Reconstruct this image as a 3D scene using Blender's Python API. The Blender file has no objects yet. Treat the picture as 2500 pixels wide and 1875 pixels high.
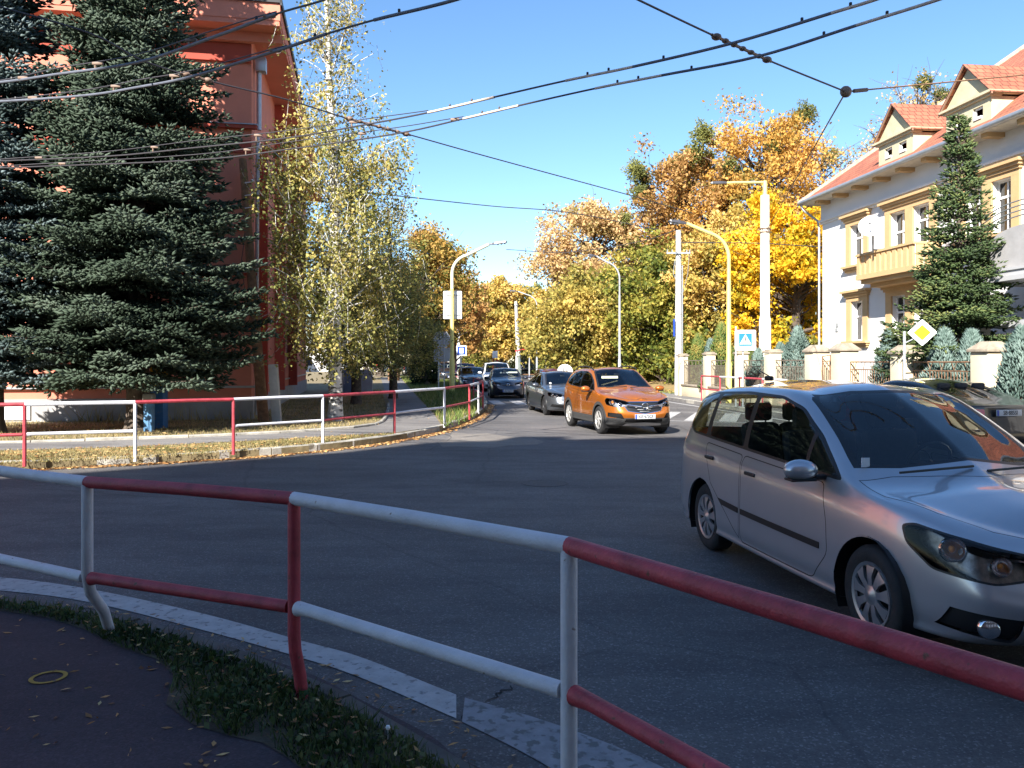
import bpy, bmesh, math, random
import numpy as np
from mathutils import Vector, Matrix
from mathutils.geometry import tessellate_polygon
R = math.radians
rng = np.random.default_rng(7)
random.seed(5)
SC = bpy.context.scene
COL = SC.collection

# ---------------------------------------------------------------- camera, sky, sun, exposure
EYE = 1.8
cam_d = bpy.data.cameras.new('camera')
cam = bpy.data.objects.new('camera', cam_d)
COL.objects.link(cam)
cam.location = (0, 0, EYE)
cam.rotation_euler = (R(90), 0, 0)
cam_d.sensor_width = 36
cam_d.lens = 28.8
cam_d.shift_y = -0.0222
cam_d.clip_start = 0.05
cam_d.clip_end = 3000
SC.camera = cam
SUN_DIR = Vector((.42, .908, -.69)).normalized()          # the way the light travels
world = bpy.data.worlds.new("World")
SC.world = world
world.use_nodes = True
nt = world.node_tree
sky = nt.nodes.new('ShaderNodeTexSky')
sky.sky_type = 'NISHITA'
sky.sun_disc = False
sky.sun_elevation = math.asin(-SUN_DIR.z)
sky.sun_rotation = math.atan2(-SUN_DIR.x, -SUN_DIR.y)
sky.altitude = 300
sky.air_density = 1.0
sky.dust_density = 0.3
sky.ozone_density = 3.0
bg = nt.nodes['Background']
hs = nt.nodes.new('ShaderNodeHueSaturation')
hs.inputs['Saturation'].default_value = 1.12
nt.links.new(sky.outputs[0], hs.inputs['Color'])
nt.links.new(hs.outputs[0], bg.inputs[0])
bg.inputs[1].default_value = 0.088
sun_d = bpy.data.lights.new('sun', 'SUN')
sun_d.energy = 5.0
sun_d.angle = R(.53)
sun_d.color = (1, .95, .87)
sun = bpy.data.objects.new('sun', sun_d)
COL.objects.link(sun)
sun.location = (-20, -40, 60)
sun.rotation_euler = SUN_DIR.to_track_quat('-Z', 'Y').to_euler()
SC.view_settings.view_transform = 'Standard'
SC.view_settings.look = 'None'
SC.view_settings.gamma = 1
SC.view_settings.exposure = 1.5
SC.cycles.max_bounces = 8
SC.cycles.transparent_max_bounces = 16
SC.cycles.sample_clamp_indirect = 6

# ---------------------------------------------------------------- helpers
def PX(px, py, z=0.0):
    """ground position (height z) of a point of the photo"""
    d = (EYE - z) * 2000 / (py - 882)
    return Vector(((px - 1250) * d / 2000, d, z))
def PD(px, py, Y):
    return Vector(((px - 1250) * Y / 2000, Y, EYE - (py - 882) * Y / 2000))
def HZ(px, py, z):
    """point of the photo at height z above the eye"""
    d = (z - EYE) * 2000 / (882 - py)
    return Vector(((px - 1250) * d / 2000, d, z))

FR = {}
def frame(loc=(0, 0, 0), rz=0):
    return Matrix.Translation(Vector(loc)) @ Matrix.Rotation(rz, 4, 'Z')
def thing(name, label, cat, loc=(0, 0, 0), rz=0, group=None):
    o = bpy.data.objects.new(name, None)
    COL.objects.link(o)
    o.location = loc
    o.rotation_euler = (0, 0, rz)
    o['label'] = label
    o['category'] = cat
    if group: o['group'] = group
    FR[o] = frame(loc, rz)
    return o
def tag(o, label=None, cat=None, group=None, kind=None):
    if label: o['label'] = label
    if cat: o['category'] = cat
    if group: o['group'] = group
    if kind: o['kind'] = kind
    return o
KIDS = {}
def link(name, me, parent=None):
    o = bpy.data.objects.new(name, me)
    COL.objects.link(o)
    if parent is not None:
        o.parent = parent
        KIDS.setdefault(parent, []).append(o)
    return o
def copy_tree(o, parent=None):
    c = o.copy()
    COL.objects.link(c)
    if parent is not None:
        c.parent = parent
        KIDS.setdefault(parent, []).append(c)
    for k in list(KIDS.get(o, [])):
        copy_tree(k, c)
    return c
def place(o, loc, rz=0, s=None, label=None, group=None):
    o.location = loc
    o.rotation_euler = (0, 0, rz)
    if s is not None: o.scale = s if hasattr(s, '__len__') else (s, s, s)
    if label: o['label'] = label
    if group: o['group'] = group
    return o

class MB:
    """collects shapes and links them as one mesh object"""
    def __init__(s, M=None):
        s.v = []; s.f = []; s.m = []; s.M = M; s.cur = 0
    def add(s, vs, fs, m=None):
        b = len(s.v)
        s.v += [tuple(v) for v in vs]
        s.f += [tuple(b + i for i in f) for f in fs]
        s.m += [s.cur if m is None else m] * len(fs)
        return s
    def box(s, x0, x1, y0, y1, z0, z1, m=None):
        s.add([(x0, y0, z0), (x1, y0, z0), (x1, y1, z0), (x0, y1, z0), (x0, y0, z1), (x1, y0, z1), (x1, y1, z1), (x0, y1, z1)],
              [(0, 3, 2, 1), (4, 5, 6, 7), (0, 1, 5, 4), (1, 2, 6, 5), (2, 3, 7, 6), (3, 0, 4, 7)], m)
        return s
    def rbox(s, c, size, rz=0, bev=.01, m=None, tilt=None):
        """bevelled box about centre c"""
        hx, hy, hz = [a / 2 for a in size]
        b = min(bev, hx * .9, hy * .9, hz * .9)
        bm = bmesh.new()
        bmesh.ops.create_cube(bm, size=1)
        for v in bm.verts:
            v.co = Vector((v.co.x * 2 * hx, v.co.y * 2 * hy, v.co.z * 2 * hz))
        bmesh.ops.bevel(bm, geom=bm.edges[:] + bm.verts[:], offset=b, segments=2, profile=.5, affect='EDGES')
        Mx = Matrix.Translation(Vector(c)) @ Matrix.Rotation(rz, 4, 'Z')
        if tilt: Mx = Mx @ tilt
        bm.verts.index_update()
        s.add([Mx @ v.co for v in bm.verts], [[v.index for v in f.verts] for f in bm.faces], m)
        bm.free()
        return s
    def tube(s, pts, r, n=8, m=None, cap=True):
        pts = [Vector(p) for p in pts]
        k = len(pts)
        rr = r if hasattr(r, '__len__') else [r] * k
        vs = []; prev = None
        for i, p in enumerate(pts):
            a = pts[max(i - 1, 0)]; b = pts[min(i + 1, k - 1)]
            t = (b - a)
            if t.length < 1e-9: t = Vector((0, 0, 1))
            t.normalize()
            if prev is None:
                u = t.orthogonal().normalized() if abs(t.z) < .99 else Vector((1, 0, 0))
                u = (u - t * u.dot(t)).normalized()
            else:
                u = (prev - t * prev.dot(t)).normalized()
            prev = u
            w = t.cross(u)
            for j in range(n):
                a_ = 2 * math.pi * j / n
                vs.append(p + (u * math.cos(a_) + w * math.sin(a_)) * rr[i])
        fs = [(i * n + j, i * n + (j + 1) % n, (i + 1) * n + (j + 1) % n, (i + 1) * n + j) for i in range(k - 1) for j in range(n)]
        if cap:
            fs.append(tuple(range(n))[::-1]); fs.append(tuple((k - 1) * n + j for j in range(n)))
        s.add(vs, fs, m)
        return s
    def lathe(s, prof, c=(0, 0, 0), axis='z', n=24, m=None):
        vs = []
        for (r, h) in prof:
            for j in range(n):
                a = 2 * math.pi * j / n
                if axis == 'z': vs.append((c[0] + r * math.cos(a), c[1] + r * math.sin(a), c[2] + h))
                else: vs.append((c[0] + r * math.cos(a), c[1] + h, c[2] + r * math.sin(a)))
        k = len(prof)
        fs = [(i * n + j, i * n + (j + 1) % n, (i + 1) * n + (j + 1) % n, (i + 1) * n + j) for i in range(k - 1) for j in range(n)]
        if axis != 'z': fs = [f[::-1] for f in fs]
        s.add(vs, fs, m)
        return s
    def ball(s, c, r, n=10, m=None, sc=(1, 1, 1)):
        prof = [(max(math.sin(math.pi * i / n), 1e-4), -math.cos(math.pi * i / n)) for i in range(n + 1)]
        vs = []; q = n * 2
        for (a, h) in prof:
            for j in range(q):
                t = 2 * math.pi * j / q
                vs.append((c[0] + r * sc[0] * a * math.cos(t), c[1] + r * sc[1] * a * math.sin(t), c[2] + r * sc[2] * h))
        s.add(vs, [(i * q + j, i * q + (j + 1) % q, (i + 1) * q + (j + 1) % q, (i + 1) * q + j) for i in range(n) for j in range(q)], m)
        return s
    def prism(s, poly, z0, z1, plane='xy', m=None, bottom=True):
        """poly = list of 2D points; plane xy extrudes along z, xz along y, yz along x"""
        n = len(poly)
        def P(p, h):
            return (p[0], p[1], h) if plane == 'xy' else ((p[0], h, p[1]) if plane == 'xz' else (h, p[0], p[1]))
        vs = [P(p, z0) for p in poly] + [P(p, z1) for p in poly]
        tri = tessellate_polygon([[Vector((p[0], p[1], 0)) for p in poly]])
        fs = [(i, (i + 1) % n, n + (i + 1) % n, n + i) for i in range(n)]
        for t in tri:
            fs.append(tuple(n + i for i in t))
            if bottom: fs.append(tuple(t[::-1]))
        s.add(vs, fs, m)
        return s
    def build(s, name, mats, parent=None, angle=38, world=False, fixn=True):
        if world and parent is not None:
            pr = parent
            while pr not in FR: pr = pr.parent
            W = FR[pr].inverted()
            s.v = [tuple(W @ Vector(v)) for v in s.v]
        elif s.M is not None:
            s.v = [tuple(s.M @ Vector(v)) for v in s.v]
        me = bpy.data.meshes.new(name)
        me.from_pydata(s.v, [], s.f)
        if not isinstance(mats, (list, tuple)): mats = [mats]
        for m in mats: me.materials.append(m)
        if len(mats) > 1: me.polygons.foreach_set('material_index', s.m)
        if fixn:
            bm = bmesh.new(); bm.from_mesh(me)
            bmesh.ops.recalc_face_normals(bm, faces=bm.faces)
            bm.to_mesh(me); bm.free()
        if angle:
            me.polygons.foreach_set('use_smooth', [True] * len(me.polygons))
            me.set_sharp_from_angle(angle=R(angle))
        me.update()
        return link(name, me, parent)

def np_mesh(name, V, F, mat_, parent=None, tint=None, smooth=False):
    """V (n,3) float, F (m,k) int"""
    me = bpy.data.meshes.new(name)
    V = np.ascontiguousarray(V, dtype=np.float32); F = np.ascontiguousarray(F, dtype=np.int32)
    m, k = F.shape
    me.vertices.add(len(V)); me.vertices.foreach_set('co', V.ravel())
    me.loops.add(m * k); me.loops.foreach_set('vertex_index', F.ravel())
    me.polygons.add(m); me.polygons.foreach_set('loop_start', np.arange(0, m * k, k, dtype=np.int32))
    if smooth: me.polygons.foreach_set('use_smooth', np.ones(m, dtype=bool))
    me.materials.append(mat_)
    if tint is not None:
        a = me.attributes.new('tint', 'FLOAT', 'FACE')
        a.data.foreach_set('value', np.ascontiguousarray(tint, dtype=np.float32))
    me.update(calc_edges=True)
    return link(name, me, parent)

def text(body, size, M, mat_, parent, name='lettering', extrude=.001, align='CENTER', font_scale=(1, 1)):
    cu = bpy.data.curves.new('txt', 'FONT')
    cu.body = body; cu.size = size; cu.extrude = extrude
    cu.offset = size * .02; cu.align_x = align; cu.align_y = 'CENTER'; cu.resolution_u = 3
    o = bpy.data.objects.new('txt', cu)
    COL.objects.link(o)
    bpy.context.view_layer.update()
    me = bpy.data.meshes.new_from_object(o.evaluated_get(bpy.context.evaluated_depsgraph_get()))
    bpy.data.objects.remove(o)
    me.transform(M @ Matrix.Diagonal((font_scale[0], font_scale[1], 1, 1)))
    me.materials.clear(); me.materials.append(mat_)
    me.name = name
    return link(name, me, parent)

# ---------------------------------------------------------------- materials
def mat(name, col, rough=.6, metal=0., var=0., vs=4., bump=0., bs=40., coat=0., spec=.5, col2=None, detail=4, dirt=None):
    m = bpy.data.materials.new(name); m.use_nodes = True
    n = m.node_tree; p = n.nodes['Principled BSDF']
    p.inputs['Base Color'].default_value = (*col, 1)
    p.inputs['Roughness'].default_value = rough
    p.inputs['Metallic'].default_value = metal
    p.inputs['Coat Weight'].default_value = coat
    p.inputs['Coat Roughness'].default_value = .04
    p.inputs['Specular IOR Level'].default_value = spec
    tc = n.nodes.new('ShaderNodeTexCoord')
    if var or col2:
        no = n.nodes.new('ShaderNodeTexNoise'); no.inputs['Scale'].default_value = vs; no.inputs['Detail'].default_value = detail
        no.inputs['Roughness'].default_value = .65
        n.links.new(tc.outputs['Object'], no.inputs['Vector'])
        rp = n.nodes.new('ShaderNodeValToRGB')
        c2 = col2 or tuple(min(1, c * (1 + var)) for c in col)
        c1 = col if col2 else tuple(c * (1 - var) for c in col)
        rp.color_ramp.elements[0].position = .32; rp.color_ramp.elements[0].color = (*c1, 1)
        rp.color_ramp.elements[1].position = .68; rp.color_ramp.elements[1].color = (*c2, 1)
        n.links.new(no.outputs['Fac'], rp.inputs[0])
        out = rp.outputs[0]
        if dirt:
            n2 = n.nodes.new('ShaderNodeTexNoise'); n2.inputs['Scale'].default_value = dirt[1]; n2.inputs['Detail'].default_value = 6
            n.links.new(tc.outputs['Object'], n2.inputs['Vector'])
            r2 = n.nodes.new('ShaderNodeValToRGB')
            r2.color_ramp.elements[0].position = dirt[2]; r2.color_ramp.elements[1].position = dirt[2] + .06
            n.links.new(n2.outputs['Fac'], r2.inputs[0])
            mx = n.nodes.new('ShaderNodeMixRGB'); mx.inputs[2].default_value = (*dirt[0], 1)
            n.links.new(r2.outputs[0], mx.inputs[0]); n.links.new(out, mx.inputs[1]); out = mx.outputs[0]
        n.links.new(out, p.inputs['Base Color'])
    if bump:
        nb = n.nodes.new('ShaderNodeTexNoise'); nb.inputs['Scale'].default_value = bs; nb.inputs['Detail'].default_value = 5
        n.links.new(tc.outputs['Object'], nb.inputs['Vector'])
        b = n.nodes.new('ShaderNodeBump'); b.inputs['Strength'].default_value = bump; b.inputs['Distance'].default_value = .02
        n.links.new(nb.outputs['Fac'], b.inputs['Height']); n.links.new(b.outputs[0], p.inputs['Normal'])
    return m

def leaf_mat(name, cols, trans=.3, rough=.6, nscale=.35):
    """leaf colours picked by the leaf's own tint and by clump noise"""
    m = bpy.data.materials.new(name); m.use_nodes = True
    n = m.node_tree; p = n.nodes['Principled BSDF']; out = n.nodes['Material Output']
    at = n.nodes.new('ShaderNodeAttribute'); at.attribute_name = 'tint'
    tc = n.nodes.new('ShaderNodeTexCoord')
    no = n.nodes.new('ShaderNodeTexNoise'); no.inputs['Scale'].default_value = nscale; no.inputs['Detail'].default_value = 3
    n.links.new(tc.outputs['Object'], no.inputs['Vector'])
    ma = n.nodes.new('ShaderNodeMath'); ma.operation = 'MULTIPLY_ADD'; ma.inputs[1].default_value = 1.6; ma.inputs[2].default_value = -.8
    n.links.new(no.outputs['Fac'], ma.inputs[0])
    ad = n.nodes.new('ShaderNodeMath'); ad.operation = 'ADD'
    n.links.new(ma.outputs[0], ad.inputs[0]); n.links.new(at.outputs['Fac'], ad.inputs[1])
    rp = n.nodes.new('ShaderNodeValToRGB')
    els = rp.color_ramp.elements
    while len(els) < len(cols): els.new(.5)
    for i, c in enumerate(cols):
        els[i].position = .08 + .84 * i / (len(cols) - 1); els[i].color = (*c, 1)
    n.links.new(ad.outputs[0], rp.inputs[0])
    n.links.new(rp.outputs[0], p.inputs['Base Color'])
    p.inputs['Roughness'].default_value = rough
    p.inputs['Specular IOR Level'].default_value = .3
    if trans:
        tr = n.nodes.new('ShaderNodeBsdfTranslucent'); n.links.new(rp.outputs[0], tr.inputs[0])
        mx = n.nodes.new('ShaderNodeMixShader'); mx.inputs[0].default_value = trans
        n.links.new(p.outputs[0], mx.inputs[1]); n.links.new(tr.outputs[0], mx.inputs[2]); n.links.new(mx.outputs[0], out.inputs[0])
    return m

def glass_mat(name, tint=(.35, .4, .4), refl=1.0, rough=.01, ior=1.7):
    m = bpy.data.materials.new(name); m.use_nodes = True
    n = m.node_tree; out = n.nodes['Material Output']; n.nodes.remove(n.nodes['Principled BSDF'])
    tr = n.nodes.new('ShaderNodeBsdfTransparent'); tr.inputs[0].default_value = (*tint, 1)
    gl = n.nodes.new('ShaderNodeBsdfGlossy'); gl.inputs['Roughness'].default_value = rough; gl.inputs[0].default_value = (refl, refl, refl, 1)
    fr = n.nodes.new('ShaderNodeFresnel'); fr.inputs[0].default_value = ior
    mx = n.nodes.new('ShaderNodeMixShader')
    n.links.new(fr.outputs[0], mx.inputs[0]); n.links.new(tr.outputs[0], mx.inputs[1]); n.links.new(gl.outputs[0], mx.inputs[2])
    n.links.new(mx.outputs[0], out.inputs[0])
    return m

def asphalt_mat(name, a, b, speck=.5, crack=True, patch=True):
    m = bpy.data.materials.new(name); m.use_nodes = True
    n = m.node_tree; p = n.nodes['Principled BSDF']; L = n.links.new
    tc = n.nodes.new('ShaderNodeTexCoord')
    def noise_(sc, de=4, ro=.6):
        x = n.nodes.new('ShaderNodeTexNoise'); x.inputs['Scale'].default_value = sc; x.inputs['Detail'].default_value = de
        x.inputs['Roughness'].default_value = ro; L(tc.outputs['Object'], x.inputs['Vector']); return x
    n1 = noise_(.35, 6); n2 = noise_(90, 2)
    rp = n.nodes.new('ShaderNodeValToRGB')
    rp.color_ramp.elements[0].position = .3; rp.color_ramp.elements[0].color = (*a, 1)
    rp.color_ramp.elements[1].position = .7; rp.color_ramp.elements[1].color = (*b, 1)
    L(n1.outputs['Fac'], rp.inputs[0])
    vo = n.nodes.new('ShaderNodeTexVoronoi'); vo.inputs['Scale'].default_value = 95
    L(tc.outputs['Object'], vo.inputs['Vector'])
    sp = n.nodes.new('ShaderNodeSeparateXYZ'); L(vo.outputs['Color'], sp.inputs[0])
    r2 = n.nodes.new('ShaderNodeValToRGB')
    r2.color_ramp.elements[0].position = 0; r2.color_ramp.elements[0].color = (.72, .72, .72, 1)
    r2.color_ramp.elements[1].position = 1; r2.color_ramp.elements[1].color = (1 + speck * 1.7,) * 3 + (1,)
    e = r2.color_ramp.elements.new(.86); e.color = (1.02, 1.02, 1.02, 1)
    L(sp.outputs[0], r2.inputs[0])
    mu = n.nodes.new('ShaderNodeMixRGB'); mu.blend_type = 'MULTIPLY'; mu.inputs[0].default_value = 1
    L(rp.outputs[0], mu.inputs[1]); L(r2.outputs[0], mu.inputs[2])
    out = mu.outputs[0]
    if patch:                                              # oil spots, damp stains and polished lanes
        mp = n.nodes.new('ShaderNodeMapping'); mp.inputs['Scale'].default_value = (.45, 1.6, 1); mp.inputs['Rotation'].default_value = (0, 0, .5); L(tc.outputs['Object'], mp.inputs[0])
        ns = noise_(1.1, 7, .7); L(mp.outputs[0], ns.inputs['Vector'])
        rs = n.nodes.new('ShaderNodeValToRGB'); rs.color_ramp.elements[0].position = .34; rs.color_ramp.elements[0].color = (.70, .70, .72, 1); rs.color_ramp.elements[1].position = .58; rs.color_ramp.elements[1].color = (1.06, 1.06, 1.05, 1)
        L(ns.outputs['Fac'], rs.inputs[0])
        mq = n.nodes.new('ShaderNodeMixRGB'); mq.blend_type = 'MULTIPLY'; mq.inputs[0].default_value = 1; L(out, mq.inputs[1]); L(rs.outputs[0], mq.inputs[2]); out = mq.outputs[0]
    if crack:
        vc = n.nodes.new('ShaderNodeTexVoronoi'); vc.feature = 'DISTANCE_TO_EDGE'; vc.inputs['Scale'].default_value = .17
        nw = noise_(1.3, 4)
        mxv = n.nodes.new('ShaderNodeMixRGB'); mxv.inputs[0].default_value = .18
        L(tc.outputs['Object'], mxv.inputs[1]); L(nw.outputs['Color'], mxv.inputs[2]); L(mxv.outputs[0], vc.inputs['Vector'])
        rc = n.nodes.new('ShaderNodeValToRGB')
        rc.color_ramp.elements[0].position = .0015; rc.color_ramp.elements[0].color = (.5, .5, .5, 1)
        rc.color_ramp.elements[1].position = .004; rc.color_ramp.elements[1].color = (1, 1, 1, 1)
        L(vc.outputs[0], rc.inputs[0])
        m3 = n.nodes.new('ShaderNodeMixRGB'); m3.blend_type = 'MULTIPLY'; m3.inputs[0].default_value = .45
        L(out, m3.inputs[1]); L(rc.outputs[0], m3.inputs[2]); out = m3.outputs[0]
    L(out, p.inputs['Base Color'])
    p.inputs['Roughness'].default_value = .8
    p.inputs['Specular IOR Level'].default_value = .35
    bm_ = n.nodes.new('ShaderNodeBump'); bm_.inputs['Strength'].default_value = .45; bm_.inputs['Distance'].default_value = .006
    L(n2.outputs['Fac'], bm_.inputs['Height']); L(bm_.outputs[0], p.inputs['Normal'])
    return m

M = {}
M['asphalt'] = asphalt_mat('asphalt', (.088, .083, .083), (.155, .146, .143))
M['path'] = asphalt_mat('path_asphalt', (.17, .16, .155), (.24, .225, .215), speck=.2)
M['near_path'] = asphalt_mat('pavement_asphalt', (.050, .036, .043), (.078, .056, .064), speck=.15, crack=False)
M['concrete'] = mat('concrete', (.30, .28, .26), .85, var=.25, vs=3, bump=.3)
M['kerb'] = mat('kerb_stone', (.32, .30, .26), .9, var=.35, vs=2.5, bump=.5, dirt=((.14, .12, .09), 4, .66))
M['soil'] = mat('dry_lawn_soil', (.12, .095, .05), .95, var=.4, vs=1.5, bump=.6, col2=(.27, .21, .11), bs=12)
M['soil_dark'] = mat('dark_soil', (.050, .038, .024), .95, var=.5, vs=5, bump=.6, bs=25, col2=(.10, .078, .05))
M['grass_far'] = mat('field', (.09, .10, .035), .95, var=.4, vs=.4)
M['paint_white'] = mat('road_paint', (.40, .39, .38), .75, var=.16, vs=9, bump=.2, dirt=((.20, .20, .20), 17, .585))
M['paint_worn'] = mat('road_paint_worn', (.24, .24, .25), .8, var=.2, vs=9, bump=.2, dirt=((.13, .13, .13), 17, .54))
M['yellow_paint'] = mat('yellow_spray', (.40, .24, .04), .8, var=.2, vs=30, dirt=((.12, .09, .08), 22, .60))
M['red'] = mat('rail_red', (.38, .045, .06), .55, var=.28, vs=9, bump=.25, bs=90, dirt=((.13, .05, .035), 26, .66))
M['white'] = mat('rail_white', (.60, .60, .63), .52, var=.10, vs=6, bump=.25, bs=90, dirt=((.20, .12, .08), 24, .69))
M['salmon'] = mat('salmon_render', (.64, .225, .15), .9, var=.07, vs=1.2, bump=.15, bs=60)
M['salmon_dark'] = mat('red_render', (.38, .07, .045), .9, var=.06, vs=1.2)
M['plinth'] = mat('plinth_render', (.34, .33, .33), .9, var=.12, vs=2)
M['metal'] = mat('zinc', (.42, .44, .46), .45, metal=.7, var=.12)
M['dark'] = mat('dark_paint', (.02, .02, .022), .5)
M['black'] = mat('black_plastic', (.012, .012, .013), .42)
M['rubber'] = mat('rubber', (.018, .018, .019), .78, var=.3, vs=14, bump=.2, bs=70)
M['pane'] = glass_mat('window_pane', (.10, .12, .14))
M['room'] = mat('dark_room', (.03, .03, .035), .9)
M['wframe'] = mat('window_frame_white', (.75, .75, .74), .45)
M['render_white'] = mat('white_render', (.74, .73, .71), .9, var=.03, vs=.8, bump=.1, bs=80)
M['ochre'] = mat('ochre_trim', (.56, .37, .18), .85, var=.06, vs=3)
M['cream'] = mat('cream_render', (.60, .52, .37), .88, var=.07, vs=2, dirt=((.42, .36, .26), 2.5, .66))
M['capstone'] = mat('capstone', (.30, .25, .19), .9, var=.25, vs=5, bump=.3)
M['iron'] = mat('rusty_iron', (.20, .11, .06), .7, var=.3, vs=20)
M['iron_grey'] = mat('weathered_iron', (.16, .13, .10), .7, var=.3, vs=20)
M['beige'] = mat('dormer_render', (.50, .45, .30), .9, var=.12, vs=3)
M['lamp_yellow'] = mat('lamp_yellow', (.80, .67, .20), .5, var=.10, vs=6, dirt=((.5, .42, .2), 7, .64))
M['lamp_cream'] = mat('lamp_cream', (.72, .70, .48), .5, var=.08, vs=5)
M['pole_grey'] = mat('galvanised', (.46, .48, .50), .45, metal=.4, var=.1)
M['pole_conc'] = mat('pole_concrete', (.46, .45, .42), .85, var=.12, vs=5, bump=.2)
M['pole_cream'] = mat('pole_cream', (.74, .71, .56), .6, var=.05, vs=3, dirt=((.4, .33, .2), 5, .72))
M['head'] = mat('lamp_head', (.06, .06, .07), .4)
M['wood'] = mat('old_wood', (.21, .115, .06), .85, var=.35, vs=9, bump=.4)
M['bark'] = mat('bark', (.085, .065, .05), .95, var=.5, vs=7, bump=.9, bs=18)
M['bark_twig'] = mat('twig_bark', (.13, .095, .08), .95, var=.3, vs=7)
M['sleeve'] = mat('wire_sleeve', (.12, .13, .16), .5, var=.2)
M['sleeve_cream'] = mat('wire_sleeve_rust', (.62, .50, .40), .6, var=.2, vs=10)
M['wire'] = mat('wire', (.05, .045, .05), .5)
M['brass'] = mat('clamp', (.20, .13, .09), .6)
M['sign_white'] = mat('sign_white', (.78, .80, .82), .4)
M['sign_blue'] = mat('sign_blue', (.01, .16, .58), .4)
M['sign_navy'] = mat('sign_navy', (.01, .05, .32), .4)
M['sign_yellow'] = mat('sign_yellow', (.95, .76, .0), .4)
M['sign_back'] = mat('sign_back', (.42, .43, .43), .5, metal=.3, var=.1)
M['signred'] = mat('sign_red', (.70, .02, .03), .5)
M['chrome'] = mat('chrome', (.75, .75, .76), .12, metal=1)
M['lens_clear'] = glass_mat('lens_clear', (.9, .9, .92), rough=.02, ior=1.3)
M['carglass'] = glass_mat('car_glass', (.66, .71, .70), rough=.008, ior=1.6)
M['seat'] = mat('seat_fabric', (.03, .03, .033), .9, var=.2, vs=20)
M['dash'] = mat('dashboard', (.022, .022, .024), .7)
M['plate'] = mat('plate_white', (.50, .51, .53), .5)
M['amber'] = mat('amber', (.8, .25, .02), .3)
M['tail'] = mat('tail_lamp', (.55, .01, .01), .15, coat=1)
M['rimsilver'] = mat('hubcap_silver', (.42, .43, .45), .32, metal=.75, var=.06)
M['rimdark'] = mat('rim_dark', (.05, .05, .055), .5, metal=.5)
M['pale_hubcap'] = mat('hubcap_pale', (.55, .54, .52), .4, metal=.5)  # paler hubcap finish
def birch_bark():
    m = mat('birch_bark', (.62, .60, .56), .8, var=.1)
    n = m.node_tree; p = n.nodes['Principled BSDF']; L = n.links.new
    tc = n.nodes.new('ShaderNodeTexCoord'); mp = n.nodes.new('ShaderNodeMapping'); mp.inputs['Scale'].default_value = (3, 3, 9)
    no = n.nodes.new('ShaderNodeTexNoise'); no.inputs['Scale'].default_value = 1.6; no.inputs['Detail'].default_value = 4
    L(tc.outputs['Object'], mp.inputs[0]); L(mp.outputs[0], no.inputs['Vector'])
    r = n.nodes.new('ShaderNodeValToRGB'); r.color_ramp.elements[0].position = .40; r.color_ramp.elements[0].color = (.05, .045, .04, 1)
    r.color_ramp.elements[1].position = .50; r.color_ramp.elements[1].color = (.60, .58, .54, 1)
    L(no.outputs['Fac'], r.inputs[0]); L(r.outputs[0], p.inputs['Base Color'])
    return m
M['birch_bark'] = birch_bark()
def tile_mat():
    m = mat('roof_tiles', (.45, .12, .06), .85)
    n = m.node_tree; p = n.nodes['Principled BSDF']; L = n.links.new
    tc = n.nodes.new('ShaderNodeTexCoord')
    b = n.nodes.new('ShaderNodeTexBrick'); b.inputs['Scale'].default_value = 1; b.inputs['Brick Width'].default_value = .24; b.inputs['Row Height'].default_value = .26
    b.inputs['Mortar Size'].default_value = .018; b.inputs['Mortar Smooth'].default_value = .4
    b.inputs['Color1'].default_value = (.42, .135, .075, 1); b.inputs['Color2'].default_value = (.28, .095, .055, 1); b.inputs['Mortar'].default_value = (.13, .045, .03, 1)
    L(tc.outputs['UV'], b.inputs['Vector']); 
    no = n.nodes.new('ShaderNodeTexNoise'); no.inputs['Scale'].default_value = .9; no.inputs['Detail'].default_value = 5; L(tc.outputs['Object'], no.inputs['Vector'])
    mu = n.nodes.new('ShaderNodeMixRGB'); mu.blend_type = 'OVERLAY'; mu.inputs[0].default_value = .5
    L(b.outputs['Color'], mu.inputs[1]); L(no.outputs['Fac'], mu.inputs[2]); L(mu.outputs[0], p.inputs['Base Color'])
    bu = n.nodes.new('ShaderNodeBump'); bu.inputs['Strength'].default_value = .7; bu.inputs['Distance'].default_value = .03
    L(b.outputs['Fac'], bu.inputs['Height']); bu.invert = True; L(bu.outputs[0], p.inputs['Normal'])
    return m
M['tiles'] = tile_mat()

# ---------------------------------------------------------------- ground, roads, pavements
def cr(pts, n=8):
    """Catmull-Rom through the points"""
    P = [Vector(p) for p in pts]
    P = [P[0] * 2 - P[1]] + P + [P[-1] * 2 - P[-2]]
    out = []
    for i in range(1, len(P) - 2):
        for k in range(n):
            t = k / n
            a, b, c, d = P[i - 1:i + 3]
            out.append(.5 * ((2 * b) + (c - a) * t + (2 * a - 5 * b + 4 * c - d) * t * t + (3 * b - a - 3 * c + d) * t ** 3))
    out.append(P[-2])
    return out
def off(pts, d):
    out = []
    for i, p in enumerate(pts):
        a = pts[max(i - 1, 0)]; b = pts[min(i + 1, len(pts) - 1)]
        t = Vector((b[0] - a[0], b[1] - a[1])).normalized()
        out.append(Vector((p[0] - t.y * d, p[1] + t.x * d)))
    return out
def sheet(name, poly, z, m, kind='structure', label=None, cat=None):
    b = MB(); vs = [(p[0], p[1], z) for p in poly]
    b.add(vs, [tuple(t) for t in tessellate_polygon([[Vector(v) for v in vs]])])
    o = b.build(name, m, angle=0, fixn=False)
    for p in o.data.polygons:
        if p.normal.z < 0: p.flip()
    return tag(o, kind=kind, label=label, cat=cat)
def ribbon(mb, A, B, z, m=None):
    n = len(A)
    mb.add([(p[0], p[1], z) for p in A] + [(p[0], p[1], z) for p in B], [(i, i + 1, n + i + 1, n + i) for i in range(n - 1)], m)
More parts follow.
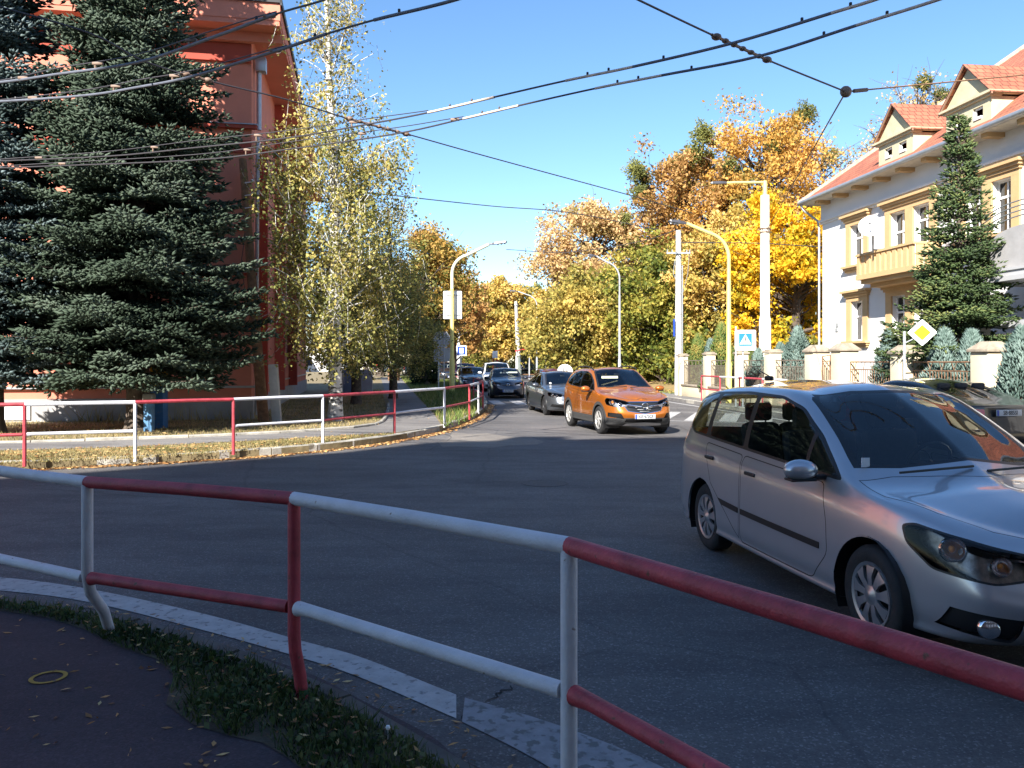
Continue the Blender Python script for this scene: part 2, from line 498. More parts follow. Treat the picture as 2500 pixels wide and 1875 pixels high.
def in_poly(x, y, poly):
    px = np.array([p[0] for p in poly]); py = np.array([p[1] for p in poly])
    inside = np.zeros(len(x), bool); j = len(px) - 1
    for i in range(len(px)):
        c = ((py[i] > y) != (py[j] > y)) & (x < (px[j] - px[i]) * (y - py[i]) / (py[j] - py[i] + 1e-12) + px[i])
        inside ^= c; j = i
    return inside
def v2(p): return Vector((p[0], p[1]))

sheet('ground', [(-900, -300), (900, -300), (900, 1500), (-900, 1500)], -.05, M['grass_far'])
KL = cr([(-60, -8), (-30, 3.0), (-14, 10.3), (-8.4, 13.35), (-6.2, 14.45), (-4.96, 15.25), (-3.7, 16.5), (-2.7, 18.2), (-1.94, 20.5), (-1.4, 23.5),
         (-1.08, 27), (-.97, 31.3), (-1.17, 36.7), (-1.75, 45), (-3, 57), (-6.3, 84), (-11.4, 120), (-22, 190)], 6)
KR = cr([(-12, 190), (-3.2, 120), (1.6, 84), (4.9, 57), (7.0, 40), (8.2, 30), (9.2, 22), (9.75, 17), (10.4, 13), (12.4, 9), (20, 5), (60, -6)], 6)
KN = cr([(-60, -14), (-30, -4), (-14, 5.2), (-9, 7.1), (-6.3, 7.2), tuple(PX(0, 1455, .12)[:2]), tuple(PX(260, 1492, .12)[:2]), tuple(PX(500, 1562, .12)[:2]),
         tuple(PX(740, 1638, .12)[:2]), tuple(PX(900, 1718, .12)[:2]), tuple(PX(1050, 1795, .12)[:2]), (-.15, 3.40), (.5, 2.98), (1.15, 2.3), (1.8, 1.2), (2.3, -1), (2.5, -5), (2.6, -20)], 6)
KN = [v2(p) for p in KN]; KL = [v2(p) for p in KL]; KR = [v2(p) for p in KR]
sheet('road', [(-60, -40), (60, -40), (60, 20), (16, 42), (11, 60), (8, 90), (0, 125), (-8, 200), (-26, 200), (-20, 130), (-12, 90), (-10, 60), (-14, 40), (-60, 30)], 0, M['asphalt'])

def slab(name, poly, z, m):
    b = MB(); b.prism(poly, -.04, z)
    return tag(b.build(name, m, angle=0), kind='structure')
slab('lawn', KL + [(-120, 190), (-120, -30)], .14, M['soil'])
slab('pavement_right', KR + [(60, 190)], .13, M['path'])
bk = MB(); gx = []; 
for i in range(15):
    for j in range(13):
        y = 42 + i * 3.2; x = (8.6 - (y - 42) * .12) + j * 2.0
        z = .12 + 1.25 * (1 - math.exp(-max(0, j - .6) * .55)) * min(1, max(0, (y - 42.5) / 5)) + .12 * math.sin(x * 1.1) * math.sin(y * .7) * (j > 1)
        gx.append((x, y, z))
bk.add(gx, [(i * 13 + j, i * 13 + j + 1, i * 13 + 14 + j, i * 13 + 13 + j) for i in range(14) for j in range(12)])
tag(bk.build('park_bank', mat('leafy_bank', (.16, .14, .05), .95, vs=1.2, col2=(.36, .22, .09), bump=.8, bs=9, detail=9), angle=80), kind='structure')
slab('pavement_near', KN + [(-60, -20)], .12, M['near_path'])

# footpath on the far corner and along the road
fp = [(-500, 1118), (-300, 1108), (0, 1100), (300, 1092), (600, 1077), (840, 1063), (963, 1057), (1078, 1040), (1062, 1015), (1034, 986), (1000, 950), (976, 921),
      (929, 921), (938, 950), (951, 986), (949, 1010), (938, 1030), (900, 1042), (800, 1051), (600, 1063), (300, 1075), (0, 1083), (-300, 1088), (-500, 1096)]
FP = [v2(PX(x, y, .14)) for x, y in fp]
FP[11] += Vector((0, 0)); 
sheet('footpath', FP, .146, M['path'])
fpk = cr([tuple(FP[i]) for i in (23, 22, 21, 20, 19, 18, 17, 16, 15, 14)], 8)
def kerb(name, line, w, z0, z1, m, L=1.0, side=1, j=.012):
    """row of kerb stones along a line"""
    b = MB()
    pts = [v2(p) for p in line]
    acc = [0]
    for i in range(1, len(pts)): acc.append(acc[-1] + (pts[i] - pts[i - 1]).length)
    def at(s):
        s = max(0, min(acc[-1], s))
        for i in range(1, len(pts)):
            if acc[i] >= s: break
        t = (s - acc[i - 1]) / max(1e-9, acc[i] - acc[i - 1])
        return pts[i - 1].lerp(pts[i], t), (pts[i] - pts[i - 1]).normalized()
    s = 0
    rr = random.Random(3)
    while s < acc[-1] - .05:
        e = min(s + L, acc[-1])
        (p, t), (q, u) = at(s + j), at(e - j)
        n = Vector((-t.y, t.x)) * side; k = Vector((-u.y, u.x)) * side
        dz = rr.uniform(-.012, .012); do = rr.uniform(-.01, .01)
        c = .02
        A, B = p + n * do, q + k * do
        vs = []
        for P_, N_ in ((A, n), (B, k)):
            vs += [(*(P_), z0), (*(P_), z1 + dz - c), (*(P_ + N_ * c), z1 + dz), (*(P_ + N_ * (w - c)), z1 + dz), (*(P_ + N_ * w), z1 + dz - c), (*(P_ + N_ * w), z0)]
        fs = [(i, i + 1, 7 + i, 6 + i) for i in range(5)] + [(0, 1, 2, 3, 4, 5), (11, 10, 9, 8, 7, 6)]
        b.add(vs, fs); s = e
    return tag(b.build(name, m, angle=0), kind='structure')
kerb('kerb_left', [p for p in KL if p.y > -2 and p.y < 130], .16, -.03, .155, M['kerb'], side=1)
kerb('kerb_right', [p for p in KR if p.y > 4 and p.y < 130], .16, -.03, .145, M['kerb'], side=1)
kerb('kerb_path', fpk, .10, .10, .20, M['kerb'], side=1)
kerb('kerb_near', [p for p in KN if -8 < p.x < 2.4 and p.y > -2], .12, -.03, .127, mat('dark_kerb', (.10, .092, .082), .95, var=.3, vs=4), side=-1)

# dark verge on the near side between kerb and pavement
gv = [(-700, 1480), (-250, 1478), (0, 1492), (110, 1508), (200, 1535), (290, 1580), (380, 1610), (425, 1650), (405, 1720), (470, 1770), (560, 1798), (640, 1815), (700, 1850), (760, 1900), (900, 2050)]
VIN = [v2(PX(x, y, .12)) for x, y in gv]
VERGE = off([p for p in KN if p.x > -7.5 and p.x < .3 and p.y > 3.0], -.12)
VERGE = VERGE[:] + [Vector((.15, 2.9)), Vector((-.1, 2.6))] + [p for p in VIN[::-1]]
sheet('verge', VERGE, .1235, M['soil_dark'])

# road markings
mk = MB()
up = cr([tuple(PX(x, y)[:2]) + (0,) for x, y in [(-300, 1400), (0, 1411), (215, 1439), (485, 1497), (740, 1567), (880, 1606), (1114, 1698)]], 8)
lo = cr([tuple(PX(x, y)[:2]) + (0,) for x, y in [(-300, 1425), (0, 1443), (215, 1471), (485, 1537), (740, 1609), (880, 1656), (1114, 1756)]], 8)
ribbon(mk, up, lo, .005, 0)
up = cr([tuple(PX(x, y)[:2]) + (0,) for x, y in [(1135, 1705), (1300, 1752), (1480, 1815), (1640, 1885)]], 8)
lo = cr([tuple(PX(x, y)[:2]) + (0,) for x, y in [(1128, 1764), (1260, 1830), (1380, 1900), (1500, 1990)]], 8)
ribbon(mk, up, lo, .005, 1)
tag(mk.build('edge_line', [M['paint_white'], M['paint_worn']], angle=0, fixn=False), kind='structure')
mk = MB()
ax = Vector((.93, -.37)); st = Vector((.30, .954))
c0 = Vector((9.0, 23.3)) 
for k in range(8):                                       # zebra across the main road
    a = c0 - ax * (k * 1.02)
    w = ax * .52; l = st * 4.0
    mk.add([(*(a), .005), (*(a + w), .005), (*(a + w + l), .005), (*(a + l), .005)], [(0, 1, 2, 3)])
l0 = c0 + ax * .5 - st * .28; l1 = c0 - ax * 7.3 - st * .28
mk.add([(*(l0), .005), (*(l0 + st * .14), .005), (*(l1 + st * .14), .005), (*(l1), .005)], [(0, 1, 2, 3)])
l0 += st * 4.42; l1 += st * 4.42
mk.add([(*(l0), .005), (*(l0 + st * .14), .005), (*(l1 + st * .14), .005), (*(l1), .005)], [(0, 1, 2, 3)])
for k in range(6):
    a = Vector((-.75 + k * .95, 34.2 - .15 * k))
    mk.add([(*(a), .005), (a.x + .5, a.y, .005), (a.x + .15, a.y + 3.2, .005), (a.x - .35, a.y + 3.2, .005)], [(0, 1, 2, 3)])
E = off([p for p in KR if 24 < p.y < 75], -.45); E2 = off([p for p in KR if 24 < p.y < 75], -.6)
ribbon(mk, E, E2, .0055)
E = off([p for p in KR if 47 < p.y < 120], -4.1); E2 = off([p for p in KR if 47 < p.y < 120], -4.25)
ribbon(mk, E, E2, .0055)
o = mk.build('crossing_stripes', M['paint_white'], angle=0, fixn=False); tag(o, kind='structure')
for p in o.data.polygons:
    if p.normal.z < 0: p.flip()
# yellow sprayed ring on the pavement
c = PX(118, 1655, .12)
mk = MB()
ring = [(c.x + math.cos(a) * r_ * 1.0, c.y + math.sin(a) * r_, .1255) for r_ in (.092, .070) for a in [i * math.pi / 16 for i in range(32)]]
mk.add(ring, [(i, (i + 1) % 32, 32 + (i + 1) % 32, 32 + i) for i in range(32)])
tag(mk.build('sprayed_ring', M['yellow_paint'], angle=0, fixn=False), kind='structure')
# paler asphalt patch in the junction and oblong repairs
for pts_, nm in (([(1105, 1056), (1150, 1060), (1190, 1058), (1240, 1066), (1300, 1070), (1330, 1079), (1310, 1086), (1240, 1088), (1200, 1094), (1120, 1090), (1080, 1092), (1070, 1080), (1095, 1070)], 'pale_patch'),):
    sheet(nm, [v2(PX(*p)) for p in pts_], .004, asphalt_mat('pale_asphalt', (.15, .135, .12), (.235, .21, .185), crack=False))
mk = MB()
def crack(pts_, w):
    P = cr([(*v2(PX(*p)), 0) for p in pts_], 6)
    rr = random.Random(len(pts_) * 7 + int(pts_[0][0]))
    A = [Vector((p.x + rr.uniform(-.02, .02), p.y + rr.uniform(-.02, .02))) for p in P]
    B = [Vector((a.x + w * .4, a.y + w * rr.uniform(.6, 1.3))) for a in A]
    ribbon(mk, A, B, .0045)
crack([(1290, 1070), (1330, 1062), (1375, 1053)], .035)
crack([(1235, 1059), (1400, 1062), (1530, 1064)], .03)
crack([(1325, 1072), (1358, 1074)], .06)
crack([(1045, 1100), (1100, 1070), (1085, 1060)], .04)
crack([(1110, 1765), (1150, 1740), (1205, 1704), (1250, 1680)], .018)
crack([(1660, 1042), (1720, 1070), (1800, 1085)], .05)
tag(mk.build('road_cracks', mat('crack', (.03, .03, .03), .9), angle=0, fixn=False), kind='structure')

# ---------------------------------------------------------------- tube railings
def bent(base, h, bend=None, r=.03):
    b = Vector(base)
    if bend is None: return [b, b + Vector((0, 0, h))]
    f, k = bend
    return [b + Vector((f[0], f[1], -.02)), b + Vector((f[0] * .62, f[1] * .62, k * .55)), b + Vector((f[0] * .12, f[1] * .12, k * .98)), b + Vector((0, 0, k * 1.25)), b + Vector((0, 0, h))]
def railing(name, label, pts, z, h, hm, top, mid, post, r=.03, rm=.026, bends={}):
    t = thing(name, label, 'railing', (*pts[len(pts) // 2], z))
    cm = {'r': M['red'], 'w': M['white']}
    P = [Vector((*p, z)) for p in pts]
    n = 14 if r > .029 and P[0].y < 12 else 8
    for i in range(len(P) - 1):
        a, b = P[i], P[i + 1]
        if top[i] != '-':
            m = MB(); m.tube([a + Vector((0, 0, h)), a.lerp(b, .5) + Vector((0, 0, h + .004)), b + Vector((0, 0, h))], r, n); m.build('top_rail', cm[top[i]], t, world=True)
        if mid[i] != '-':
            d = (b - a).normalized() * r
            m = MB(); m.tube([a + d + Vector((0, 0, hm)), a.lerp(b, .06) + Vector((0, 0, hm + .006)), b - d + Vector((0, 0, hm))], [rm * 1.22, rm, rm], n); m.build('middle_rail', cm[mid[i]], t, world=True)
    for i, a in enumerate(P):
        if post[i] == '-': continue
        m = MB(); m.tube(bent(a - Vector((0, 0, .05)), h + .05 - r * .3, bends.get(i)), r * .92, n); m.build('post', cm[post[i]], t, world=True)
    return t
railing('railing', 'nearest red and white tube railing, one post kinked, along the shaded verge',
        [(-5.6, 6.1), (-3.95, 5.50), (-2.39, 4.61), (-1.08, 4.06), (.21, 3.02), (1.35, 1.30), (1.9, -.6)], .12, 1.0, .46,
        'rwrwrw', 'rwrwrw', 'rrwrwrw', r=.034, rm=.031, bends={2: ((-.10, .50), .42), 3: ((.04, .03), .3)})
fr = [(-230, 1143), (60, 1130), (330, 1118), (570, 1102), (788, 1082), (963, 1058), (1085, 1038), (1146, 1020), (1168, 1006), (1179, 997), (1156, 976)]
railing('railing', 'sunlit red and white tube railing along the far kerb below the spruce',
        [tuple(PX(x, y, .15)[:2]) for x, y in fr], .14, .96, .47, 'rwrwrwrwrr', 'rw-wrwrwrr', 'wrwrwrwrwrr', r=.033, rm=.027)
railing('railing', 'short red and white tube railing in front of the garden fence',
        [(8.05, 34.8), (8.28, 32.6), (8.5, 30.6), (8.75, 28.6), (8.98, 26.8)], .13, 1.05, .5, 'rwrw', 'rwrw', 'rrrrr', r=.035, rm=.03)
# round cast iron cover and a darker oblong repair in the near road
mk = MB(); c = PX(1330, 1180)
mk.lathe([(.001, .004), (.30, .004), (.31, .006), (.34, .006), (.345, .002)], (c.x, c.y, 0), n=36)
tag(mk.build('road_manhole', mat('cast_iron', (.06, .055, .055), .7, var=.3, vs=30, bump=.6, bs=60), angle=0), kind='structure')

# ---------------------------------------------------------------- buildings
def wall_holes(mb, x0, x1, z0, z1, holes, y=0, rev=.16, m=None, mr=None):
    """wall in the plane y with openings (xa,xb,za,zb) and their reveals going to y+rev"""
    xs = sorted({x0, x1, *[h[0] for h in holes], *[h[1] for h in holes]})
    zs = sorted({z0, z1, *[h[2] for h in holes], *[h[3] for h in holes]})
    for i in range(len(xs) - 1):
        for j in range(len(zs) - 1):
            cx, cz = (xs[i] + xs[i + 1]) / 2, (zs[j] + zs[j + 1]) / 2
            if any(h[0] < cx < h[1] and h[2] < cz < h[3] for h in holes): continue
            mb.add([(xs[i], y, zs[j]), (xs[i + 1], y, zs[j]), (xs[i + 1], y, zs[j + 1]), (xs[i], y, zs[j + 1])], [(0, 1, 2, 3)], m)
    for a, b, c, d in holes:
        mb.add([(a, y, c), (b, y, c), (b, y, d), (a, y, d), (a, y + rev, c), (b, y + rev, c), (b, y + rev, d), (a, y + rev, d)],
               [(0, 4, 5, 1), (1, 5, 6, 2), (2, 6, 7, 3), (3, 7, 4, 0)], mr if mr is not None else m)
def window(parent, a, b, c, d, y, fr_w=.06, transom=.66, mull=(.5,), name='window', depth=.05, mframe=None, tilt=0):
    f = MB(); fm = mframe or M['wframe']
    f.box(a, a + fr_w, y - depth, y, c, d); f.box(b - fr_w, b, y - depth, y, c, d)
    f.box(a + fr_w, b - fr_w, y - depth, y, c, c + fr_w); f.box(a + fr_w, b - fr_w, y - depth, y, d - fr_w, d)
    if transom:
        zt = c + (d - c) * transom; f.box(a + fr_w, b - fr_w, y - depth - .01, y - .003, zt - .035, zt + .035)
    for q in mull:
        x = a + (b - a) * q; f.box(x - .03, x + .03, y - depth + .006, y - .006, c + fr_w, d - fr_w)
    o = f.build(name, fm, parent, angle=0)
    g = MB(); g.add([(a + .01, y - .02, c + .01), (b - .01, y - .02, c + .01), (b - .01, y - .02, d - .01), (a + .01, y - .02, d - .01)], [(0, 1, 2, 3)])
    g.build('pane', M['pane'], o, angle=0, fixn=False)
    # curtain and dark room behind
    return o
def room_box(parent, a, b, c, d, y, deep=1.2, name='room'):
    g = MB(); g.add([(a, y, c), (b, y, c), (b, y, d), (a, y, d), (a, y + deep, c), (b, y + deep, c), (b, y + deep, d), (a, y + deep, d)],
                    [(4, 5, 6, 7), (0, 4, 5, 1), (1, 5, 6, 2), (2, 6, 7, 3), (3, 7, 4, 0)])
    return g

# ---- salmon block on the left
SB = thing('apartment_building', 'salmon rendered block with grey plinth behind the big spruce', 'building', (-7.47, 23.5, .14), R(10.5))
b = MB(); room = MB()
loggia = [(-12.3, -10.4, 1.9 + i * 2.85, 4.2 + i * 2.85) for i in range(3)]
wins = [(-15.6, -14.2, 1.9 + i * 2.85, 3.5 + i * 2.85) for i in range(3)]
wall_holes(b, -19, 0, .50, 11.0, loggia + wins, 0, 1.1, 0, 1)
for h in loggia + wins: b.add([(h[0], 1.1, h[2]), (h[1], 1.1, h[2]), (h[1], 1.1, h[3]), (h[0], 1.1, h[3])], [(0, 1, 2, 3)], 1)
swin = [(3.0 + i * 4.2, 4.4 + i * 4.2, 1.7 + j * 2.85, 3.2 + j * 2.85) for i in range(5) for j in range(3)]
bb = MB(); wall_holes(bb, 0, 24, .5, 11.0, swin, 0, .2)                # side wall: turn x->y
for f in bb.f: b.add([(-bb.v[i][1], bb.v[i][0], bb.v[i][2]) for i in f], [tuple(range(len(f)))], 0)
b.add([(-19, 24, .5), (0, 24, .5), (0, 24, 11), (-19, 24, 11)], [(0, 1, 2, 3)], 0)
b.add([(-19, 0, .5), (-19, 24, .5), (-19, 24, 11), (-19, 0, 11)], [(0, 1, 2, 3)], 0)
b.build('wall', [M['salmon'], M['salmon_dark']], SB, angle=0)
p = MB(); p.box(-19.04, .05, -.05, 24, -.2, .62); p.build('plinth', M['plinth'], SB, angle=0)
r = MB(); r.box(-19.6, .85, -.85, 24.8, 11.0, 11.14); r.box(-19.6, .87, -.87, -.83, 11.14, 11.62); r.box(.83, .87, -.83, 24.8, 11.14, 11.62)
r.box(-19.6, .9, -.3, -.12, 10.72, 11.0)
r.prism([(-19.6, 11.6), (.85, 11.6), (.85, 11.7), (-19.6, 11.9)], -.8, 24.7, plane='xz')
r.build('roof_fascia', M['salmon'], SB, angle=0)
r = MB(); r.box(.875, .93, -.93, 24.9, 11.55, 11.72); r.box(-19.6, .93, -.93, -.875, 11.62, 11.72); r.build('roof_edge', M['dark'], SB, angle=0)
c = MB()
for z, t, pr in ((8.30, .10, .16), (4.12, .07, .10)):
    c.box(-19, .16, -pr, .0, z, z + t)
c.build('string_course', M['salmon_dark'], SB, angle=0)
c = MB(); c.box(-19, .18, -.19, -.001, 8.402, 8.43); c.box(-19, .12, -.12, -.001, .90, .96); c.box(-19, .12, -.12, -.001, 4.192, 4.21); c.box(.001, .06, .1, 24, .9, .95); c.build('flashing', M['metal'], SB, angle=0)
for z0, z1, pr in ((7.62, 7.98, .05), (5.4, 5.46, .03), (3.28, 3.34, .03), (2.2, 2.24, .03), (10.2, 10.72, .10)): c = MB(); c.box(-19, .0, -pr, -.001, z0, z1); c.build('render_shade_band', M['salmon_dark'], SB, angle=0)  # band under upper string course puts the ledge's shadow into dark render
for x1, y0, y1, z1 in ((.25, 1.8, 2.0, 8.2), (.35, 6.4, 6.7, 10.99), (.35, 12.4, 12.7, 10.99)): c = MB(); c.box(.001, x1, y0, y1, .62, z1); c.build('pilaster', M['salmon_dark'], SB, angle=0)
dp = MB(); dp.tube([(.14, .55, 10.3), (.14, .55, 8.45)], .07, 10); dp.tube([(.12, .40, 8.2), (.10, .4, 4.3), (.10, .30, .1)], .055, 10); dp.build('downpipe', M['metal'], SB)
dp = MB(); dp.rbox((.2, .55, 10.35), (.30, .34, .42), bev=.02); dp.build('rainwater_hopper', M['metal'], SB)
for h in swin:
    f = MB(); a, bq, cz, dz = h
    f.box(-.16, -.10, a, bq, cz, cz + .06); f.box(-.16, -.10, a, bq, dz - .06, dz); f.box(-.16, -.10, a, a + .06, cz, dz); f.box(-.16, -.10, bq - .06, bq, cz, dz); f.box(-.16, -.10, (a + bq) / 2 - .03, (a + bq) / 2 + .03, cz, dz)
    o = f.build('window', M['wframe'], SB, angle=0)
    g = MB(); g.box(-.135, -.125, a, bq, cz, dz); g.build('pane', M['pane'], o, angle=0)
for h in wins: window(SB, *h, .25, transom=0)
for h in loggia:
    m = MB(); z = h[2]
    for k in (.95, .6, .25): m.tube([(h[0], -.03, z + k), (h[1], -.03, z + k)], .022, 6)
    for x in (h[0] + .02, (h[0] + h[1]) / 2, h[1] - .02): m.tube([(x, -.03, z), (x, -.03, z + .97)], .022, 6)
    m.build('balcony_rail', M['white'], SB)
for i in range(4):                                                   # cellar windows with sheet frames
    x = -12.6 + i * 1.9
    f = MB(); f.box(x, x + 1.1, -.085, -.052, .06, .46); f.build('cellar_window', M['wframe'] if i % 2 else M['salmon'], SB, angle=0)
for i, x in enumerate((-9.15, -8.7)):
    f = MB(); f.tube([(x, -.4, 0), (x, -.4, 2.0)], .045, 8); f.build('support_post', M['salmon'] if i == 0 else M['iron'], SB)
f = MB(); f.rbox((-1.62, -.03, 2.60), (1.12, .03, .34), bev=.012); pl = f.build('street_sign', M['sign_white'], SB)
text('ULICA', .11, Matrix.Translation((-1.62, -.047, 2.68)) @ Matrix.Rotation(R(90), 4, 'X'), M['dark'], pl)
text('MUZENSKÁ', .135, Matrix.Translation((-1.62, -.047, 2.52)) @ Matrix.Rotation(R(90), 4, 'X'), M['dark'], pl)

# ---- white villa on the right
WB = thing('villa', 'white rendered two storey house with tiled hipped roof and ochre window surrounds', 'house', (12.89, 34.0, .13), math.atan2(-.9934, .1145))
LW = 27.0
# x along the facade towards the camera, y inwards
Hh = 8.2
cxA, cxB, cxD = 2.75, 6.1, 9.95
up = [(cxA - .47, cxA + .47, 5.36, 6.9), (cxB - 1.12, cxB - .22, 4.75, 6.9), (cxB + .22, cxB + 1.12, 5.36, 6.9), (cxD - 1.0, cxD - .2, 5.36, 6.9), (cxD + .2, cxD + 1.0, 5.36, 6.9), (13.2, 14.2, 5.36, 6.9), (16.4, 17.4, 5.36, 6.9)]
dn = [(cxA - .42, cxA + .42, 2.45, 3.97), (cxB - 1.05, cxB - .22, 2.45, 3.97), (cxB + .22, cxB + 1.05, 2.45, 3.97), (16.4, 17.4, 2.45, 3.97)]
b = MB(); wall_holes(b, 0, LW, 0, Hh, up + dn + [(12.3, 14.6, 0, 2.9)], 0, .22)
b.box(0, .001, 0, 12, 0, Hh); b.add([(LW, 0, 0), (LW, 12, 0), (LW, 12, Hh), (LW, 0, Hh)], [(0, 1, 2, 3)]); b.add([(0, 12, 0), (LW, 12, 0), (LW, 12, Hh), (0, 12, Hh)], [(0, 1, 2, 3)])
b.build('wall', M['render_white'], WB, angle=0)
rm = MB()
for h in up + dn:
    rm.add([(h[0], .9, h[2]), (h[1], .9, h[2]), (h[1], .9, h[3]), (h[0], .9, h[3])], [(0, 1, 2, 3)])
rm.add([(12.3, 1.2, 0), (14.6, 1.2, 0), (14.6, 1.2, 2.9), (12.3, 1.2, 2.9)], [(0, 1, 2, 3)])
rm.build('interior', M['room'], WB, angle=0, fixn=False)
for h in up + dn: window(WB, *h, .20, transom=.68 if h in up else .62)
cu = MB()
for h in up + dn:
    w_ = (h[1] - h[0]) * .3
    for x0, x1 in ((h[0] + .07, h[0] + w_), (h[1] - w_, h[1] - .07)):
        n = 7; P = [(x0 + (x1 - x0) * i / n, .30 + .02 * (i % 2)) for i in range(n + 1)]
        cu.add([(x, y, h[2] + .05) for x, y in P] + [(x, y, h[3] - .05) for x, y in P], [(i, i + 1, n + 2 + i, n + 1 + i) for i in range(n)])
cu.build('curtain', mat('curtain', (.42, .41, .36), .9), WB, angle=0, fixn=False)
def surround(xc, hw, holes, z0, z1, sill=True):
    m = MB()
    edges = [xc - hw] + [v for h in holes for v in (h[0], h[1])] + [xc + hw]
    for i in range(0, len(edges), 2): m.box(edges[i], edges[i + 1], -.07, -.001, z0, z1)
    m.box(xc - hw, xc + hw, -.072, -.001, z1, z1 + .16)
    for k, (e, pr) in enumerate(((.06, .12), (.12, .18), (.18, .25))):
        m.box(xc - hw - e, xc + hw + e, -pr, -.001, z1 + .16 + k * .09, z1 + .245 + k * .09)
    if sill:
        for k, (e, pr) in enumerate(((.12, .22), (.06, .15), (.0, .10))):
            m.box(xc - hw - e, xc + hw + e, -pr, -.001, z0 - .09 - k * .08, z0 - .005 - k * .08)
    return m.build('window_surround', M['ochre'], WB, angle=0)
surround(cxA, .80, [up[0]], 5.36, 6.9); surround(cxA, .76, [dn[0]], 2.45, 3.97)
surround(cxB, 1.45, [(up[1][0], up[1][1]), (up[2][0], up[2][1])], 5.36, 6.9, sill=False); surround(cxB, 1.40, dn[1:3], 2.45, 3.97)
surround(cxD, 1.32, up[3:5], 5.36, 6.9); surround(13.7, .8, [up[5]], 5.36, 6.9); surround(16.9, .8, [up[6]], 5.36, 6.9); surround(16.9, .8, [dn[3]], 2.45, 3.97)
bl = MB(); x0, x1 = cxB - 1.75, cxB + 1.75
bl.box(x0, x1, -1.0, -.001, 4.58, 4.75); bl.box(x0 + .12, x1 - .12, -.86, -.001, 4.44, 4.58); bl.box(x0 + .3, x1 - .3, -.6, -.001, 4.30, 4.44)
bl.build('balcony', M['ochre'], WB, angle=0)
bl = MB(); n = 11
for i in range(n):
    x = x0 + .04 + (x1 - x0 - .08 - .26) * i / (n - 1); bl.box(x, x + .21, -.98, -.90, 4.752, 5.42)
for i in range(3):
    y = -.90 + i * .3
    for x in (x0 + .02, x1 - .06): bl.box(x, x + .04, y, y + .25, 4.752, 5.42)
bl.box(x0, x1, -1.02, -.92, 5.42, 5.50); bl.box(x0, x0 + .08, -.92, -.001, 5.42, 5.50); bl.box(x1 - .08, x1, -.92, -.001, 5.42, 5.50)
bl.build('balcony_parapet', M['ochre'], WB, angle=0)
# cornice, eaves, gutter, rafter ends
c = MB(); c.box(-.06, LW, -.08, -.001, 7.34, 7.42); c.box(-.12, LW, -.16, -.001, 7.42, 7.50); c.box(-.05, LW, -.05, -.001, 7.50, Hh)
c.build('cornice', M['render_white'], WB, angle=0)
c = MB(); c.box(-.40, LW, -.75, 12.7, 8.2, 8.26); c.build('soffit', mat('soffit_boards', (.62, .56, .46), .8, var=.12, vs=6), WB, angle=0)
for i in range(19):
    x = .5 + i * 1.42
    if x < LW: c = MB(); c.box(x, x + .26, -.60, -.052, 8.07, 8.198); c.build('rafter_end', M['ochre'], WB, angle=0)
g = MB(); g.tube([(-.45, -.80, 8.28), (LW, -.80, 8.28)], .085, 10); g.tube([(-.47, -.80, 8.28), (-.47, 12.7, 8.28)], .085, 8); g.build('gutter', M['metal'], WB)
g = MB(); g.tube([(-.35, -.78, 8.2), (-.32, -.7, 8.0), (-.12, -.14, 7.5), (-.10, -.10, 7.2), (-.10, -.10, 0)], .05, 8); g.build('downpipe', M['metal'], WB)
# hipped roof with uv laid in metres for the tile rows
def roof_face(mb, uvs, P, u, v, o):
    P = [Vector(p) for p in P]; b0 = len(mb.v)
    mb.add(P, [tuple(range(len(P)))])
    uvs.append([((q - Vector(o)).dot(Vector(u).normalized()), (q - Vector(o)).dot(Vector(v).normalized())) for q in P])
def uvbuild(mb, uvs, name, m, parent):
    o = mb.build(name, m, parent, angle=0, fixn=False)
    l = o.data.uv_layers.new(name='UVMap'); k = 0
    flat = [c for f in uvs for c in f]
    for i, c in enumerate(flat): l.data[i].uv = c
    return o
rf = MB(); uv = []
e = .82; rz = 8.28; D2 = 6.0 + e; rise = D2 * .81
A0, A1, B0, B1 = (-.45, -e, rz), (LW, -e, rz), (-.45, 12 + e, rz), (LW, 12 + e, rz)
R0, R1 = (-.45 + D2, 6, rz + rise), (LW, 6, rz + rise)
roof_face(rf, uv, [A0, A1, R1, R0], (1, 0, 0), (0, 1, .81), A0)
roof_face(rf, uv, [B0, A0, R0], (0, -1, 0), (1, 0, .81), B0)
roof_face(rf, uv, [B1, B0, R0, R1], (-1, 0, 0), (0, -1, .81), B1)
ro = uvbuild(rf, uv, 'roof', M['tiles'], WB)
rg = MB(); rg.tube([A0, R0], .11, 6); rg.tube([R0, R1], .12, 6); rg.build('ridge_tiles', mat('ridge_mortar', (.48, .30, .22), .9, var=.3, vs=6), ro)
ch = MB(); ch.box(8.9, 10.0, 5.0, 5.9, 12.6, 15.6); ch.box(8.8, 10.1, 4.9, 6.0, 15.6, 15.75); ch.build('chimney', M['beige'], ro, angle=0)
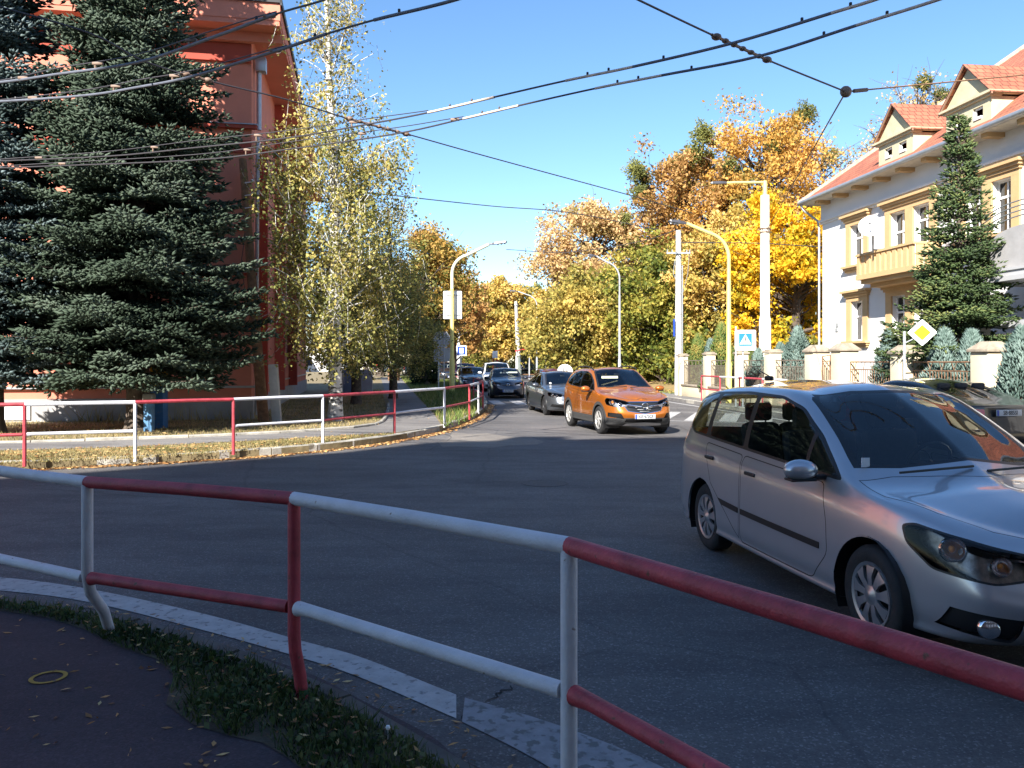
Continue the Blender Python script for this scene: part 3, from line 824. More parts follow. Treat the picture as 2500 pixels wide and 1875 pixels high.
def dormer(xc):
    hw, yf, yb = 1.00, -.45, 3.0
    holes = [(xc - .62, xc - .18, 8.70, 9.08), (xc + .22, xc + .66, 8.70, 9.08)]
    m = MB(); wall_holes(m, xc - hw, xc + hw, 8.45, 9.27, holes, yf, .14)
    m.add([(xc - hw, yf, 8.45), (xc - hw, 1.4, 9.25), (xc - hw, yf, 9.25)], [(0, 1, 2)]); m.add([(xc + hw, yf, 8.45), (xc + hw, 1.4, 9.25), (xc + hw, yf, 9.25)], [(0, 1, 2)])
    m.add([(xc - hw - .1, yf + .02, 9.39), (xc + hw + .1, yf + .02, 9.39), (xc, yf + .02, 10.38)], [(0, 1, 2)])
    o = m.build('dormer', M['beige'], WB, angle=0)
    m = MB(); m.box(xc - hw - .06, xc + hw + .06, yf - .08, yf + .3, 9.25, 9.32); m.box(xc - hw - .14, xc + hw + .14, yf - .16, yf + .3, 9.32, 9.39)
    m.build('moulding', M['beige'], o, angle=0)
    for a_ in (xc - hw - .14, xc + hw): m = MB(); m.box(a_, a_ + .14, yf + .301, 1.6, 9.30, 9.39); m.build('eave_board', M['beige'], o, angle=0)
    m = MB()
    for h in holes: m.add([(h[0], yf + .5, h[2]), (h[1], yf + .5, h[2]), (h[1], yf + .5, h[3]), (h[0], yf + .5, h[3])], [(0, 1, 2, 3)])
    m.build('interior', M['room'], o, angle=0, fixn=False)
    for h in holes: 
        w = MB(); a, b_, c_, d_ = h; y = yf + .10
        w.box(a, a + .05, y - .04, y, c_, d_); w.box(b_ - .05, b_, y - .04, y, c_, d_); w.box(a, b_, y - .04, y, c_, c_ + .06); w.box(a, b_, y - .04, y, d_ - .05, d_)
        w.box(a + .06, b_ - .06, y - .13, y - .05, c_ + .02, c_ + .10)
        w.build('window', M['wframe'], o, angle=0)
    t = MB(); u2 = []; ov = .16
    ap = (xc, yf - ov, 10.50); ab = (xc, 2.3, 10.50)
    for sgn in (-1, 1):
        ex = xc + sgn * (hw + .20)
        el = (ex, yf - ov, 9.31); eb = (ex, .95, 9.31)
        roof_face(t, u2, [el, ap, ab, eb] if sgn > 0 else [el, eb, ab, ap], (0, 1, 0), (sgn * 1.3, 0, -1.19), ap)
    dr = uvbuild(t, u2, 'dormer_roof', M['tiles'], WB)
    t = MB()
    for sgn in (-1, 1):
        ex = xc + sgn * (hw + .20)
        t.prism([(ex, 9.25), (xc, 10.44), (xc, 10.485), (ex, 9.295)], yf - ov + .02, yf - ov + .06, plane='xz')
    t.build('barge_board', mat('barge', (.36, .22, .15), .8), dr, angle=0)
dormer(5.93); dormer(9.66); dormer(13.4); dormer(17.1)
# portico with curved hood near the right edge of the photo
hd = MB(); xc = 13.45; hw = 1.9
seg = [(xc - hw * math.cos(math.pi * i / 14), 4.05 + 1.05 * math.sin(math.pi * i / 14)) for i in range(15)]
hd.prism(seg, -1.7, -.001, plane='xz'); hd.build('porch_hood', M['plinth'], WB, angle=20)
hd = MB(); hd.box(xc - hw - .12, xc + hw + .12, -1.85, -.002, 3.72, 3.84); hd.box(xc - hw - .05, xc + hw + .05, -1.78, -.002, 3.84, 3.98); hd.box(xc - hw - .1, xc + hw + .1, -1.82, -.002, 3.98, 4.048)
hd.box(xc - hw + .33, xc + hw - .33, -1.66, -.002, 2.55, 2.72); hd.build('porch_cornice', mat('porch_grey', (.42, .42, .43), .7), WB, angle=0)
for x in (xc - hw + .02, xc + hw - .32): hd = MB(); hd.box(x, x + .3, -1.68, -1.38, 0, 3.718); hd.build('porch_column', M['render_white'], WB, angle=0)
for k in range(4):
    hd = MB(); rr_ = 1.15 + k * .13
    hd.tube([(xc - 1.75 * rr_ * math.cos(math.pi * i / 20), -1.72, 4.2 + .98 * rr_ * math.sin(math.pi * i / 20)) for i in range(21)], .018, 5); hd.build('iron_arc', M['metal'], WB)
dd = MB(); dd.box(12.5, 14.4, .1, .16, 0, 2.6); dd.build('door', M['wood'], WB, angle=0)
hn = MB(); hn.box(1.30 - .18, 1.30 + .02, -.03, -.001, 3.05, 3.2); hn.box(1.08, 1.28, -.03, -.001, 2.86, 3.0); hn.build('house_number_plate', M['sign_back'], WB, angle=0)
# satellite dish on the balcony
sd = thing('satellite_dish', 'white satellite dish mounted on the villa balcony', 'satellite dish', WB.location)
Mx = frame(WB.location, WB.rotation_euler.z) 
q = Mx @ Vector((cxB - .35, -1.15, 5.0)); 
W = Matrix.Translation(q)
m = MB(); m.tube([q + Vector((0, 0, .4)), q + Vector((0, 0, 1.05))], .03, 8); m.tube([q + Vector((0, 0, .5)), q + Vector((.35, .0, .5))], .025, 6); m.build('mast', M['dark'], sd, world=True)
Rt = Matrix.Translation(q + Vector((-.12, -.12, 1.25))) @ Matrix.Rotation(R(-28), 4, 'Z') @ Matrix.Rotation(R(68), 4, 'X')
m = MB(); vs = []; n = 24
for (r_, h_) in ((.001, .0), (.12, .008), (.24, .035), (.34, .07), (.40, .10), (.40, .11), (.33, .085), (.2, .04), (.001, .015)):
    vs += [Rt @ Vector((r_ * math.cos(2 * math.pi * j / n), r_ * math.sin(2 * math.pi * j / n), h_)) for j in range(n)]
m.add(vs, [(i * n + j, i * n + (j + 1) % n, (i + 1) * n + (j + 1) % n, (i + 1) * n + j) for i in range(8) for j in range(n)]); m.build('dish', M['sign_white'], sd, world=True)
m = MB(); m.tube([Rt @ Vector((0, -.36, .08)), Rt @ Vector((0, -.1, .40))], .012, 6); m.ball(Rt @ Vector((0, -.08, .42)), .04, 6); m.build('receiver_arm', M['dark'], sd, world=True)

# ---- masonry garden fence with iron panels
FD = Vector((-.1191, .9929)); FO = Vector((13.1, 0))
def fpt(Y, o=0.0):
    return Vector((13.1 - .12 * Y + o * .9929, Y + o * .1191))
GF = thing('garden_fence', 'cream masonry pillars with iron railing panels in front of the villa garden', 'fence', (*fpt(28), .13))
pil = [(39.9, .40, 2.06, 0), (36.3, .42, 2.10, 0), (32.75, .42, 2.10, 0), (29.9, .46, 2.12, 0), (26.6, .58, 2.12, 1), (24.9, .58, 2.14, 1), (21.8, .56, 2.02, 1), (18.6, .58, 2.04, 1), (15.0, .58, 2.04, 1), (11.6, .58, 2.04, 1)]
frz = math.atan2(.9929, -.1191)
for Y, w, h, big in pil:
    p = fpt(Y)
    m = MB(); m.rbox((p.x, p.y, .13 + (h - .16) / 2), (w, w, h - .16), rz=frz, bev=.012)
    o = m.build('pillar', M['cream'], GF, world=True)
    m = MB(); z = .13 + h - .159
    if big:
        m.rbox((p.x, p.y, z + .035), (w + .12, w + .12, .07), rz=frz, bev=.01)
        Rz = Matrix.Translation((p.x, p.y, z + .07)) @ Matrix.Rotation(frz, 4, 'Z'); a = w / 2 + .04; c_ = w / 2 - .14
        m.add([Rz @ Vector(v) for v in [(-a, -a, 0), (a, -a, 0), (a, a, 0), (-a, a, 0), (-c_, -c_, .17), (c_, -c_, .17), (c_, c_, .17), (-c_, c_, .17)]],
              [(0, 1, 5, 4), (1, 2, 6, 5), (2, 3, 7, 6), (3, 0, 4, 7), (4, 5, 6, 7)])
    else:
        m.rbox((p.x, p.y, z + .05), (w + .10, w + .10, .08), rz=frz, bev=.02)
        m.rbox((p.x, p.y, z + .115), (w - .02, w - .02, .06), rz=frz, bev=.02)
    m.build('pillar_cap', M['capstone'], o, world=True)
def panel(Ya, Yb, za, zb, low, mtl, name='railing_panel'):
    a, b_ = fpt(Ya), fpt(Yb); L = (b_ - a).length
    m = MB(); d = (b_ - a) / L
    def P(s, z): return (a.x + d.x * s, a.y + d.y * s, z)
    m.tube([P(0, zb), P(L, zb)], .020, 6); m.tube([P(0, zb - .22), P(L, zb - .22)], .016, 6); m.tube([P(0, za + .06), P(L, za + .06)], .016, 6)
    n = int(L / .115)
    for i in range(n + 1):
        s = L * i / n
        m.tube([P(s, za), P(s, zb - .22 if 0 < i < n else zb)], .011, 4)
        if i % 4 == 2: m.tube([P(s - .1, zb), P(s, zb - .2), P(s + .1, zb)], .009, 4)
    m.build(name, mtl, GF, world=True)
for i in range(len(pil) - 1):
    Ya, Yb = pil[i][0] - pil[i][1] / 2, pil[i + 1][0] + pil[i + 1][1] / 2
    if i == 4: continue
    m = MB(); a, b_ = fpt(Ya), fpt(Yb); c = (a + b_) / 2; L = (b_ - a).length
    hz = .50 if i < 4 else .42
    m.rbox((c.x, c.y, .13 + hz / 2), (L + .02, .26, hz), rz=frz, bev=.01); o = m.build('base_wall', M['cream'], GF, world=True)
    m = MB(); m.rbox((c.x, c.y, .13 + hz + .04), (L, .36, .08), rz=frz, bev=.012); m.build('coping', M['capstone'] if i < 4 else M['cream'], o, world=True)
    panel(Ya - .04, Yb + .04, .13 + hz + .09, 1.83 if i < 4 else 1.78, 0, M['iron_grey'] if i < 4 else M['iron'])
gt = thing('garden_gate', 'rusty iron garden gate between two cream pillars left of the villa corner', 'gate', (*fpt(25.75), .13))
a, b_ = fpt(26.28), fpt(25.2); L = (b_ - a).length; d = (b_ - a) / L
for part_ in ('gate_frame', 'gate_bars'):
    m = MB()
    P = lambda s, z: (a.x + d.x * s, a.y + d.y * s, z)
    if part_ == 'gate_frame':
        m.tube([P(.02, .2), P(.02, 1.95), P(L - .02, 2.05), P(L - .02, .2), P(.02, .2)], .022, 6); m.tube([P(.55, .2), P(.55, 2.0)], .03, 6)
    else:
        for i in range(1, 9): m.tube([P(L * i / 9, .2), P(L * i / 9, 1.8)], .011, 4)
        m.tube([P(.02, 1.0), P(L - .02, 1.0)], .015, 5); m.tube([P(.02, 1.8), P(L - .02, 1.82)], .015, 5)
    m.build(part_, M['iron'], gt, world=True)
# garden soil behind the fence
tag(sheet('garden_soil', [fpt(41, .2), fpt(10, .2), fpt(10, 3.2), fpt(41, 3.2)], .136, M['soil_dark']), kind='structure')

# ---- the tall blocks behind the camera that shade the junction
OB = thing('apartment_building', 'tall grey apartment block behind the viewer casting the long shadow', 'building', (0, -20, 0))
m = MB()
m.prism([(-60, -40), (-32, -23), (-18.8, -12.8), (-15.5, -10.1), (-13.9, -8.1), (-8.2, -6.9), (-1.66, -5.4), (-1.66, -30)], .12, 20)
m.box(-12.6, -11.4, -8.6, -7.9, 20, 20.9); m.box(-7.6, -6.2, -7.4, -6.8, 20, 20.6)  # unseen roof stubs, added to make the shadow edge uneven
m.prism([(-1.65, -3), (12, -3), (12, -16), (-1.65, -16)], .12, 12)
m.build('wall', mat('grey_block', (.14, .13, .12), .9, var=.08), OB, world=True, angle=0)
for fl in range(3):
    for k in range(5):
        m = MB(); m.box(-.9 + k * 2.1, .4 + k * 2.1, -3, -2.93, 1.2 + fl * 2.9, 2.7 + fl * 2.9); m.build('window', M['wframe'], OB, world=True, angle=0)

# ---- distant houses and shop fronts on the left of the road
def far_house(label, x, y, w, d_, h, col, rz=0, roofc=None, cat='house', wn=3, fl=1, name='house'):
    t = thing(name, label, cat, (x, y, 0), rz)
    hs = [(-w / 2 + w * (i + .3) / wn, -w / 2 + w * (i + .7) / wn, 1.1 + j * 3, 2.5 + j * 3) for i in range(wn) for j in range(fl)]
    m = MB(); wall_holes(m, -w / 2, w / 2, 0, h, hs, 0, .2)
    m.add([(-w / 2, 0, 0), (-w / 2, d_, 0), (-w / 2, d_, h), (-w / 2, 0, h)], [(0, 1, 2, 3)]); m.add([(w / 2, 0, 0), (w / 2, d_, 0), (w / 2, d_, h), (w / 2, 0, h)], [(0, 1, 2, 3)])
    m.add([(-w / 2, d_, 0), (w / 2, d_, 0), (w / 2, d_, h), (-w / 2, d_, h)], [(0, 1, 2, 3)])
    m.build('wall', col, t, angle=0)
    for a, b2, c, d3 in hs:
        f = MB(); f.box(a, b2, .14, .2, c, d3); f.build('window', M['room'], t, angle=0)
    f = MB()
    if roofc: f.prism([(-w / 2 - .5, h), (w / 2 + .5, h), (w / 2 - 1.5, h + 2.6), (-w / 2 + 1.5, h + 2.6)], -.5, d_ + .5, plane='xz')
    else: f.box(-w / 2 - .2, w / 2 + .2, -.2, d_ + .2, h, h + .3)
    f.build('roof', roofc or M['metal'], t, angle=0)
    return t
far_house('pale yellow two storey house glimpsed behind the avenue trees', -11.5, 152, 14, 10, 9.6, mat('far_yellow', (.62, .56, .38), .9), roofc=mat('far_roof', (.22, .12, .09), .9), fl=2, wn=4)
far_house('low white shop front far down the left side of the road', -27, 128, 13, 9, 4.6, mat('far_white', (.66, .65, .62), .9), wn=4)
far_house('cream corner shop beside the white shop front in the distance', -17.2, 140, 6, 8, 4.4, mat('far_cream', (.66, .58, .36), .9), wn=2)
far_house('long grey-white block behind the birch in the distance', -45, 118, 20, 10, 7.5, mat('far_grey', (.45, .44, .42), .9), fl=2, wn=5)
for lab, x, y, w, h, z in (('red shop awning on the far white shop front', -24.5, 127.2, 3.4, .8, 2.9), ('small red banner beside the far shop entrance', -21.5, 127.0, 1.4, 2.2, 1.2)):
    t = MB(); t.box(x - w / 2, x + w / 2, y - .9 if h < 1 else y - .1, y, z, z + h); o = t.build('awning' if h < 1 else 'banner', M['signred'], angle=0); tag(o, lab, 'awning' if h < 1 else 'banner')
t = thing('shop_sign', 'red and white shop sign board partly hidden by the birch leaves', 'sign', tuple(PD(830, 880, 46)))
m = MB(); p = PD(835, 836, 46); m.rbox(p, (1.75, .12, 1.35), bev=.02); m.build('board', M['sign_white'], t, world=True)
m = MB(); m.rbox((p.x, p.y - .03, p.z + .50), (1.78, .12, .34), bev=.01); m.rbox((p.x + .3, p.y - .03, p.z - .50), (1.2, .12, .36), bev=.01); m.rbox((p.x - .7, p.y - .03, p.z), (.35, .12, 1.36), bev=.01); m.build('red_band', M['signred'], t, world=True)
m = MB(); m.tube([(p.x - .6, p.y + .08, 0), (p.x - .6, p.y + .08, p.z + .6)], .05, 6); m.tube([(p.x + .6, p.y + .08, 0), (p.x + .6, p.y + .08, p.z + .6)], .05, 6); m.build('post', M['metal'], t, world=True)
# dark green mesh fence on a low wall, beside the salmon block
t = thing('mesh_fence', 'dark green bar fence on a low wall behind the birch trunk', 'fence', (-9.2, 44, 0))
m = MB(); m.box(-9.6, -7.5, 43.9, 44.1, 0, 1.35); m.build('base_wall', M['plinth'], t, world=True, angle=0)
m = MB()
for i in range(20): m.box(-9.55 + i * .105, -9.52 + i * .105, 43.97, 44.03, 1.35, 2.2)
m.box(-9.6, -7.5, 43.96, 44.04, 2.2, 2.26); m.box(-9.6, -7.5, 43.96, 44.04, 1.5, 1.54); m.build('bars', mat('fence_green', (.01, .05, .03), .5), t, world=True, angle=0)
t = thing('utility_box', 'blue-grey utility cabinet standing in the shade behind the birch', 'cabinet', tuple(PD(858, 960, 42)))
m = MB(); p = PD(858, 925, 42); m.rbox((p.x, p.y, .75), (.75, .4, 1.3), bev=.02); m.build('cabinet_body', mat('cabinet_blue', (.14, .20, .33), .6), t, world=True)
m = MB(); m.rbox((p.x, p.y, 1.43), (.82, .46, .06), bev=.01); m.build('cabinet_lid', M['metal'], t, world=True)

# ---- bus shelter far down the road
t = thing('bus_shelter', 'glass bus shelter with curved red roof beyond the queue of cars', 'bus shelter', (1.9, 76, .13))
m = MB(); seg = [(-1.6 + 3.2 * i / 10, 2.45 + .35 * math.sin(math.pi * (i / 10) * .8 + .35)) for i in range(11)]
m.prism(seg + [(x, z + .09) for x, z in seg[::-1]], -.8, 1.0, plane='xz'); m.build('roof', M['signred'], t)
m = MB()
for x in (-1.4, -.3, 1.3):
    for y in (-.6, .8): m.tube([(x, y, 0), (x, y, 2.6)], .05, 6)
m.build('frame', M['sign_back'], t)
m = MB(); m.box(-1.4, 1.3, .79, .81, .3, 2.2); m.build('glass_panel', M['carglass'], t, angle=0)
m = MB(); m.box(-1.55, -1.42, -.6, .8, .2, 2.2); m.build('advert_panel', M['sign_white'], t, angle=0)
m = MB(); m.box(-1.2, 1.1, .45, .75, .42, .47); m.build('bench', M['wood'], t, angle=0)

# ---------------------------------------------------------------- lamps, poles, signs
def lamp_head(m, tip, d, L=.62, w=.26):
    """flat street lantern starting at tip, pointing along d"""
    d = Vector(d).normalized(); s = Vector((-d.y, d.x, 0)); u = Vector((0, 0, 1))
    pts = [(0, .05, .05), (.18, .09, .06), (.30, w / 2, .07), (L - .06, w / 2, .06), (L, w / 2 - .03, .03)]
    vs = []
    for (a, hw, hh) in pts:
        p = Vector(tip) + d * a
        vs += [p - s * hw - u * hh * .6, p + s * hw - u * hh * .6, p + s * hw * .8 + u * hh, p - s * hw * .8 + u * hh]
    n = len(pts)
    fs = [(i * 4 + j, i * 4 + (j + 1) % 4, i * 4 + 4 + (j + 1) % 4, i * 4 + 4 + j) for i in range(n - 1) for j in range(4)] + [(0, 1, 2, 3), tuple((n - 1) * 4 + j for j in (3, 2, 1, 0))]
    m.add(vs, fs)
def arm_lamp(label, base, h, knee, reach, dirx, col, arm_col, rb=.085, ra=.045, rise=.55, group=None, head=.75, step=True, name='street_lamp'):
    t = thing(name, label, 'street lamp', base, 0, group)
    d = Vector(dirx).normalized()
    m = MB(); m.tube([(0, 0, 0), (0, 0, knee * .32), (0, 0, knee * .32 + .1), (0, 0, knee)], [rb, rb, rb * .78, rb * .72], 12); m.build('pole', col, t)
    m = MB(); rad = 1.0
    pts = [Vector((0, 0, knee - .02))]
    top = h - rise
    for i in range(9):
        a = math.pi / 2 * i / 8 * .86
        pts.append(Vector((0, 0, top - rad)) + d * (rad * (1 - math.cos(a))) + Vector((0, 0, rad * math.sin(a))))
    pts.append(d * reach + Vector((0, 0, h)))
    m.tube(pts, ra, 10); m.build('arm', arm_col, t)
    m = MB(); hd = (d + Vector((0, 0, .12))); lamp_head(m, pts[-1], hd, head); o = m.build('lantern', M['head'], t, angle=0)
    m = MB()
    for k in range(3): m.ball(pts[-1] + hd.normalized() * (head * (.5 + .19 * k)) - Vector((0, 0, .06)), .055, 5)
    m.build('lens', M['sign_white'], o)
    return t
arm_lamp('yellow street lamp with cream curved arm left of the queue of cars', (-3.22, 44, .1), 7.95, 5.6, 2.0, (1, -.1, 0), M['lamp_yellow'], M['lamp_cream'], rb=.14, ra=.085, head=.98)
arm_lamp('all yellow street lamp with curved arm behind the silver minivan', (8.68, 32.8, .13), 7.15, 4.9, 1.75, (-1, -.12, 0), M['lamp_yellow'], M['lamp_yellow'], rb=.12, ra=.075, head=.72, rise=.35)
arm_lamp('slim grey street lamp in front of the yellow-green avenue trees', (6.2, 47.2, .1), 7.75, 5.5, 1.35, (-1, -.05, 0), M['pole_grey'], M['pole_grey'], rb=.09, ra=.05, head=.5, rise=.3)
arm_lamp('slim grey street lamp beside the far bus shelter', (2.25, 74, .1), 8.0, 6.6, 1.7, (-1, 0, 0), M['pole_grey'], M['pole_grey'], rb=.09, ra=.05, rise=.3)
arm_lamp('thin distant lamp left of the golden tree, before the yellow house', (-6.3, 98, .1), 8.4, 6.5, 1.6, (-1, 0, 0), M['pole_grey'], M['pole_grey'], rb=.1, ra=.05, rise=.3)
arm_lamp('far lamp standing between the two concrete posts down the road', (-7.9, 118, .1), 7.0, 5.5, 1.2, (-1, 0, 0), M['pole_grey'], M['pole_grey'], rb=.1, ra=.05, rise=.3)
# tall cream trolley pole with straight lamp arm
TP = thing('trolley_pole', 'thick cream trolley wire pole with a straight lamp arm behind the garden fence', 'pole', (10.5, 34, .13))
m = MB(); m.tube([(0, 0, 0), (0, 0, 3.4), (0, 0, 3.55), (0, 0, 8.55)], [.25, .24, .20, .185], 14); m.build('pole', M['pole_cream'], TP)
m = MB(); m.tube([(0, 0, 8.5), (0, 0, 9.15)], .09, 8); m.tube([(0.02, 0, 9.1), (-1.3, -.05, 9.08), (-1.62, -.06, 9.06)], .05, 8); m.build('arm', M['lamp_yellow'], TP)
m = MB(); lamp_head(m, (-1.60, -.06, 9.06), (-1, -.05, -.03), .68, .2); m.build('lantern', M['head'], TP, angle=0)
m = MB(); 
for z in (7.15, 7.3): m.lathe([(.20, -.03), (.225, -.02), (.225, .02), (.20, .03)], (0, 0, z - .13), n=12)
for a in range(6): m.tube([(.2 * math.cos(a), .2 * math.sin(a), 7.1), (.3 * math.cos(a), .3 * math.sin(a), 7.16)], .02, 4)
m.build('bracket', M['brass'], TP)
# concrete utility pole with crossarm
UP = thing('utility_pole', 'grey concrete utility pole with a small crossarm at the left end of the garden fence', 'pole', (8.25, 40.6, .13))
m = MB(); m.tube([(0, 0, 0), (0, 0, 8.15)], [.20, .13], 12); m.build('pole', M['pole_conc'], UP)
m = MB(); m.box(-.62, .55, -.2, -.12, 6.97, 7.05)
for x in (-.58, -.35, .38, .52): m.tube([(x, -.16, 7.04), (x, -.16, 7.18)], .03, 6)
m.build('crossarm', M['metal'], UP, angle=0)
m = MB(); m.tube([(.16, -.16, 0), (.16, -.16, 6.4)], .035, 6); m.tube([(-.2, -.1, 6.7), (-.3, -.2, 6.0), (-.05, -.18, 5.4)], .012, 4); m.tube([(.5, -.16, 7.0), (.42, -.2, 6.0), (.2, -.18, 5.1)], .012, 4)
for z in (1, 2, 3, 4, 5): m.lathe([(.19 - z * .006, -.02), (.20 - z * .006, 0), (.19 - z * .006, .02)], (0, 0, z), n=12)
m.build('cable_pipe', M['metal'], UP)
m = MB(); m.box(-.30, -.22, -.25, -.16, 2.9, 3.75); m.build('plate', M['sign_navy'], UP, angle=0)
# pale posts further on
for lab, px, Y, ytop, r0 in (('pale concrete post in front of the golden tree', 1268, 80, 738, .26), ('pale concrete post far down the road left of the golden tree', 1120, 105, 800, .30), ('leftmost pale post seen beside the yellow lamp', 1096, 112, 838, .26)):
    p = PD(px, 882, Y); top = PD(px, ytop, Y).z
    t = thing('concrete_post', lab, 'pole', (p.x, Y, .1)); m = MB(); m.tube([(0, 0, 0), (-.35 if px == 1268 else 0, 0, top)], [r0, r0 * .55], 10); m.build('post', M['pole_conc'], t)
    m = MB(); m.lathe([(r0 * .6, -.1), (r0 * .75, 0), (r0 * .6, .1)], (-.32 if px == 1268 else 0, 0, top - .4), n=8); m.build('clamp', M['metal'], t)
# leaning wooden telegraph pole and its concrete stub at the salmon block
WP = thing('telegraph_pole', 'leaning brown wooden telegraph pole at the corner of the salmon block', 'pole', (-6.85, 22.6, .14))
m = MB(); m.tube([(0, 0, 0), (-.25, .1, 2.5), (-.66, .25, 7.3)], [.155, .14, .105], 12); m.build('pole', M['wood'], WP)
m = MB(); 
for z in (6.6, 6.25, 5.9): m.tube([(-.55, .1, z), (-.35, .05, z + .02)], .015, 5); m.ball((-.33, .05, z + .05), .045, 5)
m.build('insulator', M['sign_white'], WP)
m = MB(); m.tube([(-.52, .05, 5.2), (-.62, .0, 4.4), (-.5, .02, 3.4), (-.36, .05, 3.0)], .01, 4); m.build('cable', M['wire'], WP)
t = thing('concrete_stub', 'short pale concrete stub post leaning against the wooden pole foot', 'post', (-6.42, 22.2, .14))
m = MB(); a = Matrix.Rotation(R(-4), 4, 'Y'); m.rbox((0, 0, .78), (.24, .16, 1.6), tilt=a, bev=.015); m.build('post', M['pole_conc'], t)
# yellow and blue column with a small grey-blue box in front, by the spruce trunk
t = thing('advert_column', 'sheet metal column painted yellow above and blue below, right of the spruce trunk', 'column', (-8.75, 20.3, .14))
m = MB(); m.rbox((0, 0, .52), (.34, .30, 1.04), bev=.02); m.build('lower_case', mat('col_blue', (.03, .14, .36), .6, var=.2, dirt=((.12, .12, .14), 8, .62)), t)
m = MB(); m.rbox((0, 0, 1.36), (.33, .29, .62), bev=.02); m.build('upper_case', mat('col_yellow', (.62, .36, .02), .6, var=.2), t)
m = MB(); m.box(-.08, .10, -.155, -.148, 1.28, 1.36); m.build('notice', M['sign_white'], t, angle=0)
t = thing('meter_box', 'small blue post with grey domed top standing before the yellow and blue column', 'box', (-8.55, 19.3, .14))
m = MB(); m.rbox((0, 0, .34), (.20, .18, .68), bev=.02); m.box(.0, .035, -.11, -.09, .05, .6); m.build('case', mat('box_blue', (.08, .20, .36), .6, var=.25, vs=8), t)
m = MB(); m.rbox((0, 0, .80), (.26, .24, .22), bev=.06); m.build('cap', mat('box_cap', (.20, .20, .18), .7, var=.2), t)

def rrect(w, h, r, n=4):
    out = []
    for cx, cy, a0 in ((w / 2 - r, h / 2 - r, 0), (-w / 2 + r, h / 2 - r, 90), (-w / 2 + r, -h / 2 + r, 180), (w / 2 - r, -h / 2 + r, 270)):
        for i in range(n + 1):
            a = R(a0 + 90 * i / n); out.append((cx + r * math.cos(a), cy + r * math.sin(a)))
    return out
def plate2(parent, name, poly, c, y, th, m_):
    b = MB(); b.prism([(c[0] + p[0], c[1] + p[1]) for p in poly], y - th, y, plane='xz'); return b.build(name, m_, parent, angle=0)
# pedestrian crossing sign
t = thing('crossing_sign', 'blue pedestrian crossing sign on a wide white backing board before the garden fence', 'sign', (8.2, 30, .13), R(-12))
m = MB(); m.tube([(0, 0, 0), (0, 0, 2.95)], .035, 8); m.tube([(.25, .02, 0), (.25, .02, 2.3)], .03, 8); m.build('post', M['pole_grey'], t)
plate2(t, 'board', rrect(.74, .74, .05), (.33, 2.44), -.04, .03, M['sign_white'])
o = plate2(t, 'sign_face', rrect(.46, .46, .015), (.33, 2.46), -.075, .006, M['sign_blue'])
plate2(o, 'triangle', [(-.205, -.17), (.205, -.17), (0, .19)], (.33, 2.46), -.083, .005, M['sign_white'])
m = MB(); y = -.093
m.lathe([(.001, 0), (.026, 0), (.026, .004), (.001, .004)], (.33, y, 2.56), axis='y', n=10)
for a, b_, w in (((.33, 2.53), (.335, 2.44), .035), ((.335, 2.52), (.285, 2.45), .016), ((.335, 2.52), (.375, 2.44), .016), ((.33, 2.44), (.285, 2.33), .024), ((.335, 2.44), (.385, 2.34), .024), ((.285, 2.33), (.265, 2.335), .018), ((.385, 2.34), (.40, 2.32), .018)):
    a = Vector((a[0], y, a[1])); b_ = Vector((b_[0], y, b_[1])); m.tube([a, b_], w / 2, 5)
for i in range(5): m.add([(.19 + i * .06, y, 2.303), (.22 + i * .06, y, 2.303), (.235 + i * .06, y, 2.318), (.205 + i * .06, y, 2.318)], [(0, 1, 2, 3)])
m.build('walking_figure', M['dark'], o)
# priority road sign
t = thing('priority_sign', 'yellow and white diamond priority road sign on a slim offset post', 'sign', (9.82, 20.5, .13), R(-28))
m = MB(); m.tube([(0, 0, 0), (0, 0, 2.42)], .034, 10); m.tube([(0, -.02, 2.12), (.34, -.02, 2.30)], .015, 6); m.build('post', M['pole_grey'], t)
def dia(s, r=.03): return [(x * math.cos(R(45)) - z * math.sin(R(45)), x * math.sin(R(45)) + z * math.cos(R(45))) for x, z in rrect(s, s, r)]
plate2(t, 'plate', dia(.47), (.40, 2.38), -.05, .02, M['sign_white'])
plate2(t, 'edge_line', dia(.275, .01), (.40, 2.38), -.0725, .002, M['dark'])
plate2(t, 'centre', dia(.265, .01), (.40, 2.38), -.0755, .002, M['sign_yellow'])
# police sign
t = thing('police_sign', 'blue framed white sign reading Polícia on two posts beyond the queue', 'sign', (2.62, 60, .1))
m = MB(); m.tube([(-.15, 0, 0), (-.15, 0, 2.3)], .035, 6); m.tube([(.17, 0, 0), (.17, 0, 2.3)], .035, 6); m.build('post', M['pole_grey'], t)
plate2(t, 'board', rrect(.78, 1.08, .06), (0, 2.5), -.04, .03, M['sign_white'])
o = plate2(t, 'blue_field', rrect(.70, 1.0, .04), (0, 2.5), -.075, .004, M['sign_navy'])
plate2(o, 'white_field', rrect(.60, .62, .01), (0, 2.58), -.083, .003, M['sign_white'])
text('Polícia', .20, Matrix.Translation((0, -.089, 2.58)) @ Matrix.Rotation(R(90), 4, 'X'), M['dark'], o)
text('↑ 600m', .15, Matrix.Translation((0, -.083, 2.13)) @ Matrix.Rotation(R(90), 4, 'X'), M['sign_white'], o)
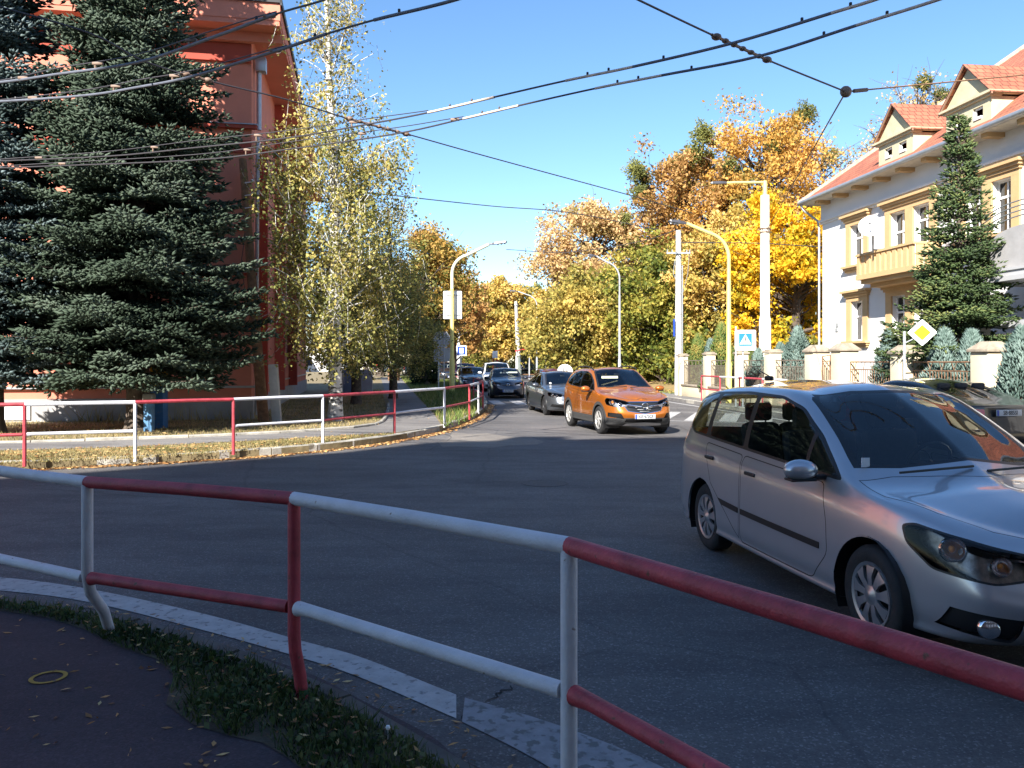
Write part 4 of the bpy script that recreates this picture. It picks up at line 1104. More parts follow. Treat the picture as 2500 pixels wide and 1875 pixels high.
# signs seen from behind at the left verge
t = thing('sign_board', 'large pale sign board seen from behind, fixed across the yellow lamp pole', 'sign', (-3.22, 44.2, .1))
plate2(t, 'board', rrect(1.0, 1.5, .05), (0, 4.75), .19, .04, M['sign_white'])
m = MB(); m.box(-.36, .40, .10, .145, 5.26, 5.30); m.box(-.36, .40, .10, .145, 4.18, 4.22); m.tube([(0, .10, 4.05), (0, .10, 5.4)], .025, 6); m.build('rail', M['metal'], t, angle=0)
t = thing('direction_sign', 'grey arrow shaped direction board above a square board on two posts, seen from behind', 'sign', (-4.05, 47, .1))
m = MB(); m.tube([(-.16, 0, 0), (-.16, 0, 3.3)], .035, 6); m.tube([(.16, 0, 0), (.16, 0, 3.3)], .035, 6); m.build('post', M['pole_grey'], t)
plate2(t, 'arrow_board', [(-.42, -.45), (.30, -.45), (.62, 0), (.30, .45), (-.42, .45), (-.50, 0)], (0, 2.95), .08, .02, M['sign_back'])
plate2(t, 'square_board', rrect(.95, .8, .03), (.02, 2.08), .08, .02, M['sign_back'])
t = thing('parking_sign', 'small blue and white sign right of the yellow lamp', 'sign', (-3.1, 50, .1))
m = MB(); m.tube([(0, 0, 0), (0, 0, 2.6)], .03, 6); m.build('post', M['pole_grey'], t)
plate2(t, 'board', rrect(.62, .62, .04), (.02, 2.35), -.035, .02, M['sign_white']); plate2(t, 'blue_field', rrect(.50, .50, .03), (.02, 2.35), -.057, .003, M['sign_navy']); plate2(t, 'white_mark', [(-.12, -.16), (.12, -.16), (.12, .16), (-.12, .16)], (.02, 2.35), -.062, .003, M['sign_white'])
t = thing('island_sign', 'round pale sign seen from behind above the grey sedan roof', 'sign', (2.4, 37, .005))
m = MB(); m.tube([(-.06, .05, 0), (-.06, .05, 1.5)], .025, 6); m.tube([(.08, .05, 0), (.08, .05, 1.5)], .025, 6); m.build('post', M['dark'], t)
m = MB(); m.lathe([(.001, -.01), (.34, -.01), (.36, 0), (.34, .01), (.001, .01)], (0, .1, 1.30), axis='y', n=28); m.build('disc', M['sign_white'], t)
t = thing('stop_sign', 'small white bus stop sign on a red frame in the distance', 'sign', (-1.8, 86, .1))
m = MB(); m.tube([(-.2, 0, 0), (-.2, 0, 2)], .04, 5); m.tube([(.25, 0, 0), (.25, 0, 2)], .04, 5); m.box(-.2, .25, -.02, .02, 1.2, 1.26); m.build('frame', M['signred'], t)
m = MB(); m.rbox((.02, -.05, 2.4), (.56, .04, .75), bev=.01); m.build('board', M['sign_white'], t)
t = thing('litter_bin', 'squat brown bin beside the footpath behind the birch', 'bin', (-10.1, 70, .14))
m = MB(); m.tube([(0, 0, 0), (0, 0, 1.0), (0, 0, 1.1)], [.5, .55, .42], 12); m.build('bin', M['wood'], t)

# ---------------------------------------------------------------- trolley wires
def wire(label, px, z, segs, r=.012, cat='overhead wire', name='overhead_wire', carrier=None, group=None, offs=None):
    """px = photo points; segs = (from,to,style) index ranges drawn as thick sleeves"""
    pts = [HZ(x, y, z) if not isinstance(z, (list, tuple)) else HZ(x, y, z[i]) for i, (x, y) in enumerate(px)]
    sm = cr(pts, 6)
    t = thing(name, label, cat, tuple(pts[0]), 0, group)
    m = MB(); m.tube(sm, r, 6, cap=False); m.build('cable', M['wire'], t, world=True)
    for a, b_, st in segs:
        seg = sm[int(a * 6):int(b_ * 6) + 1]
        m = MB(); m.tube(seg, .019, 8); m.build('sleeve', M['sleeve_cream'] if st == 'c' else M['sleeve'], t, world=True)
        for q in (seg[min(2, len(seg) - 1)], seg[-min(3, len(seg))]):
            m = MB(); m.rbox(q + Vector((0, 0, .035)), (.03, .03, .04), bev=.008); m.build('clamp', M['dark'], t, world=True)
    if carrier:
        a, b_, dz = carrier
        c = [p + Vector((0, 0, dz * math.sin(math.pi * (.08 + .84 * i / max(1, int((b_ - a) * 6))))))for i, p in enumerate(sm[int(a * 6):int(b_ * 6) + 1])]
        m = MB(); m.tube(c, .008, 5, cap=False); m.build('carrier_wire', M['wire'], t, world=True)
        for k in range(2, len(c) - 1, 7):
            m = MB(); m.tube([c[k], c[k] - Vector((.0, 0, (c[k] - sm[int(a * 6) + k]).z * .9))], .014, 5); m.rbox(c[k] + Vector((.03, 0, -.02)), (.14, .04, .04), bev=.01); m.build('hanger', M['brass'], t, world=True)
    return t
wire('uppermost trolley wire at the top left, thick sleeve ending over the salmon block corner', [(-250, 222), (0, 201), (135, 182), (337, 152), (520, 91), (675, 34), (797, -2), (950, -60)], 5.6, [(.9, 5, 'd')], carrier=(1, 5, .10))
wire('trolley wire of the upper pair passing over the birch top', [(-250, 262), (0, 248), (209, 233), (337, 213), (472, 186), (700, 116), (797, 83), (913, 49), (1117, -2), (1300, -70)], 5.6, [(.9, 6, 'd'), (7, 9, 'd')], carrier=(1, 5, .10))
wire('upper wire of the lower pair running to the top right with cream sleeves', [(-250, 402), (0, 393), (270, 381), (472, 361), (700, 337), (888, 305), (1045, 275), (1207, 237), (1381, 197), (1545, 163), (1790, 105), (2030, 32), (2140, -2), (2300, -60)], 5.6, [(6, 7, 'c'), (8, 9, 'c'), (9, 11, 'd'), (11, 13, 'c')], r=.013, carrier=(1, 6, .13))
wire('lowest trolley wire crossing the whole view with cream sleeves', [(-250, 420), (0, 410), (472, 391), (700, 365), (964, 327), (1131, 290), (1266, 258), (1453, 216), (1616, 184), (1850, 138), (2091, 62), (2300, -4), (2450, -60)], 5.6, [(5, 6, 'c'), (7, 8, 'c'), (8, 10, 'd'), (10, 12, 'c')], r=.013, carrier=(1, 5, .13))
def hard(t, a, b_, n, name='insulator'):
    for i in range(n):
        p = a.lerp(b_, (i + .5) / n)
        m = MB(); m.ball(p, .055 if i in (0, n - 1) else .04, 6, sc=(1.2, 1, .8)); m.build(name, M['brass'], t, world=True)
    m = MB(); m.tube([a, b_], .022, 6); m.build('tension_rod', M['brass'], t, world=True)
s = wire('span wire sloping across the left trees with insulators under the lower pair', [(-60, 0), (219, 81), (354, 150), (506, 196), (700, 243), (841, 287), (1000, 329), (1200, 385), (1543, 478), (1690, 520)], [5.9] * 10, [], r=.013)
hard(s, HZ(841, 287, 5.9), HZ(1002, 330, 5.9), 7); hard(s, HZ(440, 178, 5.9), HZ(520, 200, 5.9), 3)
s = wire('thin span wire with insulator crossing the birch crown', [(560, 430), (699, 445), (952, 476), (1200, 503), (1392, 519), (1600, 560)], [7.2] * 6, [], r=.016)
hard(s, HZ(692, 444, 7.2), HZ(722, 448, 7.2), 2)
wire('faint wire from the yellow lamp lantern to the golden tree', [(1236, 609), (1385, 616), (1560, 590), (1655, 560)], [8.0] * 4, [], r=.018)
wire('span wire between the utility pole and the villa corner', [(1664, 592), (1850, 594), (2008, 603)], [7.2, 7.3, 7.3], [], r=.02)
s = wire('span wire from the top edge down to the knot right of centre', [(1500, -30), (1559, 0), (1738, 85), (1868, 144), (2065, 224)], 5.9, [], r=.014)
hard(s, HZ(1738, 85, 5.9), HZ(1882, 150, 5.9), 7)
nd = HZ(2065, 224, 5.9)
m = MB(); m.ball(nd, .09, 7, sc=(1, .7, 1)); m.build('ring_insulator', M['brass'], s, world=True)
e1 = HZ(2500, 183, 6.6); e2 = nd + (e1 - nd) * 1.4
t = thing('overhead_wire', 'reddish stay wire from the knot to the right over the dormers', 'overhead wire', tuple(nd)); m = MB(); m.tube([nd, e1, e2], .012, 5); m.build('cable', M['iron'], t, world=True)
m = MB(); m.tube([nd.lerp(e1, .04), nd.lerp(e1, .11)], .03, 6); m.build('turnbuckle', M['brass'], t, world=True)
t = thing('overhead_wire', 'stay wire from the knot down to the cream trolley pole', 'overhead wire', tuple(nd)); m = MB(); m.tube([nd, Vector((10.5, 33.8, 7.2))], .013, 5); m.build('cable', M['wire'], t, world=True)

# ---------------------------------------------------------------- trees
def quads_at(P, size, rg, flat=0., aspect=.62, bend=True):
    """leaf-like rhombi at points P; returns V, F"""
    n = len(P)
    d = rg.normal(size=(n, 3)); d /= np.linalg.norm(d, axis=1)[:, None] + 1e-9
    u = rg.normal(size=(n, 3)); u -= d * (u * d).sum(1)[:, None]; u /= np.linalg.norm(u, axis=1)[:, None] + 1e-9
    v = np.cross(d, u)
    s = size * np.clip(np.exp(rg.normal(0, .28, n)), .5, 1.45)[:, None] if not hasattr(size, 'shape') else size[:, None]
    V = np.stack([P - u * s, P + v * s * aspect + d * s * .15, P + u * s, P - v * s * aspect + d * s * .15], 1).reshape(-1, 3)
    F = np.arange(n * 4).reshape(n, 4)
    return V, F
def spindles(P, D, L, r, rg):
    """needle brushes: 4-sided spindles from P along D"""
    n = len(P)
    D = D / (np.linalg.norm(D, axis=1)[:, None] + 1e-9)
    u = np.cross(D, rg.normal(size=(n, 3))); u /= np.linalg.norm(u, axis=1)[:, None] + 1e-9
    v = np.cross(D, u); L = L[:, None]; r = r[:, None]
    mid = P + D * L * .35
    V = np.stack([P, mid + u * r, mid + v * r, mid - u * r, mid - v * r, P + D * L], 1).reshape(-1, 3)
    b = (np.arange(n) * 6)[:, None]
    T = np.array([[0, 2, 1], [0, 3, 2], [0, 4, 3], [0, 1, 4], [5, 1, 2], [5, 2, 3], [5, 3, 4], [5, 4, 1]])
    F = (b[:, :, None] + T[None]).reshape(-1, 3)
    return V, F

def limb(m, a, b, r0, r1, rr, sag=.1, n=5, k=5):
    a = Vector(a); b = Vector(b); L = (b - a).length
    j = Vector((rr.uniform(-1, 1), rr.uniform(-1, 1), rr.uniform(-.5, 1))) * L * sag
    pts = [a.lerp(b, i / n) + j * math.sin(math.pi * i / n) + Vector((rr.uniform(-1, 1), rr.uniform(-1, 1), rr.uniform(-1, 1))) * L * .02 for i in range(n + 1)]
    pts[0] = a; pts[-1] = b
    m.tube(pts, [r0 + (r1 - r0) * i / n for i in range(n + 1)], k, cap=False)
    return pts
def leafy(name, label, h, rx, z0, tr, nl, ls, lm, loc, seed, nclump=60, top=.55, clump=.17, group=None, bark='bark', cat='tree', ry=None, mistle=None, twigs=2, inner=.45, lean=0, shape=1.0):
    """deciduous tree: tapered trunk with limbs to leaf clumps spread through an uneven crown"""
    rr = random.Random(seed); rg = np.random.default_rng(seed)
    t = thing(name, label, cat, loc, 0, group)
    zc = (h + z0) / 2; rz = (h - z0) / 2; ry = ry or rx
    tk = MB()
    trunk = [Vector((0, 0, -.1)), Vector((0, 0, .5)), Vector((rr.uniform(-.1, .1), 0, h * .3)), Vector((lean * .5 + rr.uniform(-.3, .3), rr.uniform(-.3, .3), h * .6)), Vector((lean + rr.uniform(-.2, .2), rr.uniform(-.2, .2), h * .92))]
    tk.tube(trunk, [tr * 1.35, tr, tr * .8, tr * .45, tr * .08], 10, cap=False)
    cl = []
    lob = [(rr.uniform(0, 6.28), rr.uniform(.75, 1.15)) for _ in range(7)]
    for i in range(nclump):
        a = rr.uniform(0, 2 * math.pi); u = rr.uniform(-1, 1); q = inner + (1 - inner) * rr.random() ** .5
        rad = math.sqrt(max(0, 1 - u * u)) ** shape * q
        k = 1 + .16 * math.sin(a * 3 + lob[0][0]) + .12 * math.sin(u * 5 + a * 2 + lob[1][0])
        cl.append((Vector((lean * (u + 1) / 2 + rx * rad * k * math.cos(a), ry * rad * k * math.sin(a), zc + rz * u * q * (1.0 if u > 0 else 1.0))), rr.uniform(.65, 1.35)))
    P = []; T = []
    nl = int(nl * 1.8); per = nl / nclump
    for c, s in cl:
        zt = max(z0 * .6, min(h * .85, c.z - rx * rr.uniform(.25, .6)))
        f = zt / h
        base = trunk[2].lerp(trunk[4], max(0, (f - .3) / .62)) if f > .3 else Vector((0, 0, zt))
        pts = limb(tk, base, c, tr * (.34 if s > 1 else .22) * (1 - .6 * f), .012 + tr * .03, rr, .12, 5, 5)
        for w in range(twigs):
            e = c + Vector((rr.gauss(0, 1), rr.gauss(0, 1), rr.gauss(.4, .8))) * clump * rx * 1.3
            limb(tk, pts[3] if w % 2 else pts[4], e, .02 + tr * .03, .006, rr, .15, 3, 4)
        n = int(per * s)
        g = rg.normal(size=(n, 3)) * np.array([1, 1, .72]) * (clump * rx * s)
        # sub clusters give gaps
        sub = rg.normal(size=(5, 3)) * (clump * rx * s * .8)
        g = g * .55 + sub[rg.integers(0, 5, n)]
        P.append(g + np.array(c)[None]); T.append(np.clip(rg.normal(rr.uniform(.32, .68), .16, n), 0, 1))
    P = np.concatenate(P); T = np.concatenate(T)
    ok = P[:, 2] > .1
    P = P[ok]; T = T[ok]
    tk.build('trunk', M[bark], t, angle=60)
    if nl:
        V, F = quads_at(P, ls * .70, rg)
        np_mesh('crown', V, F, lm, t, T)
    if mistle:
        for (mx, mz, mr) in mistle:
            c = np.array([mx, rr.uniform(-.6, -.1) * ry * .8, mz])
            n = int(900 * mr)
            d = rg.normal(size=(n, 3)); d /= np.linalg.norm(d, axis=1)[:, None]
            D = d; Pm = c[None] + d * mr * (rg.uniform(.1, .85, n) * (1 + .25 * np.sin(d[:, 0] * 5 + d[:, 2] * 4)))[:, None]; D = d + rg.normal(size=(n, 3)) * .8
            V, F = spindles(Pm, D, np.full(n, mr * .24), np.full(n, .028 + mr * .012), rg)
            np_mesh('mistletoe', V, F, M['mistle'], t, np.clip(rg.normal(.5, .2, n), 0, 1).repeat(8))
            b = MB(); limb(b, (lean * .5, 0, max(z0, mz - 3)), c, .07, .04, rr, .08); b.build('branch', M['bark_twig'], t)
    return t
M['mistle'] = leaf_mat('mistletoe', [(.09, .11, .03), (.18, .19, .05), (.30, .30, .08)], .2)
LM = dict(
    brown=leaf_mat('leaves_brown', [(.20, .18, .04), (.36, .20, .065), (.50, .28, .09), (.60, .36, .14)], .35),
    gold=leaf_mat('leaves_gold', [(.20, .20, .05), (.44, .34, .08), (.62, .43, .10), (.72, .50, .18)], .35),
    orange=leaf_mat('leaves_orange', [(.28, .22, .05), (.50, .28, .06), (.66, .37, .08), (.76, .46, .14)], .35),
    yellow=leaf_mat('leaves_yellow', [(.32, .30, .03), (.70, .44, .02), (.86, .55, .03), (.92, .64, .06)], .4),
    mixed=leaf_mat('leaves_mixed', [(.15, .155, .04), (.33, .28, .065), (.50, .38, .09), (.64, .45, .13)], .35),
    green=leaf_mat('leaves_green', [(.07, .10, .018), (.16, .18, .03), (.32, .29, .05), (.46, .36, .07)], .33),
    pink=leaf_mat('leaves_pale', [(.24, .20, .05), (.50, .36, .14), (.64, .42, .20), (.70, .50, .26)], .35),
    birch=leaf_mat('leaves_birch', [(.10, .12, .035), (.24, .24, .065), (.42, .37, .11), (.60, .46, .15)], .35, nscale=.8),
    linden=leaf_mat('leaves_linden', [(.05, .075, .015), (.16, .15, .03), (.38, .23, .05), (.50, .30, .08)], .3),
)
def at(px, Y): return (PD(px, 882, Y).x, Y, .05)
def top(py, Y): return PD(0, py, Y).z
G1 = 'autumn avenue trees beyond the junction'
leafy('linden_tree', 'dark ivy-clad linden with brown-green crown beside the yellow lamp', top(572, 55), 2.9, 3.0, .42, 15000, .15, LM['linden'], at(1035, 55), 11, 70, group=G1, clump=.2)
leafy('linden_tree', 'brownish tree peeping out right behind the yellow lamp pole', top(640, 72), 2.9, 2.5, .3, 8000, .20, LM['brown'], at(1108, 78), 12, 45, group=G1)
leafy('maple_tree', 'broad golden tree behind the concrete post, left of the street lamp pair', top(682, 96), 4.4, 1.6, .4, 15000, .24, LM['gold'], at(1222, 96), 13, 80, group=G1, clump=.16)
leafy('maple_tree', 'orange-brown tree half hidden left of the golden tree', top(712, 112), 4.0, 2.0, .4, 9000, .26, LM['brown'], at(1155, 112), 14, 55, group=G1)
leafy('maple_tree', 'low green-brown tree with a mistletoe tuft poking up behind the far lamp', top(738, 118), 3.4, 1.5, .35, 8000, .26, LM['mixed'], at(1312, 118), 15, 45, group=G1, mistle=[(0, 12.2, .9), (1.0, 10.9, .8)])
leafy('maple_tree', 'golden tree above the bus shelter', top(712, 88), 3.3, 1.0, .35, 11000, .22, LM['gold'], at(1362, 88), 16, 60, group=G1)
leafy('maple_tree', 'pale pinkish gold tree with a wide fan crown left of the slim grey lamp', top(492, 64), 3.7, 5.5, .38, 15000, .17, LM['pink'], at(1452, 64), 17, 80, group=G1, clump=.17, inner=.5)
leafy('maple_tree', 'bushy yellow-green tree below the pale fan-crowned tree', top(690, 60), 3.8, .8, .35, 15000, .18, LM['mixed'], at(1440, 59), 18, 80, group=G1, clump=.18)
leafy('maple_tree', 'yellow-green tree behind the slim grey lamp', top(655, 66), 3.2, .8, .3, 10000, .19, LM['mixed'], at(1530, 66), 19, 60, group=G1)
leafy('oak_tree', 'dense green tree directly behind the concrete utility pole', top(590, 54), 3.4, .9, .4, 15000, .17, LM['green'], at(1625, 54), 20, 80, group=G1)
leafy('oak_tree', 'brown-orange tree studded with mistletoe balls behind the utility pole', top(372, 62), 4.7, 6.5, .45, 17000, .17, LM['brown'], at(1680, 62), 21, 85, group=G1, mistle=[(-4.3, 15.8, .95), (-3.5, 15.5, .9), (-3.9, 14.2, .8), (-1.0, 16.3, .9), (-1.2, 14.8, .7), (1.2, 17, 1.0), (-4.2, 10.5, .8), (-3.0, 8.6, .9), (-5, 12.3, .7)], clump=.14)
leafy('oak_tree', 'tallest orange tree crowned with mistletoe, left of the villa', top(275, 60), 5.8, 5.0, .5, 26000, .16, LM['orange'], at(1850, 60), 22, 110, group=G1, mistle=[(-4.3, 18.0, 1.1), (-4.9, 16.7, 1.0), (3.1, 19.6, 1.0), (-1.5, 15.0, 1.0), (-2.9, 15.5, .8), (.7, 17, .8)], clump=.13)
leafy('maple_tree', 'orange-brown tree between the utility pole and the thick cream pole', top(520, 52), 3.4, 1.0, .4, 17000, .16, LM['gold'], at(1775, 52), 23, 85, group=G1, clump=.16)
leafy('maple_tree', 'bright yellow maple between the cream pole and the villa corner', top(480, 47), 3.3, 1.0, .38, 20000, .15, LM['yellow'], at(1938, 47), 24, 95, group=G1, clump=.15, shape=.8)
leafy('oak_tree', 'nearly bare tree with one mistletoe ball against the sky left of the villa eave', top(320, 62), 3.3, 9.0, .3, 1900, .13, LM['pink'], at(2010, 62), 25, 70, group=G1, mistle=[(.3, 17.1, .9)], twigs=5, bark='bark_twig', clump=.2)
leafy('oak_tree', 'bare crowned tree with several mistletoe balls rising behind the villa roof', top(185, 58), 3.4, 12, .35, 2200, .13, LM['pink'], at(2225, 58), 26, 60, group=G1, mistle=[(.2, 21.0, .75), (1.5, 20.2, .75), (-1.2, 19.4, .5), (.6, 18.8, .7), (1.9, 18.2, .6), (-.6, 17, .6)], twigs=5, bark='bark_twig', clump=.2)
leafy('oak_tree', 'pinkish twiggy tree just showing above the villa hip', top(330, 62), 2.6, 10, .3, 2600, .14, LM['pink'], at(2130, 62), 27, 45, group=G1, twigs=4, bark='bark_twig', clump=.2)
leafy('maple_tree', 'shadowy green tree low behind the yellow maple', top(640, 50), 3.0, .8, .3, 9000, .17, LM['green'], at(1995, 52), 28, 50, group=G1)
leafy('maple_tree', 'far orange tree left of the pale yellow house', top(735, 140), 5, 2.5, .4, 7000, .30, LM['orange'], at(1050, 150), 29, 40, group=G1)
leafy('maple_tree', 'far green tree right behind the pale yellow house', top(770, 130), 4.5, 1.2, .4, 7000, .30, LM['mixed'], at(1110, 168), 30, 40, group=G1)
leafy('maple_tree', 'distant yellow-brown tree behind the birch trunk', top(700, 85), 4.2, 3.0, .4, 8000, .24, LM['linden'], at(930, 90), 31, 45, group=G1)
leafy('maple_tree', 'distant olive tree beyond the salmon block', top(640, 70), 3.8, 3.5, .4, 9000, .20, LM['linden'], at(900, 72), 32, 50, group=G1)
for i, (px, Y, h, w, lm, lab) in enumerate([(1400, 72, 3.4, 5, 'green', 'dark leafy bush behind the police sign'), (1500, 60, 3.6, 4.4, 'mixed', 'yellow-green bush at the foot of the slim grey lamp'), (1585, 58, 4.2, 4.5, 'green', 'dark bush left of the utility pole'), (1300, 100, 4, 6, 'green', 'dark low bush behind the red shelter roof'), (1180, 108, 4, 6, 'green', 'shaded bush under the golden tree'), (1700, 50, 3.4, 4, 'green', 'dark bush behind the first fence pillars'), (1850, 48, 4, 4.5, 'orange', 'orange shrub low behind the fence'), (2000, 44, 2.6, 2.5, 'green', 'small dark shrub at the villa corner')]):
    leafy('bush', lab, h, w / 2, .1, .08, 4500, .17, LM[lm], at(px, Y), 50 + i, 30, group='bushes beneath the avenue trees', cat='bush', clump=.26, inner=.2)

lt = [o for o in bpy.data.objects if o.get('label', '').startswith('dark ivy-clad')][0]
rg = np.random.default_rng(4); n = 5200; u = rg.uniform(0, 1, n); a = rg.uniform(0, 6.283, n); r_ = (.62 + .25 * np.sin(a * 2 + u * 7)) * rg.uniform(.75, 1.15, n)
V, F = quads_at(np.stack([r_ * np.cos(a), r_ * np.sin(a), .1 + u * 5.6], 1), .12, rg)
np_mesh('ivy', V, F, leaf_mat('ivy', [(.008, .018, .006), (.02, .035, .012), (.04, .06, .02)], .05), lt, rg.uniform(0, 1, n))

# birch: white trunk, forked top, hanging strands
def birch(loc, h=13.6, seed=5, label='', spread=2.1, bark='birch_bark', nb=112):
    rr = random.Random(seed); rg = np.random.default_rng(seed)
    t = thing('birch_tree', label, 'tree', loc)
    tk = MB()
    tr = [Vector((0, 0, -.1)), Vector((.02, 0, .4)), Vector((-.02, 0, 3)), Vector((0, 0, 6.5)), Vector((-.15, 0, 9.5)), Vector((-.25, .05, 11.8)), Vector((-.20, .05, h))]
    tk.tube(tr, [.26, .20, .17, .13, .085, .055, .02], 12, cap=False)
    tk.tube([tr[4] + Vector((.0, 0, .4)), Vector((-.75, .1, 11.4)), Vector((-.95, .1, 12.5)), Vector((-1.0, .1, 13.4))], [.035, .03, .018, .008], 6, cap=False)
    tk.tube([tr[4], Vector((.35, .1, 11.2)), Vector((.62, .1, 12.6)), Vector((.95, .1, 13.8))], [.03, .028, .018, .007], 6, cap=False)
    P = []; T = []; S = []
    def R_(z):                                     # crown half width by height
        if z < 1.6: return .5
        if z < 4: return 1.6 + (z - 1.6) * .50
        if z < 8: return spread + .1
        if z < 9.6: return spread * (1 - (z - 8) * .30)
        return 1.15 - (z - 9.6) * .16
    for i in range(nb):
        z = rr.uniform(2.3, 12.2) if i > 12 else rr.uniform(9.5, 12.8)
        a = rr.uniform(0, 2 * math.pi); L = R_(z) * rr.uniform(.55, 1.08)
        if math.cos(a) < 0 and z < 8: L *= 1.12
        b = Vector((L * math.cos(a), L * math.sin(a), z + L * rr.uniform(.0, .35)))
        k = min(5, int(z / 2.3)); 
        base = Vector((0, 0, max(1.8, z - L * .55)))
        for j in range(len(tr) - 1):
            if tr[j].z <= base.z <= tr[j + 1].z: base = tr[j].lerp(tr[j + 1], (base.z - tr[j].z) / (tr[j + 1].z - tr[j].z))
        pts = limb(tk, base, b, .035 * (1.2 - z / 14), .008, rr, .12, 6, 5)
        dens = 1.0 if z < 8.5 else .8
        for s in range(int(10 * dens * (L / 1.6 + .3))):
            q = pts[rr.randint(2, 6)] + Vector((rr.gauss(0, .22), rr.gauss(0, .22), rr.gauss(.05, .15)))
            ln = rr.uniform(.3, 1.25) * (1 if z < 9 else .6)
            if q.z - ln < 1.0: ln = max(.3, q.z - 1.0)
            n = int(ln * 44 * (1 if z < 9.3 else .5))
            u = rg.uniform(0, 1, n)
            drift = np.array([rr.gauss(0, .3), rr.gauss(0, .3), 0])
            pp = np.array(q)[None] + u[:, None] * np.array([0, 0, -ln])[None] + (u ** 1.5)[:, None] * drift[None] + rg.normal(size=(n, 3)) * .095
            P.append(pp); T.append(np.clip(rg.normal(rr.uniform(.3, .65) + (.12 if z > 8 else 0), .17, n), 0, 1))
            if s % 2 == 0: tk.tube([q, q + Vector((drift[0] * .4, drift[1] * .4, -ln * .6)), q + Vector((drift[0], drift[1], -ln))], [.006, .005, .003], 3, cap=False)
    P = np.concatenate(P); T = np.concatenate(T)
    tk.build('trunk', M[bark], t, angle=60)
    V, F = quads_at(P, .041, rg, aspect=.75)
    np_mesh('crown', V, F, LM['birch'], t, T)
    return t
birch((-4.95, 22.9, .14), label='tall weeping birch with white trunk and yellow-green leaves beside the salmon block')
b2 = birch((-6.0, 31.5, .14), h=10.2, seed=9, bark='bark', label='second smaller birch with greener leaves standing behind the tall one', spread=2.3)
b2.scale = (1.0, 1.0, .74)
b3 = birch((-5.3, 36.5, .14), h=10.2, seed=12, bark='bark', label='third birch with rusty leaf tips next to the dark linden', spread=2.3)
b3.scale = (.95, .95, .72)

# spruces
def spruce(name, label, loc, h, rb, z0, seed, cols, nb=9, dz=.33, brush=.125, br=.021, droop=.22, dens=1.0, expo=.85, tr=.2, cat='tree', group=None, start=.12, gap=.0, dirs=None):
    rr = random.Random(seed); rg = np.random.default_rng(seed)
    t = thing(name, label, cat, loc, 0, group)
    tk = MB(); tk.tube([(0, 0, -.1), (0, 0, .3), (0, 0, h * .5), (0, 0, h)], [tr * 1.4, tr, tr * .6, .02], 10, cap=False)
    P = []; D = []; T = []
    z = z0
    while z < h - .15:
        f = (z - z0) / (h - z0)
        for b in range(nb):
            if rr.random() < gap: continue
            a = rr.uniform(0, 2 * math.pi)
            L = rb * (1 - f) ** expo * rr.uniform(.64, 1.16) + .12
            if f < .06: L *= .86
            zz = z + rr.uniform(-dz / 2, dz / 2)
            dr = droop * (1 - f) * L
            ca, sa = math.cos(a), math.sin(a)
            n = max(3, int(L / .16))
            pts = []
            for i in range(n + 1):
                u = i / n
                pts.append(Vector((ca * L * u, sa * L * u, zz + (.35 if f > .6 else .1) * L * u - dr * (1.4 * u - .55 * u * u * u) + (.12 * L * max(0, u - .7)))))
            tk.tube([pts[0], pts[n // 2], pts[-1]], [.03 * (1 - f) + .012, .015, .005], 4, cap=False)
            shade = rr.uniform(.3, .7)
            for i in range(1, n + 1):
                u = i / n
                if u < start: continue
                tdir = (pts[i] - pts[i - 1]).normalized()
                side = Vector((-sa, ca, 0))
                tl = (.52 * L * (1.05 - u) ** .8 + .14) * rr.uniform(.7, 1.15)
                for sg in (-1, 1):
                    m_ = max(1, int(tl / (brush * .78) * dens))
                    for k in range(m_):
                        w = (k + rr.random() * .6) / m_
                        p = pts[i] + side * sg * tl * w * .82 + tdir * tl * w * .55 + Vector((0, 0, rr.gauss(0, .025) - .10 * tl * w))
                        d = side * sg * .8 + tdir * (.75 + rr.gauss(0, .25)) + Vector((0, 0, rr.gauss(.12, .28)))
                        P.append(p); D.append(d); T.append(shade + rr.gauss(0, .14) + .22 * (u - .5))
                        if rr.random() < .55 * dens:
                            P.append(p); D.append(d + Vector((rr.gauss(0, .6), rr.gauss(0, .6), rr.gauss(-.2, .4)))); T.append(shade + rr.gauss(-.1, .14))
                P.append(pts[i]); D.append(tdir + Vector((0, 0, .35))); T.append(shade + .1)
        z += dz
    P = np.array([tuple(p) for p in P]); D = np.array([tuple(p) for p in D]); T = np.clip(np.array(T), 0, 1)
    n = len(P)
    V, F = spindles(P, D, brush * rg.uniform(.8, 1.5, n), br * rg.uniform(.8, 1.25, n), rg)
    tk.build('trunk', M['bark'], t, angle=60)
    np_mesh('crown', V, F, cols, t, T.repeat(8))
    return t
SPR = leaf_mat('spruce_needles', [(.016, .028, .015), (.035, .055, .034), (.060, .085, .056), (.092, .120, .088)], .0, rough=.85, nscale=.6)
SPB = leaf_mat('blue_spruce_needles', [(.020, .034, .030), (.050, .076, .072), (.092, .128, .126), (.15, .195, .20)], .0, rough=.85, nscale=.6)
SPG = leaf_mat('green_spruce_needles', [(.014, .028, .010), (.035, .062, .02), (.07, .105, .035), (.15, .17, .05)], .0, rough=.6, nscale=.6)
JUN = leaf_mat('juniper_needles', [(.03, .055, .045), (.065, .105, .088), (.115, .165, .145), (.18, .24, .21)], .0, nscale=1.2)
THU = leaf_mat('thuja_needles', [(.03, .05, .012), (.06, .10, .02), (.13, .15, .03), (.30, .20, .05)], .0, nscale=1.0)
spruce('spruce_tree', 'huge grey-green spruce in front of the salmon block', (-8.95, 19.6, .14), 14.8, 2.75, 1.6, 31, SPR, nb=13, dz=.31, tr=.27, expo=.66, droop=.26, brush=.145, br=.031, dens=1.15)
spruce('spruce_tree', 'bluer spruce cut off by the left edge of the view', (-12.05, 19.0, .14), 13.5, 2.15, 1.7, 32, SPB, nb=13, dz=.34, tr=.24, expo=.52, droop=.30, brush=.15, br=.034, dens=1.1)
